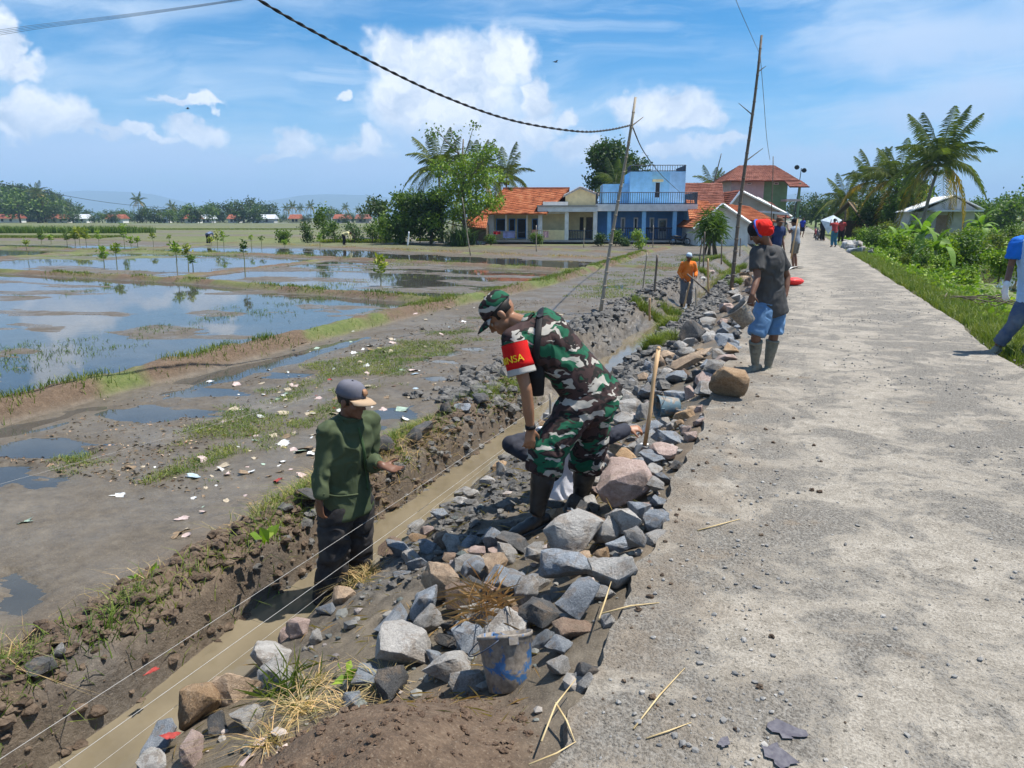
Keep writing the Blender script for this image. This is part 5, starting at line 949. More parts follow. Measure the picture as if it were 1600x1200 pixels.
# ------------------------------------------------------------------ clods, gravel and other loose matter (uncountable)
ICO = bmesh.new(); bmesh.ops.create_icosphere(ICO, subdivisions=1, radius=1); IV1 = np.array([v.co for v in ICO.verts]); IF1 = np.array([[v.index for v in f.verts] for f in ICO.faces]); ICO.free()
ICO = bmesh.new(); bmesh.ops.create_icosphere(ICO, subdivisions=2, radius=1); IV2 = np.array([v.co for v in ICO.verts]); IF2 = np.array([[v.index for v in f.verts] for f in ICO.faces]); ICO.free()
def lumps(name, label, pos, r, mat, cat, hi=False, rough=.55, flat=.7):
    IV, IF = (IV2, IF2) if hi else (IV1, IF1); n = len(pos); r = np.broadcast_to(r, n); V = np.repeat(IV[None], n, 0); o = RNG.uniform(0, 99, (n, 1)); d = np.clip(1 + rough * 1.5 * fbm(V[..., 0] * 1.9 + o, V[..., 1] * 1.9 - o, V[..., 2] * 1.9, o=2 + hi), .25, 2.2); V = V * d[..., None]
    a = RNG.uniform(0, 6.28, (n, 1)); sx = RNG.uniform(.7, 1.3, (n, 1)); x = V[..., 0] * sx; y = V[..., 1]; z = V[..., 2] * flat; V = np.stack([x * np.cos(a) - y * np.sin(a), x * np.sin(a) + y * np.cos(a), z], -1) * r[:, None, None] + pos[:, None, :]
    F = IF[None] + (np.arange(n) * len(IV))[:, None, None]; return O(name, mesh_np(name, V.reshape(-1, 3), F.reshape(-1, 3), False), mat, label=label, cat=cat, kind='stuff')
CLODB = MAT('brown_clod', (.060, .042, .030), (.115, .082, .057), (.175, .13, .092), scale=14, rough=.95, bump=.9, bscale=60, coord='Object')
CLODG = MAT('grey_clay', (.060, .058, .055), (.115, .11, .103), (.175, .168, .157), scale=9, rough=.62, bump=.8, bscale=45, coord='Object', rough2=.85)
n = 5200; X = RNG.normal(-3.32, .17, n); Y = 1.4 + 7.6 * RNG.random(n) ** 1.1; k = (X > -3.75) & (X < -3.0) & (RNG.random(n) < .35 + .65 * sstep(fbm(X * 2, Y * 2, o=2), -.2, .2)); X, Y = X[k], Y[k]; r = .006 + .042 * RNG.random(len(X)) ** 3
lumps('clods', 'brown crumbling clods heaped on the ditch bank', np.stack([X, Y, ground_z(X, Y) + r * .15], 1), r, CLODB, 'clods', True, .38, .6)
n = 1100; X = np.where(RNG.random(n) < .5, RNG.normal(-2.05, .22, n), RNG.normal(-3.12, .10, n)); Y = 3.6 + 5.6 * RNG.random(n); r = .010 + .045 * RNG.random(n) ** 3
lumps('clay_lumps', 'wet grey clay lumps dug from the ditch', np.stack([X, Y, ground_z(X, Y) + r * .2], 1), r, CLODG, 'clay', True)
n = 2300; Y = 8 + 22 * RNG.random(n) ** 1.4; X = np.where(RNG.random(n) < .5, RNG.normal(-3.75, .30, n), RNG.normal(-1.95, .28, n)); r = .02 + .10 * RNG.random(n) ** 2.6
lumps('clay_lumps', 'dark clay heaps along the unfinished ditch', np.stack([X, Y, ground_z(X, Y) + r * .25], 1), r, CLODG, 'clay', True)
n = 800; X = RNG.uniform(-2.35, -.62, n); Y = 2.1 + 8 * RNG.random(n) ** 1.2; k = (np.hypot((X + 1.25) / .66, (Y - 1.66) / .82) > 1) & ~((X < -1.5) & (Y > 4.1) & (RNG.random(n) < .75)); X, Y = X[k], Y[k]; r = .008 + .036 * RNG.random(len(X)) ** 2.4; CHIP = MAT('stone_chips', (.10, .105, .11), (.20, .20, .195), (.34, .32, .295), scale=3, rough=.85, bump=.5, island=.3)
lumps('stone_chips', 'small stone chips and spalls between the rubble stones', np.stack([X, Y, ground_z(X, Y) + r * .3], 1), r, CHIP, 'stone chips', False, .45)
n = 1100; a = RNG.uniform(0, 6.28, n); q = np.sqrt(RNG.random(n)) * 1.08; X = -1.25 + np.cos(a) * q * .62; Y = 1.66 + np.sin(a) * q * .78; k = (X < -.66) & (Y > 1.2); X, Y = X[k], Y[k]; r = .003 + .013 * RNG.random(len(X)) ** 3
SOIL = MAT('soil', (.10, .064, .042), (.155, .103, .07), (.205, .145, .10), scale=20, rough=.95, bump=1.0, bscale=80)
lumps('soil_crumbs', 'crumbs of brown soil on the soil heap', np.stack([X, Y, ground_z(X, Y) + r * .3], 1), r, SOIL, 'soil', True)
n = 17000; X = RNG.uniform(-.55, 2.6, n); Y = 1.3 + 18 * RNG.random(n) ** 1.7; k = RNG.random(n) < .15 + .85 * sstep(fbm(X * 1.3, Y * 1.1, o=3) + .25 * np.cos((X - 1.62) * 3), -.05, .35); X, Y = X[k], Y[k]; r = .0025 + .011 * RNG.random(len(X)) ** 4
PEB = MAT('pebbles', (.13, .13, .13), (.22, .215, .205), (.36, .345, .32), scale=6, rough=.85, detail=2)
lumps('gravel', 'loose grey gravel on the worn concrete', np.stack([X, Y, .010 * fbm(X * 1.3, Y * 1.3, o=4) + r * .35], 1), r, PEB, 'gravel')
n = 150; Y = 1.6 + 7.5 * RNG.random(n) ** 1.2; X = -.5 + .9 * RNG.random(n) ** 2.2; r = .003 + .013 * RNG.random(n) ** 3
lumps('soil_crumbs', 'brown soil crumbs dropped along the road edge', np.stack([X, Y, .010 * fbm(X * 1.3, Y * 1.3, o=4) + r * .4], 1), r, CLODB, 'soil', True)

# ------------------------------------------------------------------ litter on the mud
def scrap_mesh(seed):
    rs = np.random.default_rng(seed); n = 6; g = np.linspace(-1, 1, n); XX, YY = np.meshgrid(g, g * rs.uniform(.45, .9)); a = rs.uniform(0, 3); Z = .28 * np.sin(XX * rs.uniform(1, 2.6) + a) * rs.uniform(.3, 1) + .22 * np.cos(YY * 3 + XX * 2 + a) * rs.uniform(.2, 1)
    XX = XX * (1 + .22 * rs.normal(size=XX.shape)); YY = YY * (1 + .22 * rs.normal(size=XX.shape)); T = np.stack([XX, YY, Z], -1).reshape(-1, 3); B = T - [0, 0, .02]; i = np.arange(n * n).reshape(n, n); q = np.stack([i[:-1, :-1], i[:-1, 1:], i[1:, 1:], i[1:, :-1]], -1).reshape(-1, 4)
    r = list(i[0]) + list(i[1:, -1]) + list(i[-1, -2::-1]) + list(i[-2:0:-1, 0]); m = n * n; sd = np.array([[r[k], r[(k + 1) % len(r)], r[(k + 1) % len(r)] + m, r[k] + m] for k in range(len(r))])
    return mesh_np('scrap', np.concatenate([T, B]), np.concatenate([q, q[:, ::-1] + m, sd]), True)
SCR = [scrap_mesh(k) for k in range(9)]
LIT = dict(white=(.70, .70, .68), pink=(.55, .43, .40), beige=(.45, .38, .28), green=(.36, .47, .38), blue=(.40, .50, .58), yellow=(.55, .48, .22), red=(.36, .05, .04), brown=(.26, .185, .115))
LITM = {k: MAT('scrap_' + k, c, tuple(q * .62 for q in c), scale=1.6, rough=.6) for k, c in LIT.items()}
for me in SCR: me.materials.append(LITM['white'])
def scrap(p, r, c, lb, g, name='litter_scrap', cat='litter'):
    o = O(name, random.choice(SCR), None, None, lb, cat, g, loc=(p[0], p[1], max(p[2], WATER_Z) + r * .16), rot=(random.uniform(-.35, .35), random.uniform(-.35, .35), random.uniform(0, 6.28)), sc=(r, r, r * .8)); o.material_slots[0].link = 'OBJECT'; o.material_slots[0].material = LITM[c]
cnt = 0
while cnt < 270:
    v = random.uniform(500, 840) if cnt < 235 else random.uniform(440, 520); base = 560 - (v - 560) * .75 if cnt < 235 else 800; u = random.gauss(base, 105 if cnt < 235 else 90)
    if v > 760 and random.random() < .6: continue
    p = on_ground(u, v)
    if not (-8.0 < p[0] < -3.9) or p[1] > 22: continue
    c = random.choices(('white', 'pink', 'beige', 'green', 'blue', 'yellow', 'red', 'brown'), (24, 14, 34, 4, 4, 5, 3, 26))[0]; r = random.choice((.6, .8, 1.2, 1.9)) * random.uniform(.018, .04)
    if c in ('beige', 'brown'): scrap(p, r, c, 'dry %s leaf lying on the muddy field' % c, 'dead leaves on the mud', 'dead_leaf', 'leaf')
    else: scrap(p, r, c, '%s scrap of litter lying on the muddy field' % c, 'litter on the mud')
    cnt += 1
for u, v, r, c, lb in ((12, 1112, .045, 'red', 'red and white wrapper on the bank in the near corner'), (268, 1170, .035, 'red', 'dark red plastic scrap beside the ditch water'), (410, 1160, .04, 'pink', 'orange and white wrapper in the mud below the stones'), (185, 774, .05, 'white', 'white scrap on the open mud below the weeds'), (578, 541, .07, 'white', 'white bag lying among the weeds'), (242, 1095, .03, 'red', 'small red wrapper at the ditch waterline'), (384, 1190, .035, 'pink', 'pink wrapper at the bottom edge'), (40, 816, .045, 'green', 'pale green scrap alone on the bare mud'), (320, 720, .06, 'pink', 'large pale pink scrap on the mud'), (1128, 720, .0, 'white', '')):
    if r: scrap(on_ground(u, v), r, c, lb, None)
for u, v, r, lb in ((1228, 1140, .05, 'crumpled dark violet leaf on the road'), (1215, 1180, .05, 'second dark violet leaf nearest the bottom of the road'), (1132, 1160, .025, 'small dark leaf on the road left of the violet ones')):
    p = P(u, v, .01); o = O('dark_leaf', SCR[int(u) % 9], None, None, lb, 'leaf', None, loc=(p[0], p[1], .012), rot=(0, 0, u), sc=(r, r * .8, r * .2)); o.material_slots[0].link = 'OBJECT'; o.material_slots[0].material = MAT('violet_leaf', (.07, .066, .085), (.13, .125, .14), scale=2)
# small brown debris trodden into the mud
n = 5200; X = RNG.normal(-5.9, .95, n); Y = 4.5 + 15 * RNG.random(n) ** 1.4; k = (X > -8) & (X < -3.9) & (RNG.random(n) < sstep(fbm(X * .9, Y * .7, o=3), -.4, .3)); X, Y = X[k], Y[k]; Z = ground_z(X, Y); kk = Z > WATER_Z; d = RNG.normal(size=(len(X), 3)); d[:, 2] *= .18
V, F = leaf_arr(np.stack([X, Y, Z + .006], 1)[kk], d[kk], RNG.uniform(.015, .075, len(X))[kk], RNG.uniform(.004, .014, len(X))[kk]); O('debris', mesh_np('debris', V, F), MAT('debris', (.05, .036, .024), (.16, .12, .08), (.34, .28, .20), scale=3, rough=.8, island=.5), label='trampled leaves and twigs strewn over the muddy field', cat='debris', kind='stuff')
n = 1500; X = RNG.uniform(-2.45, -.75, n); Y = 2.0 + 6 * RNG.random(n); d = RNG.normal(size=(n, 3)); d[:, 2] *= .2; V, F = leaf_arr(np.stack([X, Y, ground_z(X, Y) + .012], 1), d, RNG.uniform(.04, .16, n), RNG.uniform(.0015, .003, n)); O('straw_litter', mesh_np('straw_litter', V, F), LEAF['straw'], label='broken straw scattered between the stones', cat='straw', kind='stuff')
# straw stalks
STRAW = LEAF['straw']; SM = MAT('straw_stalk', (.42, .31, .15), (.60, .47, .26), scale=8, rough=.7)
def stalk(pts, r, lb, z=.0):
    P3 = [P(u, v, z) + np.array([0, 0, r * (1 + 1.5 * (k % 2))]) for k, (u, v) in enumerate(pts)]; O('straw_stalk', MB().tube(P3, [r] * (len(P3) - 1) + [r * .4], 5).mesh('straw_stalk', True), SM, label=lb, cat='straw')
stalk([(990, 1140), (1030, 1090), (1070, 1045)], .0032, 'straw stalk lying alone on the road'); stalk([(846, 1160), (868, 1105), (900, 1062)], .0035, 'thick straw stalk by the soil heap'); stalk([(826, 1196), (870, 1180), (900, 1160)], .003, 'straw stalk at the bottom edge of the road'); stalk([(940, 960), (985, 950), (1030, 943)], .004, 'thin straw stalk reaching onto the road from the block'); stalk([(1090, 830), (1125, 822), (1156, 812)], .004, 'short straw stalk on the road past the boulder'); stalk([(1010, 1155), (1045, 1145), (1080, 1130)], .003, 'fine straw stalk below the long one'); stalk([(868, 1100), (885, 1130), (898, 1160)], .004, 'crossing straw stalk near the soil heap'); stalk([(936, 968), (946, 940), (955, 910)], .004, 'straw stalk standing against the pale stone', .03)
t_ = EMPTY('straw_tuft', on_ground(752, 985), 'tuft of orange dry straw growing out of the stone heap', 'straw'); n = 120; d = RNG.normal(size=(n, 3)) * [.75, .75, .3] + [0, 0, .35]; V, F = leaf_arr(np.tile([[0, 0, .13]], (n, 1)) + RNG.normal(size=(n, 3)) * .05, d, RNG.uniform(.10, .27, n), .0022); O('stalks', mesh_np('stalks', V, F), MAT('orange_straw', (.36, .19, .06), (.50, .32, .13), scale=9, rough=.7), t_)
for u, v, lb in ((545, 905, 'green and straw tuft at the ditch by the black trousers'), (450, 1085, 'yellow-green grass tuft between the ditch stones')):
    t_ = EMPTY('grass_tuft', on_ground(u, v), lb, 'grass tuft'); n = 130; d = RNG.normal(size=(n, 3)) * [.6, .6, .25] + [0, 0, .5]; V, F = leaf_arr(RNG.normal(size=(n, 3)) * [.06, .06, .01], d, RNG.uniform(.06, .24, n), .003); O('blades', mesh_np('blades', V, F), LEAF['straw' if u != 450 else 'grass'], t_)
def weed(u, v, h, lb, n=12): 
    t_ = EMPTY('weed', on_ground(u, v), lb, 'weed'); d = RNG.normal(size=(n, 3)) * [.8, .8, .3] + [0, 0, .5]; V, F = leaf_arr(RNG.normal(size=(n, 3)) * [.02, .02, .01] + [0, 0, .02], d, RNG.uniform(.7, 1.2, n) * h, h * .22); O('leaves', mesh_np('leaves', V, F), LEAF['bright'], t_)
weed(552, 1068, .09, 'leafy green weed at the foot of the rubble heap', 16); weed(390, 858, .17, 'broad-leaved green weed on the bank crest', 7); weed(414, 850, .15, 'second broad-leaved weed on the bank crest', 6); weed(240, 900, .06, 'small bright weed at the bank foot', 14); weed(205, 915, .05, 'low bright weed on the mud edge', 14); weed(90, 985, .05, 'pale little weed lowest on the mud edge', 10); weed(440, 930, .03, 'bright green leaf scrap at the water edge', 3)

# ------------------------------------------------------------------ buckets, tools, poles, lines
def bucket_mat(name, c, mud):
    m = bpy.data.materials.new(name); m.use_nodes = True; t = NT(m.node_tree); B = t.n['Principled BSDF']; tc = t.new('ShaderNodeTexCoord').outputs['Object']; n1 = t.noise(tc, 9, 6, .68, .6); n2 = t.noise(tc, 45, 4, .6)
    col = t.ramp(n2, [(.3, tuple(q * .7 for q in c)), (.7, c)]); col = t.mix(t.ss(n1, mud, mud + .06), col, t.ramp(n2, [(.3, (.12, .10, .08)), (.7, (.27, .235, .195))])); t.put(B, 'Base Color', col); B.inputs['Roughness'].default_value = .6
    bn = t.new('ShaderNodeBump'); bn.inputs['Strength'].default_value = .5; bn.inputs['Distance'].default_value = .006; t.put(bn, 'Height', n1); t.l.new(bn.outputs[0], B.inputs['Normal']); return m
def lathe(prof, n=32):
    mb = MB(); mb.loft([(np.array([0, 0, z]), np.array([r, 0, 0]), np.array([0, r, 0])) for r, z in prof], n, False); return mb
def bucket(label, loc, rot, sc, mat, dent=.0):
    e = EMPTY('bucket', loc, label, 'bucket'); e.rotation_euler = rot; e.scale = (sc,) * 3
    me = lathe([(.002, 0), (.085, 0), (.090, .004), (.105, .10), (.118, .195), (.121, .198), (.122, .212), (.127, .214), (.128, .228), (.122, .230), (.115, .20), (.100, .09), (.086, .012), (.002, .012)]).mesh('pail', True)
    V = np.array([v.co for v in me.vertices]); a = np.arctan2(V[:, 1], V[:, 0]); V[:, :2] *= (1 + dent * np.cos(2 * a + .6) * (V[:, 2] / .23))[:, None]; V[:, 2] += dent * .05 * np.sin(3 * a) * (V[:, 2] > .19); me.vertices.foreach_set('co', V.astype(np.float32).ravel()); O('pail', me, mat, e)
    mb = MB(); th = np.linspace(0, math.pi, 14); mb.tube([np.array([.128 * math.cos(q), .06 + .10 * math.sin(q), .215 - .06 * math.sin(q)]) for q in th], .0028, 5); O('handle', mb.mesh('handle', True), IRON, e)
    mb = MB()
    for s in (-1, 1): mb.box((s * .128 - .012, -.02, .19), (s * .128 + .012, .02, .225))
    O('lug', mb.mesh('lug'), mat, e); return e
BM1 = bucket_mat('mud_smeared_blue_plastic', (.035, .13, .31), .42); BM2 = bucket_mat('dirty_grey_plastic', (.10, .17, .21), .50); BM3 = bucket_mat('muddy_pail_plastic', (.09, .12, .14), .40)
p = P(797, 1078, -.27); bucket('battered blue bucket smeared with mud, by the soil heap', p + FH * -.03 + np.array([0, 0, .02]), (Matrix.Rotation(math.radians(27), 3, Vector(-RT)) @ Matrix.Rotation(math.radians(-6), 3, Vector(FH)) @ Matrix.Rotation(2.2, 3, 'Z')).to_euler(), .98, BM1, .05)
p = P(1043, 640, -.12); bucket('grey-blue bucket lying on its side in the rubble', p + RT * .10 + np.array([0, 0, .03]), (math.radians(90), 0, math.radians(-62)), .92, BM2)
BAMB = MAT('bamboo', (.24, .20, .15), (.36, .31, .24), scale=3, rough=.7, stretch=(1, 1, .5)); BAMD = MAT('old_bamboo', (.11, .085, .065), (.19, .155, .12), scale=4, rough=.75); HAND = MAT('worn_handle', (.42, .25, .12), (.58, .39, .21), scale=7, rough=.55, stretch=(1, 1, .25))
def pole(name, lb, a, b, r0, r1, mat=BAMB, nodes=0, cat='pole', stubs=()):
    a = np.asarray(a); b = np.asarray(b); e = EMPTY(name, a, lb, cat); d = b - a; side = nrm(np.cross(d, [.3, 1, 0])); L = np.linalg.norm(d); pts = [d * t + side * .012 * L * math.sin(t * 5) * t * (1 - t) * 2 for t in np.linspace(0, 1, 9)]; pts[0] = d * -.03
    O('shaft', MB().tube(pts, list(np.linspace(r0, r1, 9)), 8).mesh('shaft', True), mat, e)
    if nodes:
        mb = MB()
        for k in range(1, nodes): t = k / nodes; c = d * t + side * .012 * L * math.sin(t * 5) * t * (1 - t) * 2; rr = (r0 + (r1 - r0) * t) * 1.22; q = nrm(d); mb.tube([c - q * rr * .3, c + q * rr * .3], rr, 8)
        O('joint_rings', mb.mesh('joint_rings', True), mat, e)
    for t, s, l in stubs: O('branch_stub', MB().tube([d * t, d * t + RT * s * l + np.array([0, 0, l * .75])], [r1 * .6, r1 * .25], 5).mesh('branch_stub'), mat, e)
    return e
PA0 = P(938, 490, -.6); PA1 = D(993, 152, PA0 @ FH + .2); pole('bamboo_pole', 'leaning grey bamboo pole that carries the black cable', PA0, PA1, .045, .030, BAMB, 15, stubs=((.87, 1, .28),))
PB0 = P(1143, 448, -.25); PB1 = D(1190, 55, PB0 @ FH); pole('bamboo_pole', 'tallest dark bamboo pole with side stubs beside the road', PB0, PB1, .055, .030, BAMD, 20, stubs=((.86, 1, .22), (.70, -1, .38), (.52, 1, .42), (.28, -1, .1)))
a = P(735, 398, -.55); pole('bamboo_pole', 'thin pale pole leaning before the shabby shed', a, D(722, 308, a @ FH), .04, .02)
a = at_depth(1208, 62); pole('bamboo_pole', 'thin dark pole standing against the brown hipped roof', a, D(1208, 244, 62), .05, .03, BAMD)
a = at_depth(1118, 80); pole('bamboo_pole', 'dark slanting stick above the palm behind the brown roof', D(1112, 300, 80), D(1127, 240, 80), .08, .04, BAMD)
for (u0, v0, u1, v1, z, r, lb, mt) in ((1004, 456, 1011, 394, -.6, .022, 'thin pale stake in the mud left of the worker in orange', BAMB), (1022, 466, 1027, 398, -.55, .034, 'thick dark stake beside the worker in orange', BAMD), (1015, 500, 1015, 466, -.6, .025, 'short brown stake on the clay heap', HAND), (1107, 455, 1106, 404, -.4, .03, 'yellowish stake at the grass right of the worker in orange', HAND), (1088, 482, 1087, 448, -.5, .02, 'short pale stake behind the hoe', BAMB), (1092, 418, 1097, 372, -.45, .03, 'thin dark post left of the screw pine', BAMD), (1099, 420, 1101, 362, -.45, .035, 'dark post nearest the screw pine', BAMD), (1127, 412, 1128, 375, -.4, .03, 'thin post right of the screw pine', BAMD), (1069, 478, 1078, 440, -.6, .022, 'reddish stick standing at the boots of the worker in orange', HAND), (1156, 400, 1157, 372, -.3, .03, 'grey post in the grass by the tallest pole', BAMD), (838, 392, 838, 352, -.55, .04, 'thin stake at the porch corner', BAMB), (912, 386, 913, 356, -.5, .035, 'thin stake before the cream porch', BAMB), (1020, 386, 1021, 352, -.5, .035, 'thin stake before the blue house door', BAMB), (637, 384, 639, 362, -.55, .06, 'white stake by the nursery bed', WHITEP)):
    a = P(u0, v0, z); pole('stake', lb, a, D(u1, v1, a @ FH), r, r * .85, mt, cat='stake')
BLACK = MAT('black_rubber_cable', (.012, .012, .014), (.02, .02, .022), rough=.5); GREYW = MAT('grey_wire', (.16, .17, .19), (.2, .21, .23), rough=.5); STRING = MAT('white_string', (.46, .45, .43), (.36, .35, .33), scale=20, rough=.8)
def smooth_path(pts, n):
    pts = np.array(pts); t = np.linspace(0, len(pts) - 1, n); out = []
    for q in t:
        i = int(min(q, len(pts) - 2)); f = q - i; p0 = pts[max(i - 1, 0)]; p1 = pts[i]; p2 = pts[i + 1]; p3 = pts[min(i + 2, len(pts) - 1)]; out.append(.5 * ((2 * p1) + (-p0 + p2) * f + (2 * p0 - 5 * p1 + 4 * p2 - p3) * f * f + (-p0 + 3 * p1 - 3 * p2 + p3) * f ** 3))
    return np.array(out)
da = PA0 @ FH + .15; cp = smooth_path([D(220, -130, 8.6), D(405, 0, 10.2), D(560, 86, 11.9), D(690, 149, 13.4), D(800, 188, 14.8), D(900, 205, 16.2), D(950, 203, 17.0), D(987, 195, da)], 260)
e = EMPTY('cable', PA1, 'black twisted cable strung from the leaning bamboo pole', 'cable'); off = np.array(PA1)
for ph in (0, math.pi):
    q = [c - off + (RT * math.cos(k * .75 + ph) + np.array([0, 0, 1]) * math.sin(k * .75 + ph)) * .012 for k, c in enumerate(cp)]; O('strand', MB().tube(q, .0125, 5).mesh('strand', True), BLACK, e)
def wire(lb, pts, r, mat=BLACK, n=40, name='cable', cat='cable'): O(name, MB().tube(list(smooth_path(pts, n)), r, 5).mesh(name, True), mat, label=lb, cat=cat)
wire('thin cable sloping from the bamboo pole to the blue house', [D(987, 195, da), D(1008, 240, 30), D(1035, 275, 48), D(1062, 300, 66)], .018)
for k in range(4): wire('power line crossing high over the fields', [D(-200, 78 + 5 * k, 90), D(25, 43 + 2.5 * k, 90), D(200, 22 + 1.5 * k, 90), D(360, 0 + k, 90), D(560, -34 + k, 90)], .022, GREYW)
for o in COL.objects:
    if o.get('label') == 'power line crossing high over the fields': o['group'] = 'high power lines'
wire('sagging cable that ends over the far village', [D(-120, 262, 120), D(70, 300, 150), D(190, 319, 200), D(300, 328, 260)], .05)
wire('thin wire rising from the tallest bamboo pole', [D(1130, -60, 14), D(1150, 0, 16), D(1168, 42, 18), D(1186, 82, PB0 @ FH)], .006, GREYW); wire('slack wire dangling beside the tallest bamboo pole', [D(1187, 75, PB0 @ FH), D(1193, 150, PB0 @ FH + 1), D(1198, 215, PB0 @ FH + 3), D(1203, 250, PB0 @ FH + 8)], .008, GREYW)
for lb, x0, x1, z, mk in (('white guide string stretched nearest the field bank', -2.45, -2.33, -.17, 1), ('white guide string stretched over the ditch stones', -2.22, -2.12, -.17, 1), ('faint guide string low over the ditch water', -2.62, -2.62, -.62, 0), ('faint string laid across the muddy field', -5.95, -4.6, -.50, 2)):
    a, b = (np.array([x0, .8, z]), np.array([x1, 7.4, z - .10])) if mk != 2 else (np.array([-6.35, 2.2, -.52]), np.array([-4.75, 12.0, -.52])); m = (a + b) / 2 - np.array([0, 0, .02]); wire(lb, [a, m, b], .0011 if mk else .0009, STRING, 30, 'string', 'string')
    if mk < 2: pole('string_stake', 'short bamboo stake holding the %s string' % ('field-side' if x0 < -2.5 or x0 == -2.45 else 'road-side') if mk else 'short stake holding the low string', np.array([x1, 7.42, -.95]), np.array([x1, 7.42, z - .04]), .014, .013, BAMB, cat='stake')
# spade with wooden handle in the rubble
e = EMPTY('spade', D(1008, 692, 5.75), 'spade with a worn wooden handle held upright by the crouching worker', 'spade'); a = np.array(D(1029, 545, 5.95)) - np.array(D(1008, 692, 5.75)); q = nrm(a)
O('handle', MB().tube([-q * .02, a * .33 + RT * .006, a * .66 - RT * .004, a], [.017, .0175, .0165, .019], 10).ball(a, .021, nu=10, nv=6).mesh('handle', True), HAND, e)
bl = MB(); s = nrm(np.cross(q, FH)); nn = nrm(np.cross(s, q)); g = [(t, w) for t, w in ((.0, .03), (-.03, .075), (-.12, .085), (-.20, .07), (-.24, .02))]; bl.loft([(q * t, s * w, nn * .006) for t, w in g], 10); O('blade', bl.mesh('blade', True), MAT('worn_steel', (.20, .21, .22), (.33, .34, .35), scale=14, rough=.45, metal=.6, bump=.3), e)
# lamp post with two horns
e = EMPTY('lamp_post', at_depth(1240, 92), 'tall thin post with two dark floodlights beyond the houses', 'lamp post'); h = float((D(1246, 263, 92) - at_depth(1240, 92))[2]); O('post', MB().tube([np.array([0, 0, 0]), RT * .45 + np.array([0, 0, h])], [.06, .05], 6).mesh('post'), IRON, e)
for s, dz in ((-.1, .1), (.8, -.25)): O('floodlight', MB().loft([(RT * s + np.array([0, -.2, h + dz]), RT * .32, np.array([0, 0, .28])), (RT * s + np.array([0, .25, h + dz]), RT * .16, np.array([0, 0, .14]))], 8).mesh('floodlight'), BLACK, e)
# laundry
O('clothesline', MB().tube(list(smooth_path([D(772, 361, 65), D(806, 363.5, 65), D(845, 360, 65)], 16)), .012, 4).mesh('clothesline'), GREYW, label='thin clothesline before the porch of the orange-roofed house', cat='clothesline')
def cloth(u0, u1, v0, v1, c, lb, dep=65):
    n = 9; V = []; a = D(u0, v0, dep); 
    for j in range(5):
        for i in range(n): p = D(u0 + (u1 - u0) * i / (n - 1), v0 + (v1 - v0) * j / 4, dep); V.append(p + FH * (.07 * math.sin(i * 1.4) * (.3 + j / 4)))
    V = np.array(V); B = V + FH * .02; F = [(j * n + i, j * n + i + 1, (j + 1) * n + i + 1, (j + 1) * n + i) for j in range(4) for i in range(n - 1)]; F = np.array(F); m = len(V)
    r = list(range(n)) + [j * n + n - 1 for j in range(1, 5)] + [4 * n + i for i in range(n - 2, -1, -1)] + [j * n for j in (3, 2, 1)]; sdq = [[r[k], r[k] + m, r[(k + 1) % len(r)] + m, r[(k + 1) % len(r)]] for k in range(len(r))]
    O('laundry', mesh_np('laundry', np.concatenate([V, B]), np.concatenate([F[:, ::-1], F + m, np.array(sdq)]), True), MAT('cloth', c, tuple(q * .8 for q in c), scale=3, rough=.9), label=lb, cat='laundry')
cloth(771, 782, 361, 366, (.55, .04, .05), 'red cloth hung on the clothesline'); cloth(786, 805, 361.5, 372, (.30, .34, .62), 'wide blue-violet sheet hung on the clothesline'); cloth(831, 840, 359, 370, (.55, .30, .26), 'rust coloured cloth hung by the porch corner', 64.5); cloth(841, 848, 359, 371, (.72, .70, .68), 'white towel hung by the porch corner', 64.5); cloth(849, 857, 361, 371, (.66, .42, .46), 'pink cloth draped on the low porch wall', 64.3)
# motorbikes
def motorbike(lb, loc, rz, c):
    e = EMPTY('motorbike', loc, lb, 'motorbike', rz=rz); m = MAT('bike_paint', c, tuple(q * .7 for q in c), rough=.3, spec=.6)
    for x in (-.6, .6):
        A = np.linspace(0, 2 * math.pi, 19); w = O('wheel', MB().tube([np.array([x + .27 * math.cos(a), 0, .27 + .27 * math.sin(a)]) for a in A], .045, 6).mesh('wheel', True), BLACK, e); O('rim', MB().tube([np.array([x, -.05, .27]), np.array([x, .05, .27])], .10, 8).box((x - .012, -.01, .02), (x + .012, .01, .52)).box((x - .25, -.01, .258), (x + .25, .01, .282)).mesh('rim'), GREYW, w)
    O('body', MB().loft([(np.array([-.75, 0, .62]), np.array([0, .07, 0]), np.array([0, 0, .05])), (np.array([-.3, 0, .55]), np.array([0, .13, 0]), np.array([0, 0, .13])), (np.array([.15, 0, .42]), np.array([0, .11, 0]), np.array([0, 0, .12])), (np.array([.45, 0, .68]), np.array([0, .12, 0]), np.array([0, 0, .20])), (np.array([.55, 0, .85]), np.array([0, .08, 0]), np.array([0, 0, .08]))], 10).mesh('body', True), m, e)
    O('seat', MB().loft([(np.array([-.78, 0, .72]), np.array([0, .08, 0]), np.array([0, 0, .04])), (np.array([-.4, 0, .75]), np.array([0, .13, 0]), np.array([0, 0, .06])), (np.array([.05, 0, .68]), np.array([0, .09, 0]), np.array([0, 0, .05]))], 8).mesh('seat', True), BLACK, e)
    O('handlebar', MB().tube([np.array([.42, -.33, 1.0]), np.array([.5, 0, .95]), np.array([.42, .33, 1.0])], .018, 5).tube([np.array([.6, 0, .3]), np.array([.48, 0, .95])], .03, 5).mesh('handlebar'), GREYW, e)
motorbike('parked motorbike beside the blue house gate', at_depth(1064, 63), .4, (.03, .03, .04)); motorbike('dark motorbike by the stone pile near the thatched hut', at_depth(1284, 56), 1.9, (.03, .03, .035)); motorbike('second motorbike behind the one near the thatched hut', at_depth(1279, 62), 1.8, (.20, .02, .02))
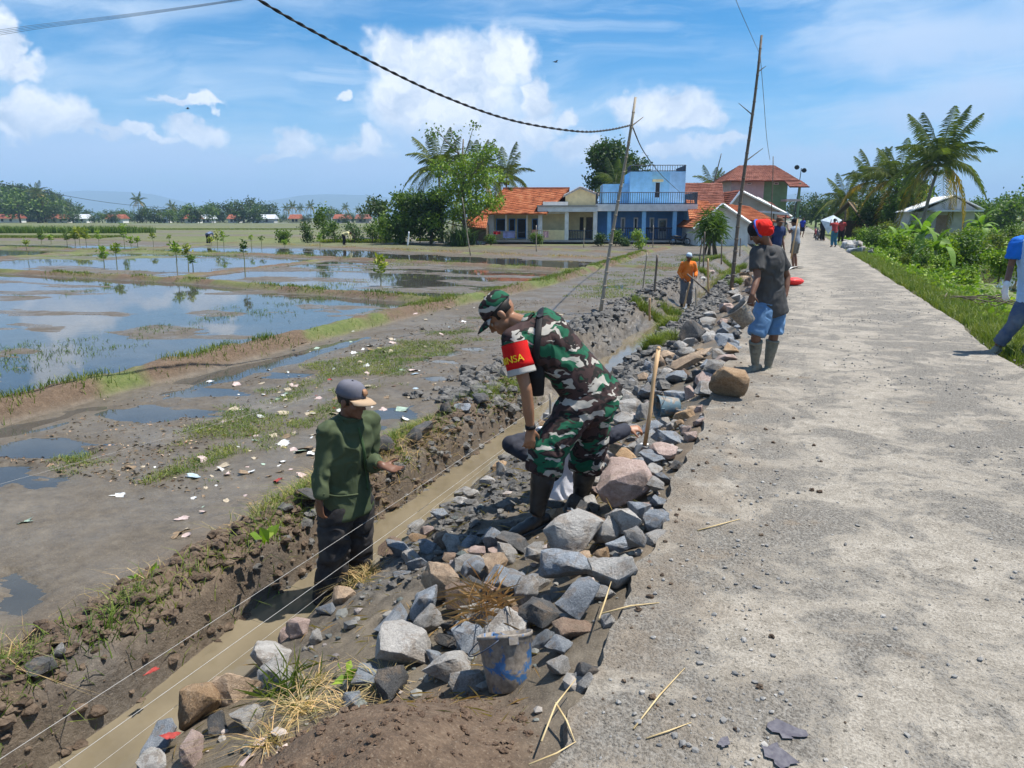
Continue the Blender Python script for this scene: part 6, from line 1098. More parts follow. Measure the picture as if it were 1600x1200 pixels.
# birds
def bird(u, v, d, lb):
    p = D(u, v, d); mb = MB().loft([(np.array([-.14, 0, 0]), np.array([0, .01, 0]), np.array([0, 0, .01])), (np.array([0, 0, 0]), np.array([0, .035, 0]), np.array([0, 0, .035])), (np.array([.12, 0, .01]), np.array([0, .02, 0]), np.array([0, 0, .02])), (np.array([.17, 0, .01]), np.array([0, .004, 0]), np.array([0, 0, .004]))], 6)
    for s in (-1, 1): mb.loft([(np.array([.02, 0, .02]), np.array([.06, 0, 0]), np.array([0, 0, .006])), (np.array([.03, s * .18, .08]), np.array([.05, 0, 0]), np.array([0, 0, .005])), (np.array([-.02, s * .36, .05]), np.array([.012, 0, 0]), np.array([0, 0, .003]))], 6)
    O('bird', mb.mesh('bird', True), BLACK, label=lb, cat='bird', loc=p, rot=(0, 0, .8))
bird(293, 170, 60, 'small dark bird flying left of the big cloud'); bird(868, 97, 50, 'dark bird flying right of the big cloud')
# white sheet and red bag dropped on the road
p = P(1236, 420, 0); o = O('sack', SCR[2], None, None, 'white sack lying flat at the bare feet of the man with shorts', 'sack', loc=p + np.array([0, 0, .05]), rot=(0, 0, 1), sc=(.42, .35, .14)); o.material_slots[0].link = 'OBJECT'; o.material_slots[0].material = LITM['white']
p = P(1240, 446, 0); O('plastic_bag', MB().ball((0, 0, .10), (.26, .15, .10), nu=14, nv=8).mesh('plastic_bag', True), MAT('red_plastic', (.70, .02, .02), (.85, .05, .04), scale=5, rough=.4, bump=.8, bscale=6, bdist=.05), label='bright red plastic bag on the road behind the bucket carrier', cat='bag', loc=p, rot=(0, 0, .5))
# cut stubble twigs by right verge
e = EMPTY('brush_pile', P(1540, 476, -.05), 'pile of cut brown branches on the grass verge', 'branches'); mb = MB()
for k in range(26): a = random.uniform(0, 6.28); l = random.uniform(.3, .7); c = np.array([random.gauss(0, .35), random.gauss(0, .25), random.uniform(.02, .16)]); d = np.array([math.cos(a), math.sin(a), random.uniform(-.1, .25)]) * l; mb.tube([c - d / 2, c + np.array([0, 0, .03]), c + d / 2], [.012, .010, .004], 5)
O('twigs', mb.mesh('twigs', True), BARK, e)
# ------------------------------------------------------------------ people
from mathutils.bvhtree import BVHTree
def vox(mb, vs, name, it=2, lam=.5):
    """fuse overlapping solids into one continuous skin"""
    src = mb.mesh(name, True); o = bpy.data.objects.new('tmp', src); COL.objects.link(o); md = o.modifiers.new('r', 'REMESH'); md.mode = 'VOXEL'; md.voxel_size = vs
    dg = bpy.context.evaluated_depsgraph_get(); me = bpy.data.meshes.new_from_object(o.evaluated_get(dg)); bpy.data.objects.remove(o); bpy.data.meshes.remove(src); me.name = name
    n = len(me.vertices); V = np.empty(n * 3, np.float32); me.vertices.foreach_get('co', V); V = V.reshape(-1, 3).astype(float); E = np.empty(len(me.edges) * 2, np.int32); me.edges.foreach_get('vertices', E); E = E.reshape(-1, 2)
    deg = np.bincount(E.ravel(), minlength=n)[:, None].clip(1)
    for _ in range(it):
        A = np.zeros_like(V); np.add.at(A, E[:, 0], V[E[:, 1]]); np.add.at(A, E[:, 1], V[E[:, 0]]); V = V + lam * (A / deg - V)
    me.vertices.foreach_set('co', V.astype(np.float32).ravel()); me.polygons.foreach_set('use_smooth', np.ones(len(me.polygons), bool)); me.update(); return me
def wrinkle(me, amp, sc, st=(1, 1, 1), seed=0.0):
    n = len(me.vertices); V = np.empty(n * 3, np.float32); me.vertices.foreach_get('co', V); V = V.reshape(-1, 3).astype(float); N = np.empty(n * 3, np.float32); me.vertex_normals.foreach_get('vector', N); N = N.reshape(-1, 3)
    q = V * sc * np.array(st) + seed; w = fbm(q[:, 0], q[:, 1], q[:, 2], o=2) * 1.1; q2 = q + 1.2 * w[:, None]; r = 1 - 2 * np.abs(fbm(q2[:, 0], q2[:, 1], q2[:, 2], o=2)); V = V + N * (amp * (r - .35))[:, None]; me.vertices.foreach_set('co', V.astype(np.float32).ravel()); me.update(); return me
SKIN = {k: MAT('skin_' + k, c, tuple(q * .78 for q in c), scale=9, rough=.5, bump=.2, bscale=60, bdist=.004, spec=.45) for k, c in dict(mid=(.30, .145, .078), dark=(.17, .078, .045), warm=(.36, .165, .09)).items()}
def FAB(name, c, c2=None, rough=.85, scale=5, bump=.35): return MAT(name, c, c2 or tuple(q * .72 for q in c), scale=scale, rough=rough, bump=bump, bscale=140, bdist=.004, spec=.2)
RUB = MAT('black_rubber', (.012, .013, .014), (.03, .031, .032), scale=6, rough=.32, rough2=.6, spec=.5); RUBM = MAT('muddy_rubber', (.14, .145, .115), (.21, .20, .155), (.10, .095, .08), scale=7, rough=.8, bump=.4); HAIR = MAT('black_hair', (.012, .010, .009), (.022, .018, .015), rough=.6); EYEW = MAT('eye', (.45, .42, .38), (.4, .37, .33), rough=.2)
def limb(mb, a, ra, b, rb, mid=None, caps=True, n=12):
    a, b = np.asarray(a, float), np.asarray(b, float); mb.tube([a, (a + b) / 2, b], [ra, mid or (ra + rb) / 2, rb], n)
    if caps: mb.ball(a, ra, nu=n, nv=8); mb.ball(b, rb, nu=n, nv=8)
def hand(mb, wr, d, n, curl, thumb, s=1.0, fist=False):
    d = nrm(d); n = nrm(np.asarray(n) - d * np.dot(n, d)); ac = np.cross(d, n) * thumb
    mb.loft([(wr - d * .02 * s, ac * .026 * s, n * .018 * s), (wr + d * .03 * s, ac * .036 * s, n * .017 * s), (wr + d * .088 * s, ac * .041 * s, n * .013 * s)], 12)
    for i, L in enumerate((.070, .078, .073, .058)):
        p = wr + d * .082 * s + ac * (1.5 - i) * .0205 * s; v = nrm(d + ac * (1.5 - i) * .07); th = curl * (1 + .12 * i)
        for k, f in enumerate((.45, .32, .26)): ang = th * (k + .6); dv = nrm(v * math.cos(ang) + n * math.sin(ang)); q = p + dv * L * f * s; limb(mb, p, (.0095 - .0008 * k) * s, q, (.0088 - .0009 * k) * s, n=8); p = q
    p = wr + d * .022 * s + ac * .030 * s; v = nrm(d * .65 + ac * .7 + n * .25); q = p + v * .042 * s; limb(mb, p, .0135 * s, q, .0105 * s, n=8); limb(mb, q, .0105 * s, q + nrm(v * .8 + d * .5 + n * .35 * (1 + curl)) * .032 * s, .0085 * s, n=8)
def head(mb, c, hf, hu, s=1.0):
    hs = np.cross(hf, hu); M = np.array([hs, hf, hu]).T; A = lambda x, y, z: c + (hs * x + hf * y + hu * z) * s; B = lambda p, r: mb.ball(p, np.array(r) * s, M, 16, 12)
    B(A(0, -.005, .03), (.076, .096, .088)); B(A(0, .03, -.03), (.063, .066, .075)); B(A(0, .055, -.075), (.040, .038, .034)); B(A(0, .035, -.055), (.052, .05, .05)); B(A(0, .085, .025), (.05, .018, .016))
    B(A(0, .100, -.012), (.0115, .014, .026)); B(A(0, .108, -.026), (.0165, .016, .012)); B(A(0, .090, -.055), (.023, .012, .007)); B(A(0, .088, -.067), (.020, .011, .008)); B(A(0, .083, -.095), (.02, .016, .014))
    for q in (-1, 1): B(A(q * .077, -.008, -.005), (.010, .020, .032)); B(A(q * .045, .062, -.02), (.022, .022, .02)); B(A(q * .076, -.002, -.03), (.007, .011, .012))
def cap(parent, c, hf, hu, s, mat, vis, off, rise=.075, logo=None):
    hs = np.cross(hf, hu); A = lambda x, y, z: c + (hs * x + hf * y + hu * z) * s - off; rings = []
    for t in np.linspace(0, 1, 8): f = math.cos(t * math.pi / 2) ** .55 if t < 1 else .02; z = .040 + (rise + .045) * math.sin(t * math.pi / 2) * .82; rings.append((A(0, -.006, z), hs * .086 * s * f, hf * .108 * s * f))
    o = O('cap', MB().loft(rings, 24).mesh('cap', True), mat, parent); V = []; n = 13
    for k, (ext, dz) in enumerate(((0, 0), (.045, -.004), (.085, -.018))):
        for i in range(n): a = -1.15 + 2.3 * i / (n - 1); rr = 1 + 0; V.append(A(math.sin(a) * (.088 + .003 * k), math.cos(a) * .100 + ext * max(0, math.cos(a * 1.12)) ** .6, .048 + dz - .022 * (math.sin(a) ** 2)))
    V = np.array(V); m = len(V); V = np.concatenate([V, V - hu * .005 * s]); F = [(k * n + i, k * n + i + 1, (k + 1) * n + i + 1, (k + 1) * n + i) for k in range(2) for i in range(n - 1)]; F += [tuple(j + m for j in reversed(f)) for f in F]; r = list(range(n)) + [2 * n - 1, 3 * n - 1] + [3 * n - 1 - i for i in range(1, n)] + [n]; F += [(r[k], r[k] + m, r[(k + 1) % len(r)] + m, r[(k + 1) % len(r)]) for k in range(len(r))]
    O('visor', mesh_np('visor', V, np.array(F), True), vis, o); O('button', MB().ball(A(0, -.006, .042 + (rise + .045) * .82), .008 * s, nu=8, nv=5).mesh('button', True), mat, o)
    if logo is not None: O('badge', MB().loft([(A(0, .094, .085), hs * .026 * s, hu * .024 * s - hf * .012 * s), (A(0, .104, .088), hs * .022 * s, hu * .020 * s - hf * .010 * s)], 14).mesh('badge', True), logo, o)
    return o
def boot(parent, kn, an, toe, off, mat, top=.86, vs=.009, r=.070, s=1.0):
    mb = MB(); kn, an, toe = (np.asarray(q) - off for q in (kn, an, toe)); t = an + (kn - an) * top; mb.tube([t, an + (kn - an) * .5, an + (kn - an) * .18, an], [r * s, r * .92 * s, r * .68 * s, r * .62 * s], 16)
    d = nrm((toe - an) * [1, 1, .35]); up = np.array([0, 0, 1.0]); sd_ = nrm(np.cross(d, up)); up = np.cross(sd_, d); f = an - up * .035 * s
    for y, a, b, z in ((-.055, .036, .042, -.02), (0, .044, .055, -.012), (.06, .046, .044, -.022), (.12, .049, .036, -.03), (.17, .045, .03, -.034), (.195, .032, .024, -.036)): mb.ball(f + d * y * s + up * z * s, (.045 * s, a * s, b * s), np.array([d, sd_, up]).T, 12, 8)
    so = MB(); so.loft([(f + d * -.095 * s - up * .06 * s, sd_ * .03 * s, up * .012 * s), (f + d * -.06 * s - up * .06 * s, sd_ * .042 * s, up * .016 * s), (f + d * .06 * s - up * .062 * s, sd_ * .046 * s, up * .014 * s), (f + d * .14 * s - up * .064 * s, sd_ * .052 * s, up * .014 * s), (f + d * .205 * s - up * .062 * s, sd_ * .036 * s, up * .013 * s), (f + d * .228 * s - up * .060 * s, sd_ * .012 * s, up * .01 * s)], 12)
    b = O('boot', wrinkle(vox(mb, vs, 'boot', 3), .004, 14, (1, 1, 1.6)), mat, parent); O('sole', so.mesh('sole', True), mat, b); O('boot_rim', MB().loft([(t + nrm(kn - an) * q, x * (r * s + .004), y * (r * s + .004)) for q in (-.012, .012) for x, y in [(nrm(np.cross(kn - an, FH)), nrm(np.cross(np.cross(kn - an, FH), kn - an)))]], 16).mesh('boot_rim', True), mat, b); return b
def person(label, J, st, group=None):
    """J: joints in world space; st: style"""
    J = {k: np.asarray(v, float) for k, v in J.items()}; s = st.get('s', 1.0); vs = st.get('vs', .008); off = J.get('base', (J['anL'] + J['anR']) / 2); L = lambda k: J[k] - off
    sd_ = nrm(J['shL'] - J['shR']); hp = nrm(J['hipL'] - J['hipR']); pel, nk = L('pelvis'), L('neck'); wst = L('waist') if 'waist' in J else pel * .6 + nk * .4; ch = L('chest') if 'chest' in J else pel * .25 + nk * .75
    hf = nrm(J['hf']); hu = nrm(J['hu'] - hf * np.dot(J['hu'], hf)); hc = L('head')
    gi = st.get('girth', 1.0)
    def torso(mb, g, hem=None, top=True):
        pts = [pel - nrm(wst - pel) * (.10 if hem is None else hem), pel, wst, ch, ch * .35 + nk * .65] + ([nk] if top else []); A = [.150, .160, .142, .168, .165, .075]; Bx = [.108, .112, .098, .118, .095, .068]; R = []
        for i, p in enumerate(pts):
            tg = nrm(pts[min(i + 1, len(pts) - 1)] - pts[max(i - 1, 0)]); sv = hp if i < 2 else sd_; sv = nrm(sv - tg * np.dot(sv, tg)); fv = np.cross(sv, tg); gg = g if i < 5 else g * .4; gk = gi if i < 5 else 1.0; fl = st.get('flare', 0) if (i == 0 and hem is not None) else 0; R.append((p, sv * (A[i] * s * gk + gg + fl), fv * (Bx[i] * s * gk + gg * 1.1 + fl)))
        mb.loft(R, 20)
    mb = MB(); torso(mb, -.012)
    limb(mb, nk - nrm(hc - nk) * .02, .058 * s, hc - hu * .055 * s - hf * .012 * s, .05 * s); head(mb, hc, hf, hu, s * st.get('hs', 1))
    for k in 'LR':
        sh, el, wr = L('sh' + k), L('el' + k), L('wr' + k); limb(mb, ch * .3 + nk * .7, .06 * s, sh, .05 * s); limb(mb, sh, .050 * s, el, .038 * s, .046 * s); limb(mb, el, .038 * s, wr, .026 * s, .038 * s)
        hd = J.get('hd' + k); hd = nrm(wr - el) if hd is None else hd; hn = J.get('hn' + k); hn = (-sd_ if k == 'L' else sd_) if hn is None else hn
        hand(mb, wr, hd, hn, st.get('curl' + k, .35), (1 if k == 'L' else -1) * st.get('thumb' + k, 1), s * .98)
        hip, kn, an, toe = L('hip' + k), L('kn' + k), L('an' + k), L('toe' + k); limb(mb, hip, .080 * s, kn, .052 * s, .072 * s); limb(mb, kn, .052 * s, an, .036 * s, .054 * s)
        if st.get('boots'): continue
        d = nrm((toe - an) * [1, 1, .4]); limb(mb, an - np.array([0, 0, .03]) * s, .034 * s, an + d * .15 * s - np.array([0, 0, .055]) * s, .026 * s, .036 * s); mb.ball(an - d * .03 * s - np.array([0, 0, .045]) * s, .034 * s, nu=8, nv=6)
    body = O('person', vox(mb, st.get('bvs', vs), 'body', 2), SKIN[st.get('skin', 'mid')], None, label, 'person', group, loc=off)
    # shirt
    mb = MB(); torso(mb, .016 * s, st.get('hem', .10))
    for k in 'LR':
        sh, el, wr = L('sh' + k), L('el' + k), L('wr' + k); limb(mb, ch * .3 + nk * .7, .075 * s, sh, .070 * s)
        if st.get('sleeve') == 'long': limb(mb, sh, .070 * s, el, .058 * s); mb.ball(el, .06 * s); q = el + (wr - el) * .93; mb.tube([el, (el + q) / 2, q], [.058 * s, .056 * s, .046 * s], 14)
        else: f = st.get('sl', .62); q = sh + (el - sh) * f; mb.ball(sh, .072 * s); mb.tube([sh, (sh + q) / 2, q], [.072 * s, .074 * s, .079 * s], 16)
    shirt = O('shirt', wrinkle(vox(mb, vs * 1.1, 'shirt', 3), st.get('wr', .012), 6.5, (1, 1, .8), len(label)), st['shirt'], body)
    if st.get('collar'):
        ax = nrm(hc - nk); x = nrm(np.cross(ax, hf)); y = np.cross(x, ax); O('collar', MB().loft([(nk - ax * .015, x * .082 * s, y * .086 * s), (nk + ax * .03, x * .068 * s, y * .072 * s), (nk + ax * .034, x * .062 * s, y * .066 * s), (nk - ax * .008, x * .088 * s, y * .093 * s)], 18, False).mesh('collar', True), st['shirt'], shirt)
    # trousers
    mb = MB(); f = {'long': .97, 'short': None, 'knee': None}[st.get('plen', 'long')]; tgp = nrm(wst - pel); fv = np.cross(hp, tgp); mb.loft([(pel + tgp * .09, hp * .142 * s * gi, fv * .100 * s * gi), (pel, hp * .160 * s * gi, fv * .112 * s * gi), (pel - tgp * .09, hp * .162 * s * gi, fv * .122 * s * gi)], 20)
    pw = st.get('pw', 1.0)
    for k in 'LR':
        hip, kn, an = L('hip' + k), L('kn' + k), L('an' + k); end = st.get('pend', .97)
        if st.get('plen', 'long') == 'long': limb(mb, hip, .104 * s * (.4 + .6 * pw), kn, .080 * s * pw, .098 * s * (.4 + .6 * pw)); mb.ball(kn, .082 * s * pw); q = kn + (an - kn) * end; mb.tube([kn, (kn + q) / 2, q], [.080 * s * pw, .080 * s * pw, .076 * s * pw], 16)
        else: q = hip + (kn - hip) * st.get('shl', .92); mb.ball(hip, .105 * s); mb.tube([hip, (hip + q) / 2, q], [.105 * s, .102 * s, .094 * s], 16)
    O('trousers' if st.get('plen', 'long') == 'long' else 'shorts', wrinkle(vox(mb, vs * 1.15, 'trousers', 3), st.get('wr', .012) * 1.15, 6, (1, 1, 1.3), 3.0 + len(label)), st['pants'], body)
    if st.get('boots'):
        for k in 'LR': boot(body, J['kn' + k], J['an' + k], J['toe' + k], off, st['boots'], st.get('btop', .84), max(.009, vs), st.get('br', .070), s=s)
    if st.get('hat') == 'cap': cap(body, J['head'], hf, hu, s * st.get('hs', 1), st['hatm'], st.get('visor', st['hatm']), off, logo=st.get('logo'))
    hs = np.cross(hf, hu); s0 = s; s = s * st.get('hs', 1)
    if st.get('hair', True): O('hair', MB().ball(hc + (-hf * .012 + hu * .026) * s, np.array([.082, .098, .090]) * s, np.array([hs, nrm(hf * .85 + hu * .5), nrm(hu * .85 - hf * .5)]).T, 18, 12).mesh('hair', True), HAIR, body) if st.get('hat') != 'cap' else O('hair', MB().loft([(hc + hu * z * s - hf * (.012 + .0) * s, hs * a * s, hf * b * s) for z, a, b in ((.055, .0815, .094), (.02, .0805, .086), (-.015, .076, .070))], 20).mesh('hair', True), HAIR, body)
    if vs < .012:
        for q in (-1, 1): O('eye', MB().ball(hc + (hs * q * .030 + hf * .077 - hu * .002) * s, .0125 * s, nu=10, nv=8).mesh('eye', True), EYEW, body)
    return body, shirt, off
def camo():
    m = bpy.data.materials.new('woodland_camouflage'); m.use_nodes = True; t = NT(m.node_tree); B = t.n['Principled BSDF']; tc = t.new('ShaderNodeTexCoord').outputs['Object']
    wp = t.vm('ADD', tc, t.vm('MULTIPLY', t.vm('SUBTRACT', t.noise(tc, 7, 2, .5, out=1), (.5, .5, .5)), (.13, .13, .13)))
    n1 = t.noise(t.vm('MULTIPLY', wp, (.8, .8, 1.7)), 6.6, 2.2, .5); n2 = t.noise(t.vm('ADD', t.vm('MULTIPLY', wp, (.7, .7, 2.1)), (3, 9, 4)), 8.2, 2.2, .52); n3 = t.noise(t.vm('ADD', t.vm('MULTIPLY', wp, (.8, .8, 1.9)), (13, 5, 8)), 9.6, 2, .5)
    c = t.mix(t.ss(n1, .505, .52), (.046, .026, .026, 1), (.006, .092, .048, 1)); c = t.mix(t.ss(t.m('ABSOLUTE', t.m('SUBTRACT', n1, .48)), .022, .016), c, (.012, .011, .011, 1))
    c = t.mix(t.ss(n2, .58, .592), c, (.40, .38, .34, 1)); c = t.mix(t.ss(n3, .60, .612), c, (.012, .011, .012, 1)); c = t.mix(t.m('MULTIPLY', t.noise(tc, 30, 4, .6), .2), c, (.07, .06, .05, 1))
    t.put(B, 'Base Color', c); B.inputs['Roughness'].default_value = .85; B.inputs['Specular IOR Level'].default_value = .2; bn = t.new('ShaderNodeBump'); bn.inputs['Strength'].default_value = .4; bn.inputs['Distance'].default_value = .004; t.put(bn, 'Height', t.noise(tc, 120, 3, .6)); t.l.new(bn.outputs[0], B.inputs['Normal']); return m
CAMO = camo(); YEL = MAT('yellow_print', (.80, .58, .02), (.74, .52, .02), rough=.7); REDC = FAB('red_armband', (.62, .012, .012)); BLK = FAB('black_webbing', (.012, .012, .014), rough=.6)
# --- soldier, bent over with his hand on his knee
side = W(-.58, -.80, -.10); nkp = D(824, 508, 4.68); pv = D(922, 612, 4.82)
J = dict(neck=nkp, pelvis=pv, waist=D(884, 566, 4.76), chest=D(846, 528, 4.70), shL=nkp + nrm(side) * .175 + W(.01, 0, -.045), shR=nkp - nrm(side) * .175 + W(.015, 0, -.02), head=D(784, 491, 4.74), hf=W(-.66, .02, -.75), hu=W(-.76, .12, .62),
         elL=D(822, 608, 4.47), wrL=D(829, 670, 4.50), hdL=W(-.05, -.08, -1), hnL=W(-.3, .9, 0), elR=D(884, 596, 5.0), wrR=D(905, 655, 5.02), hdR=W(0, -.1, -1), hnR=W(.2, -.9, 0), hipL=pv + nrm(side) * .095 - W(0, 0, .03), hipR=pv - nrm(side) * .095 - W(0, 0, .03),
         knL=D(855, 704, 4.60), anL=D(839, 802, 4.60), toeL=D(797, 830, 4.50), knR=D(918, 712, 4.96), anR=D(906, 784, 4.98), toeR=D(868, 806, 4.90))
body, shirt, off = person('soldier in camouflage uniform and black rubber boots bending over the rubble', J, dict(shirt=CAMO, pants=CAMO, boots=RUB, hat='cap', hatm=CAMO, skin='mid', sleeve='short', sl=.66, vs=.0085, bvs=.0065, hem=.14, wr=.016, pend=.34, pw=1.52, btop=.90, girth=1.2, flare=.02, br=.086, hs=1.10, curlL=.38, collar=True))
def band(parent, a, b, ra, rb, mat, name, t0, t1, off):
    a = np.asarray(a) - off; b = np.asarray(b) - off; d = nrm(b - a); x = nrm(np.cross(d, FH)); y = np.cross(d, x); R = [(a + (b - a) * t, x * (ra + (rb - ra) * (t - t0) / (t1 - t0)), y * (ra + (rb - ra) * (t - t0) / (t1 - t0))) for t in np.linspace(t0, t1, 6)]; R = R + [(c, q * .93, w * .93) for c, q, w in reversed(R)]; R.append(R[0]); return O(name, wrinkle(MB().loft(R, 28, False).mesh(name, True), .005, 9), mat, parent)
bd = band(shirt, J['shL'], J['elL'], .084, .089, REDC, 'armband', .10, .58, off); band(shirt, J['shL'], J['elL'], .088, .090, FAB('pale_cuff', (.42, .40, .37)), 'cuff', .58, .70, off)
fc = bpy.data.curves.new('txt', 'FONT'); fc.body = 'BABINSA'; fc.size = .062; fc.extrude = .001; fc.align_x = 'RIGHT'; fo = bpy.data.objects.new('txt', fc); COL.objects.link(fo); tm = bpy.data.meshes.new_from_object(fo.evaluated_get(bpy.context.evaluated_depsgraph_get())); bpy.data.objects.remove(fo)
bm = bmesh.new(); bm.from_mesh(tm); bmesh.ops.subdivide_edges(bm, edges=[e for e in bm.edges if e.calc_length() > .015], cuts=2); bm.to_mesh(tm); bm.free()
V = np.array([v.co for v in tm.vertices]); a = J['shL'] - off; d = nrm(J['elL'] - J['shL']); fr = -FH - d * np.dot(-FH, d); fr = nrm(fr); rt = nrm(np.cross(fr, d)) * -1; rt = rt if np.dot(rt, RT) > 0 else -rt; R_ = .0945; ang = .42 + V[:, 0] / R_; tm.vertices.foreach_set('co', (a + d * (.40 * np.linalg.norm(J['elL'] - J['shL']))[None] + np.outer(.02 - V[:, 1], d) + np.outer(np.cos(ang), fr) * (R_ + V[:, 2:3]) + np.outer(np.sin(ang), rt) * (R_ + V[:, 2:3])).astype(np.float32).ravel()); tm.name = 'lettering'; O('lettering', tm, YEL, bd)
def strip(parent, mesh, pts, w, mat, name, off, lift=.008, n=26):
    """webbing laid on the cloth under the given sight points"""
    me = mesh.data; bv = BVHTree.FromPolygons([v.co for v in me.vertices], [p.vertices for p in me.polygons]); o = np.array([0, 0, CAMH]) - off; C = []; N = []
    us = np.interp(np.linspace(0, len(pts) - 1, n), range(len(pts)), [p[0] for p in pts]); vs_ = np.interp(np.linspace(0, len(pts) - 1, n), range(len(pts)), [p[1] for p in pts])
    for u, v in zip(us, vs_):
        h = bv.ray_cast(Vector(o), Vector(nrm(ray(u, v))))
        if h[0] is not None: C.append(np.array(h[0])); N.append(np.array(h[1]))
    C = np.array(C); N = np.array(N)
    for _ in range(3): C[1:-1] = (C[:-2] + C[1:-1] * 2 + C[2:]) / 4; N[1:-1] = N[:-2] + N[1:-1] + N[2:]
    R = []
    for i in range(len(C)): tg = nrm(C[min(i + 1, len(C) - 1)] - C[max(i - 1, 0)]); nn = nrm(N[i]); sx = nrm(np.cross(tg, nn)); R.append((C[i] + nn * lift, sx * w, nn * .004))
    return O(name, MB().loft(R, 8).mesh(name, True), mat, parent), C, N
sp_, C_, N_ = strip(shirt, shirt, [(846, 484), (843, 500), (840, 530), (836, 560), (838, 600)], .021, BLK, 'shoulder_strap', off); k = 5; sx = nrm(np.cross(C_[6] - C_[4], N_[5])); tg = nrm(C_[6] - C_[4]); O('buckle', MB().loft([(C_[k] + nrm(N_[k]) * q, sx * .026, tg * .02) for q in (.008, .02)], 4).mesh('buckle'), MAT('buckle_plastic', (.03, .03, .032), (.05, .05, .05), rough=.35), sp_)
O('pouch', vox(MB().loft([(D(838, 560, 4.58) - off, RT * .055, FH * .03), (D(836, 590, 4.57) - off, RT * .065, FH * .04), (D(838, 618, 4.60) - off, RT * .05, FH * .035)], 12), .008, 'pouch', 3), BLK, body)
O('watch', MB().tube([J['wrL'] - off - (J['wrL'] - J['elL']) * .10, J['wrL'] - off - (J['wrL'] - J['elL']) * .01], .034, 14).mesh('watch', True), BLK, body)
# --- man in the green shirt standing in the ditch
side = W(.62, .74, 0); nkp = D(545, 654, 4.54); pv = D(540, 782, 4.56)
J = dict(neck=nkp, pelvis=pv, waist=D(537, 735, 4.55), chest=D(540, 690, 4.54), shL=nkp + nrm(side) * .165 - W(0, 0, .055), shR=nkp - nrm(side) * .165 - W(0, 0, .06), head=D(548, 626, 4.52), hf=W(.90, -.34, -.20), hu=W(.15, -.05, 1),
         elL=D(576, 722, 4.66), wrL=D(597, 727, 4.40), hdL=W(.82, -.30, -.16), hnL=W(.1, -.35, 1), elR=D(503, 728, 4.40), wrR=D(499, 782, 4.32), hdR=W(-.02, .05, -1), hnR=W(.5, .6, 0), hipL=pv + nrm(side) * .085 - W(0, 0, .03), hipR=pv - nrm(side) * .085 - W(0, 0, .03),
         knL=D(558, 856, 4.66), anL=D(560, 922, 4.74), toeL=D(590, 938, 4.66), knR=D(524, 860, 4.46), anR=D(511, 940, 4.50), toeR=D(540, 958, 4.40))
GSH = FAB('olive_green_shirt', (.046, .064, .032), (.080, .100, .052), scale=3)
body, shirt, off = person('man in olive green shirt and two-tone cap standing in the ditch', J, dict(s=.95, shirt=GSH, pants=FAB('black_muddy_trousers', (.022, .021, .023), (.06, .055, .052), scale=9), hat='cap', hatm=FAB('grey_violet_cap', (.15, .15, .18)), visor=FAB('tan_visor', (.46, .33, .22)), logo=MAT('cap_badge', (.50, .25, .12), (.10, .08, .07), scale=60, rough=.6), skin='dark', sleeve='long', vs=.0085, bvs=.0065, hem=.07, wr=.024, pw=1.2, girth=1.08, flare=.02, curlL=.20, curlR=.35, collar=True, thumbL=-1))
strip(shirt, shirt, [(560, 668), (568, 700), (572, 735), (574, 765)], .010, FAB('green_placket', (.055, .10, .04)), 'placket', off, .003)
strip(shirt, shirt, [(505, 772), (530, 776), (560, 772)], .006, GSH, 'hem_band', off, .003, 12)
# --- man with red head cloth carrying a pail
side = W(-.80, -.56, 0); nkp = D(1199, 386, 8.0); pv = D(1205, 472, 8.06)
J = dict(neck=nkp, pelvis=pv, shL=nkp + nrm(side) * .165 - W(0, 0, .06), shR=nkp - nrm(side) * .17 - W(0, 0, .06), head=D(1186, 362, 7.98), hf=W(-.72, .35, -.55), hu=W(-.45, .2, .85),
         elL=D(1183, 434, 7.84), wrL=D(1175, 461, 7.72), hdL=W(-.1, 0, -1), hnL=W(.4, .8, 0), elR=D(1230, 432, 8.16), wrR=D(1227, 462, 8.06), hdR=W(-.05, 0, -1), hnR=W(-.8, .2, 0), hipL=pv + nrm(side) * .09 - W(0, 0, .03), hipR=pv - nrm(side) * .09 - W(0, 0, .03),
         knL=D(1181, 526, 7.92), anL=D(1180, 568, 8.0), toeL=D(1160, 580, 7.90), knR=D(1209, 524, 8.08), anR=D(1200, 570, 8.10), toeR=D(1192, 580, 7.95))
body, shirt, off = person('man with red head cloth, grey shirt and blue shorts carrying a muddy pail', J, dict(shirt=FAB('charcoal_shirt', (.048, .048, .050), (.075, .074, .075)), pants=FAB('blue_shorts', (.085, .19, .36), (.15, .26, .42)), plen='short', boots=RUBM, btop=.80, skin='dark', sleeve='short', sl=.68, vs=.010, bvs=.008, hem=.13, wr=.018, hair=True, curlL=.75, shl=.95, girth=1.06, flare=.025))
hc = J['head'] - off; rc = MB(); bk = nrm(W(.62, -.45, .35)); rc.ball(hc + bk * .035 + W(0, 0, .03), (.118, .10, .092), np.array([nrm(np.cross(bk, [0, 0, 1])), bk, np.cross(nrm(np.cross(bk, [0, 0, 1])), bk)]).T, 18, 12); rc.ball(hc + bk * .10 - W(-.01, 0, .02), (.055, .045, .06)); O('head_cloth', wrinkle(vox(rc, .009, 'head_cloth', 2), .014, 11), FAB('red_head_cloth', (.60, .012, .010), (.72, .03, .02)), body)
O('knit_cap', wrinkle(vox(MB().ball(hc - bk * .025 + W(0, 0, .035), (.10, .10, .095)), .010, 'knit_cap', 2), .006, 12), FAB('dark_knit_cap', (.02, .02, .024)), body); A_ = np.linspace(0, 2 * math.pi, 25); x_ = nrm(np.cross(bk, [0, 0, 1])); y_ = np.cross(x_, bk); O('blue_band', MB().tube([hc + bk * .0 + W(0, 0, .032) + x_ * .106 * math.cos(q) + y_ * .098 * math.sin(q) for q in A_], .011, 8).mesh('blue_band', True), FAB('blue_band', (.06, .14, .52)), body)
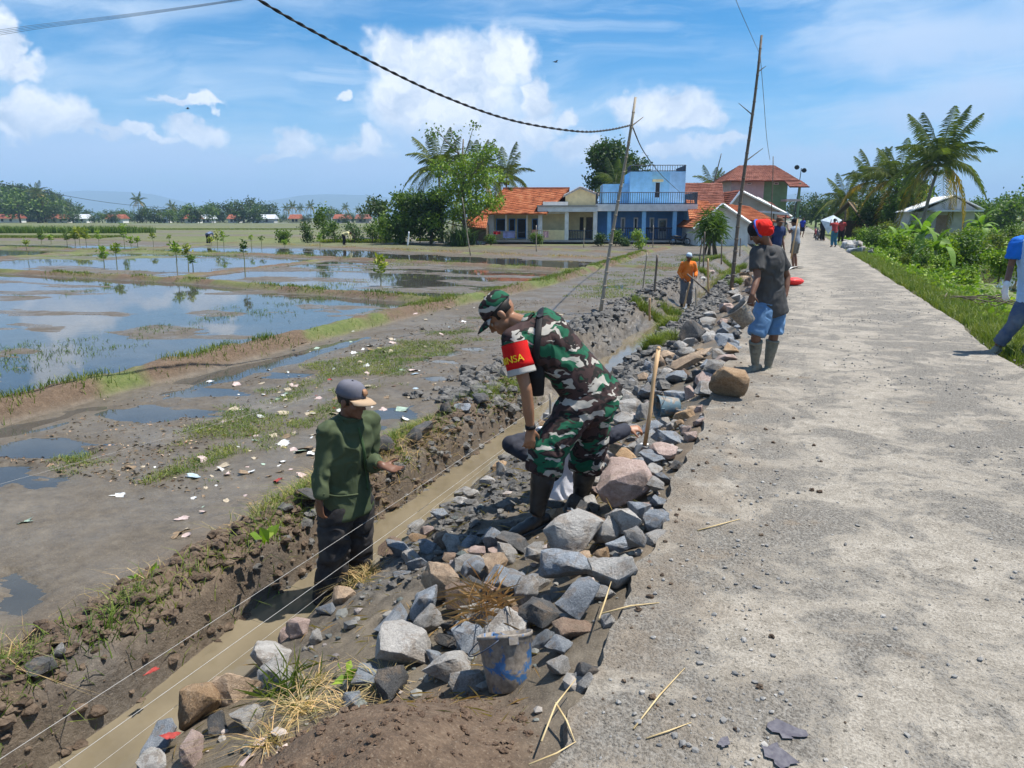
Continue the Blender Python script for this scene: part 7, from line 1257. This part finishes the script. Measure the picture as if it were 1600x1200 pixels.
p = D(1166, 493, 7.72); bucket('muddy pail with a blue patch hanging tilted from a hand', p - W(-.03, 0, .08), (math.radians(38), math.radians(-12), math.radians(-60)), .92, BM3)
# --- man at the picture edge with white glove
nkp = D(1616, 374, 9.2); pv = D(1614, 474, 9.25); side = W(.90, -.40, 0)
J = dict(neck=nkp, pelvis=pv, shL=nkp + nrm(side) * .175 - W(0, 0, .055), shR=nkp - nrm(side) * .175 - W(0, 0, .055), head=D(1612, 342, 9.1), hf=W(-.5, -.8, -.2), hu=W(0, 0, 1), elL=D(1648, 425, 9.1), wrL=D(1645, 462, 8.95), elR=D(1579, 418, 9.26), wrR=D(1572, 447, 9.10), hdR=W(-.05, -.1, -1), hnR=W(.8, .1, 0), hipL=pv + nrm(side) * .09 - W(0, 0, .03), hipR=pv - nrm(side) * .09 - W(0, 0, .03), knL=D(1618, 520, 9.05), anL=D(1606, 556, 9.0), toeL=D(1592, 566, 8.9), knR=D(1584, 508, 9.15), anR=D(1559, 538, 9.22), toeR=D(1549, 548, 9.1))
body, shirt, off = person('man in light blue shirt and jeans with a white glove at the picture edge', J, dict(shirt=FAB('pale_blue_shirt', (.32, .50, .78), (.40, .57, .82)), pants=FAB('mud_stained_jeans', (.055, .085, .16), (.16, .17, .18), scale=5), boots=RUBM, btop=.62, skin='dark', sleeve='short', sl=.62, vs=.011, bvs=.009, hem=.07, curlR=.35))
mb = MB(); q_ = J['shR'] - off; r_ = q_ + (J['elR'] - J['shR']) * .64; mb.ball(q_ + W(.01, 0, .004), .082); mb.ball(q_ + W(.06, 0, .03), .07); mb.tube([q_, (q_ + r_) / 2, r_], [.082, .082, .086], 16); O('blue_sleeve', wrinkle(vox(mb, .010, 'blue_sleeve', 3), .012, 8), FAB('bright_blue_sleeve', (.02, .18, .72)), body); mb = MB(); hand(mb, J['wrR'] - off, nrm(W(-.05, -.1, -1)), W(.8, .1, 0), .35, -1, 1.22); limb(mb, J['wrR'] - off + (J['elR'] - J['wrR']) * .12, .040, J['wrR'] - off, .036); O('glove', vox(mb, .008, 'glove', 2), FAB('white_glove', (.72, .72, .74)), body)
# --- worker crouching behind the soldier
pv = D(892, 742, 5.32); nkp = D(900, 668, 5.36); side = W(-1, -.15, 0)
J = dict(neck=nkp, pelvis=pv, shL=nkp + nrm(side) * .19 - W(0, 0, .05), shR=nkp - nrm(side) * .17 - W(0, 0, .05), head=D(898, 636, 5.44), hf=W(.2, .7, -.5), hu=W(0, .4, .8), elL=D(798, 694, 5.2), wrL=D(846, 722, 5.1), elR=D(950, 682, 5.50), wrR=D(982, 670, 5.72), hdR=W(1, .15, -.02), hnR=W(.1, .5, -.8), hipL=pv + nrm(side) * .1, hipR=pv - nrm(side) * .1, knL=D(860, 735, 5.6), anL=D(868, 790, 5.55), toeL=D(860, 800, 5.72), knR=D(925, 735, 5.62), anR=D(918, 785, 5.58), toeR=D(925, 795, 5.75))
body, shirt, off = person('worker in white vest and dark sleeves crouching behind the soldier, gripping the spade', J, dict(shirt=FAB('white_vest', (.74, .74, .78), (.62, .62, .68)), pants=FAB('dark_work_trousers', (.03, .03, .035)), skin='warm', sleeve='short', sl=.3, vs=.011, bvs=.008, hem=.2, flare=.05, curlR=.75, plen='long'))
for k in 'LR':
    mb = MB(); a_, b_, c_ = (J[q + k] - off for q in ('sh', 'el', 'wr')); limb(mb, a_ + (b_ - a_) * .3, .066, b_, .060); w_ = b_ + (c_ - b_) * .92; mb.ball(b_, .062); mb.tube([b_, (b_ + w_) / 2, w_], [.06, .058, .05], 14)
    O('sleeve', wrinkle(vox(mb, .010, 'sleeve', 3), .012, 8), FAB('dark_navy_sleeve', (.022, .024, .034), (.04, .042, .055)), body)
# --- standing figures farther off
def stand(label, base, face, st, pose={}, h=1.62, group=None, lean=.06):
    f = nrm(np.array([face[0] * RT + face[1] * FH])[0]); l = np.array([-f[1], f[0], 0.0]); k = h / 1.62; T = lambda x, y, z: np.asarray(base) + (l * x + f * y + np.array([0, 0, z])) * k
    q = dict(pelvis=(0, 0, .90), neck=(0, lean, 1.36), shL=(.17, lean, 1.30), shR=(-.17, lean, 1.30), head=(0, lean + .03, 1.49), elL=(.22, .0, 1.03), wrL=(.21, .10, .80), elR=(-.22, 0, 1.03), wrR=(-.21, .10, .80), hipL=(.09, 0, .86), hipR=(-.09, 0, .86), knL=(.10, .04, .47), anL=(.11, -.02, .09), toeL=(.13, .12, .05), knR=(-.10, .03, .47), anR=(-.11, -.04, .09), toeR=(-.13, .10, .05)); q.update(pose); J = {a: T(*b) for a, b in q.items() if a not in ('hf', 'hu')}
    hf = pose.get('hf', (0, 1, -.15)); hu = pose.get('hu', (0, .1, 1)); J['hf'] = l * hf[0] + f * hf[1] + np.array([0, 0, hf[2]]); J['hu'] = l * hu[0] + f * hu[1] + np.array([0, 0, hu[2]]); st = dict(st); st.setdefault('vs', .02); st['s'] = k; return person(label, J, st, group)
ORG = FAB('orange_shirt', (.66, .15, .02), (.78, .22, .035)); NAVY = FAB('navy_shirt', (.03, .05, .13)); JEAN = FAB('faded_trousers', (.10, .11, .13), (.18, .18, .18)); ROYAL = FAB('royal_blue_shirt', (.03, .06, .42)); GREYS = FAB('grey_vest', (.24, .28, .34)); KHAKI = FAB('khaki_shorts', (.20, .18, .15)); TEAL = FAB('teal_trousers', (.05, .17, .24)); DARKC = FAB('dark_clothes', (.025, .025, .03)); REDS = FAB('red_shirt', (.40, .06, .06)); PALE = FAB('pale_shirt', (.55, .57, .60)); PYEL = FAB('pale_yellow_shirt', (.62, .58, .32)); CAPW = FAB('white_blue_cap', (.50, .62, .74)); BRC = FAB('brown_cap', (.16, .09, .06))
base = P(1071, 480, -.88); b, s, off = stand('worker in bright orange shirt holding a hoe down in the ditch', base, (.10, -1), dict(shirt=ORG, pants=JEAN, sleeve='long', boots=RUB, hat='cap', hatm=CAPW, visor=DARKC, skin='dark', vs=.014), dict(elL=(.26, .02, 1.05), wrL=(.18, .22, .92), elR=(-.25, 0, 1.05), wrR=(-.16, .16, .86)), 1.55)
a = D(1074, 428, 21.0); c = D(1110, 460, 20.6); e = EMPTY('hoe', c, 'long dark hoe handle slanting down in front of the orange shirt', 'hoe'); O('handle', MB().tube([np.zeros(3), (a - c) * .5 + [0, 0, .01], a - c], [.024, .024, .022], 8).mesh('handle', True), BAMD, e); O('blade', MB().loft([(np.array([0, 0, .02]), RT * .05, FH * .012), (W(.03, 0, -.06), RT * .09, FH * .01), (W(.05, 0, -.16), RT * .10, FH * .006)], 8).mesh('blade', True), RUB, e)
stand('man in grey vest and shorts resting a hoe on his shoulder', P(1240, 420, 0), (-.6, .5), dict(shirt=GREYS, pants=KHAKI, plen='short', sleeve='short', skin='dark', vs=.018, hat='cap', hatm=DARKC, sl=.4), dict(elL=(.24, .14, 1.18), wrL=(.12, .26, 1.34)))
a = D(1236, 404, 24.2); c = D(1247, 340, 24.2); e = EMPTY('hoe', a, 'wooden hoe handle upright beside the man in the grey vest', 'hoe'); O('handle', MB().tube([np.zeros(3), c - a], [.025, .022], 8).mesh('handle', True), HAND, e); O('blade', MB().loft([(c - a + W(-.02, 0, 0), RT * .02, FH * .03), (c - a + W(.14, 0, -.05), RT * .006, FH * .08)], 8).mesh('blade', True), RUB, e)
stand('man in navy shirt and brown cap half hidden behind the pail carrier', P(1208, 432, 0), (.3, -.8), dict(shirt=NAVY, pants=DARKC, sleeve='short', skin='dark', vs=.018, hat='cap', hatm=BRC), h=1.66)
stand('man in royal blue shirt walking far down the road', P(1252, 371, 0), (.2, -1), dict(shirt=ROYAL, pants=DARKC, plen='short', sleeve='short', skin='dark', vs=.03), dict(knL=(.1, .14, .48)), 1.66)
base = P(1302, 386, 0); stand('man with teal trousers carrying a white sheet over his back', base, (-.2, 1), dict(shirt=REDS, pants=TEAL, sleeve='short', skin='dark', vs=.022), dict(elL=(.26, .1, 1.2), wrL=(.2, .15, 1.45), elR=(-.26, .1, 1.2), wrR=(-.2, .15, 1.45)))
dp = 46.0; g = [D(1282, 344, dp - .2), D(1302, 336, dp - .1), D(1316, 344, dp), D(1303, 354, dp - .45), D(1294, 366, dp - .4)]; g = [np.array(q) for q in g]; c = sum(g) / 5; V = [c - FH * .22] + g + [q + FH * .03 + (q - c) * -.03 for q in g] + [c + FH * .05]
F3 = [(0, 1 + i, 1 + (i + 1) % 5) for i in range(5)] + [(11, 6 + (i + 1) % 5, 6 + i) for i in range(5)]; F4 = [(1 + i, 6 + i, 6 + (i + 1) % 5, 1 + (i + 1) % 5) for i in range(5)]
O('sheet', mesh_np('sheet', np.array(V) - c, [np.array(F3), np.array(F4)]), FAB('white_sheet', (.62, .70, .78)), label='white sheet held spread over a back on the road', cat='sheet', loc=c)
stand('person in dark clothes standing by the motorbikes', P(1284, 376, 0), (.3, -1), dict(shirt=DARKC, pants=DARKC, sleeve='long', skin='dark', vs=.03), h=1.65)
stand('person in red and dark clothes behind the white sheet carrier', P(1313, 380, 0), (-.3, -1), dict(shirt=REDS, pants=DARKC, sleeve='short', skin='dark', vs=.03), h=1.6)
bent = dict(neck=(0, .48, 1.0), shL=(.17, .44, .98), shR=(-.17, .44, .98), head=(0, .62, .98), hf=(0, .5, -.85), hu=(0, .85, .5), elL=(.2, .52, .68), wrL=(.15, .6, .42), elR=(-.2, .52, .68), wrR=(-.15, .6, .42), pelvis=(0, -.05, .88), hipL=(.09, -.05, .84), hipR=(-.09, -.05, .84))
stand('field worker in pale yellow bent double in the paddy', P(538, 383, -.55), (1, -.2), dict(shirt=PYEL, pants=DARKC, sleeve='long', skin='dark', vs=.03), bent, 1.6)
stand('field worker standing at the rice nursery in a grey shirt and hat', P(624, 381, -.55), (.8, -.4), dict(shirt=JEAN, pants=DARKC, sleeve='long', skin='dark', vs=.03, hat='cap', hatm=FAB('straw_hat', (.42, .28, .14))), h=1.6)
stand('field worker bent over among the saplings in blue', P(326, 382, -.6), (.2, 1), dict(shirt=FAB('slate_shirt', (.13, .17, .28)), pants=DARKC, sleeve='long', skin='dark', vs=.03), bent, 1.6)
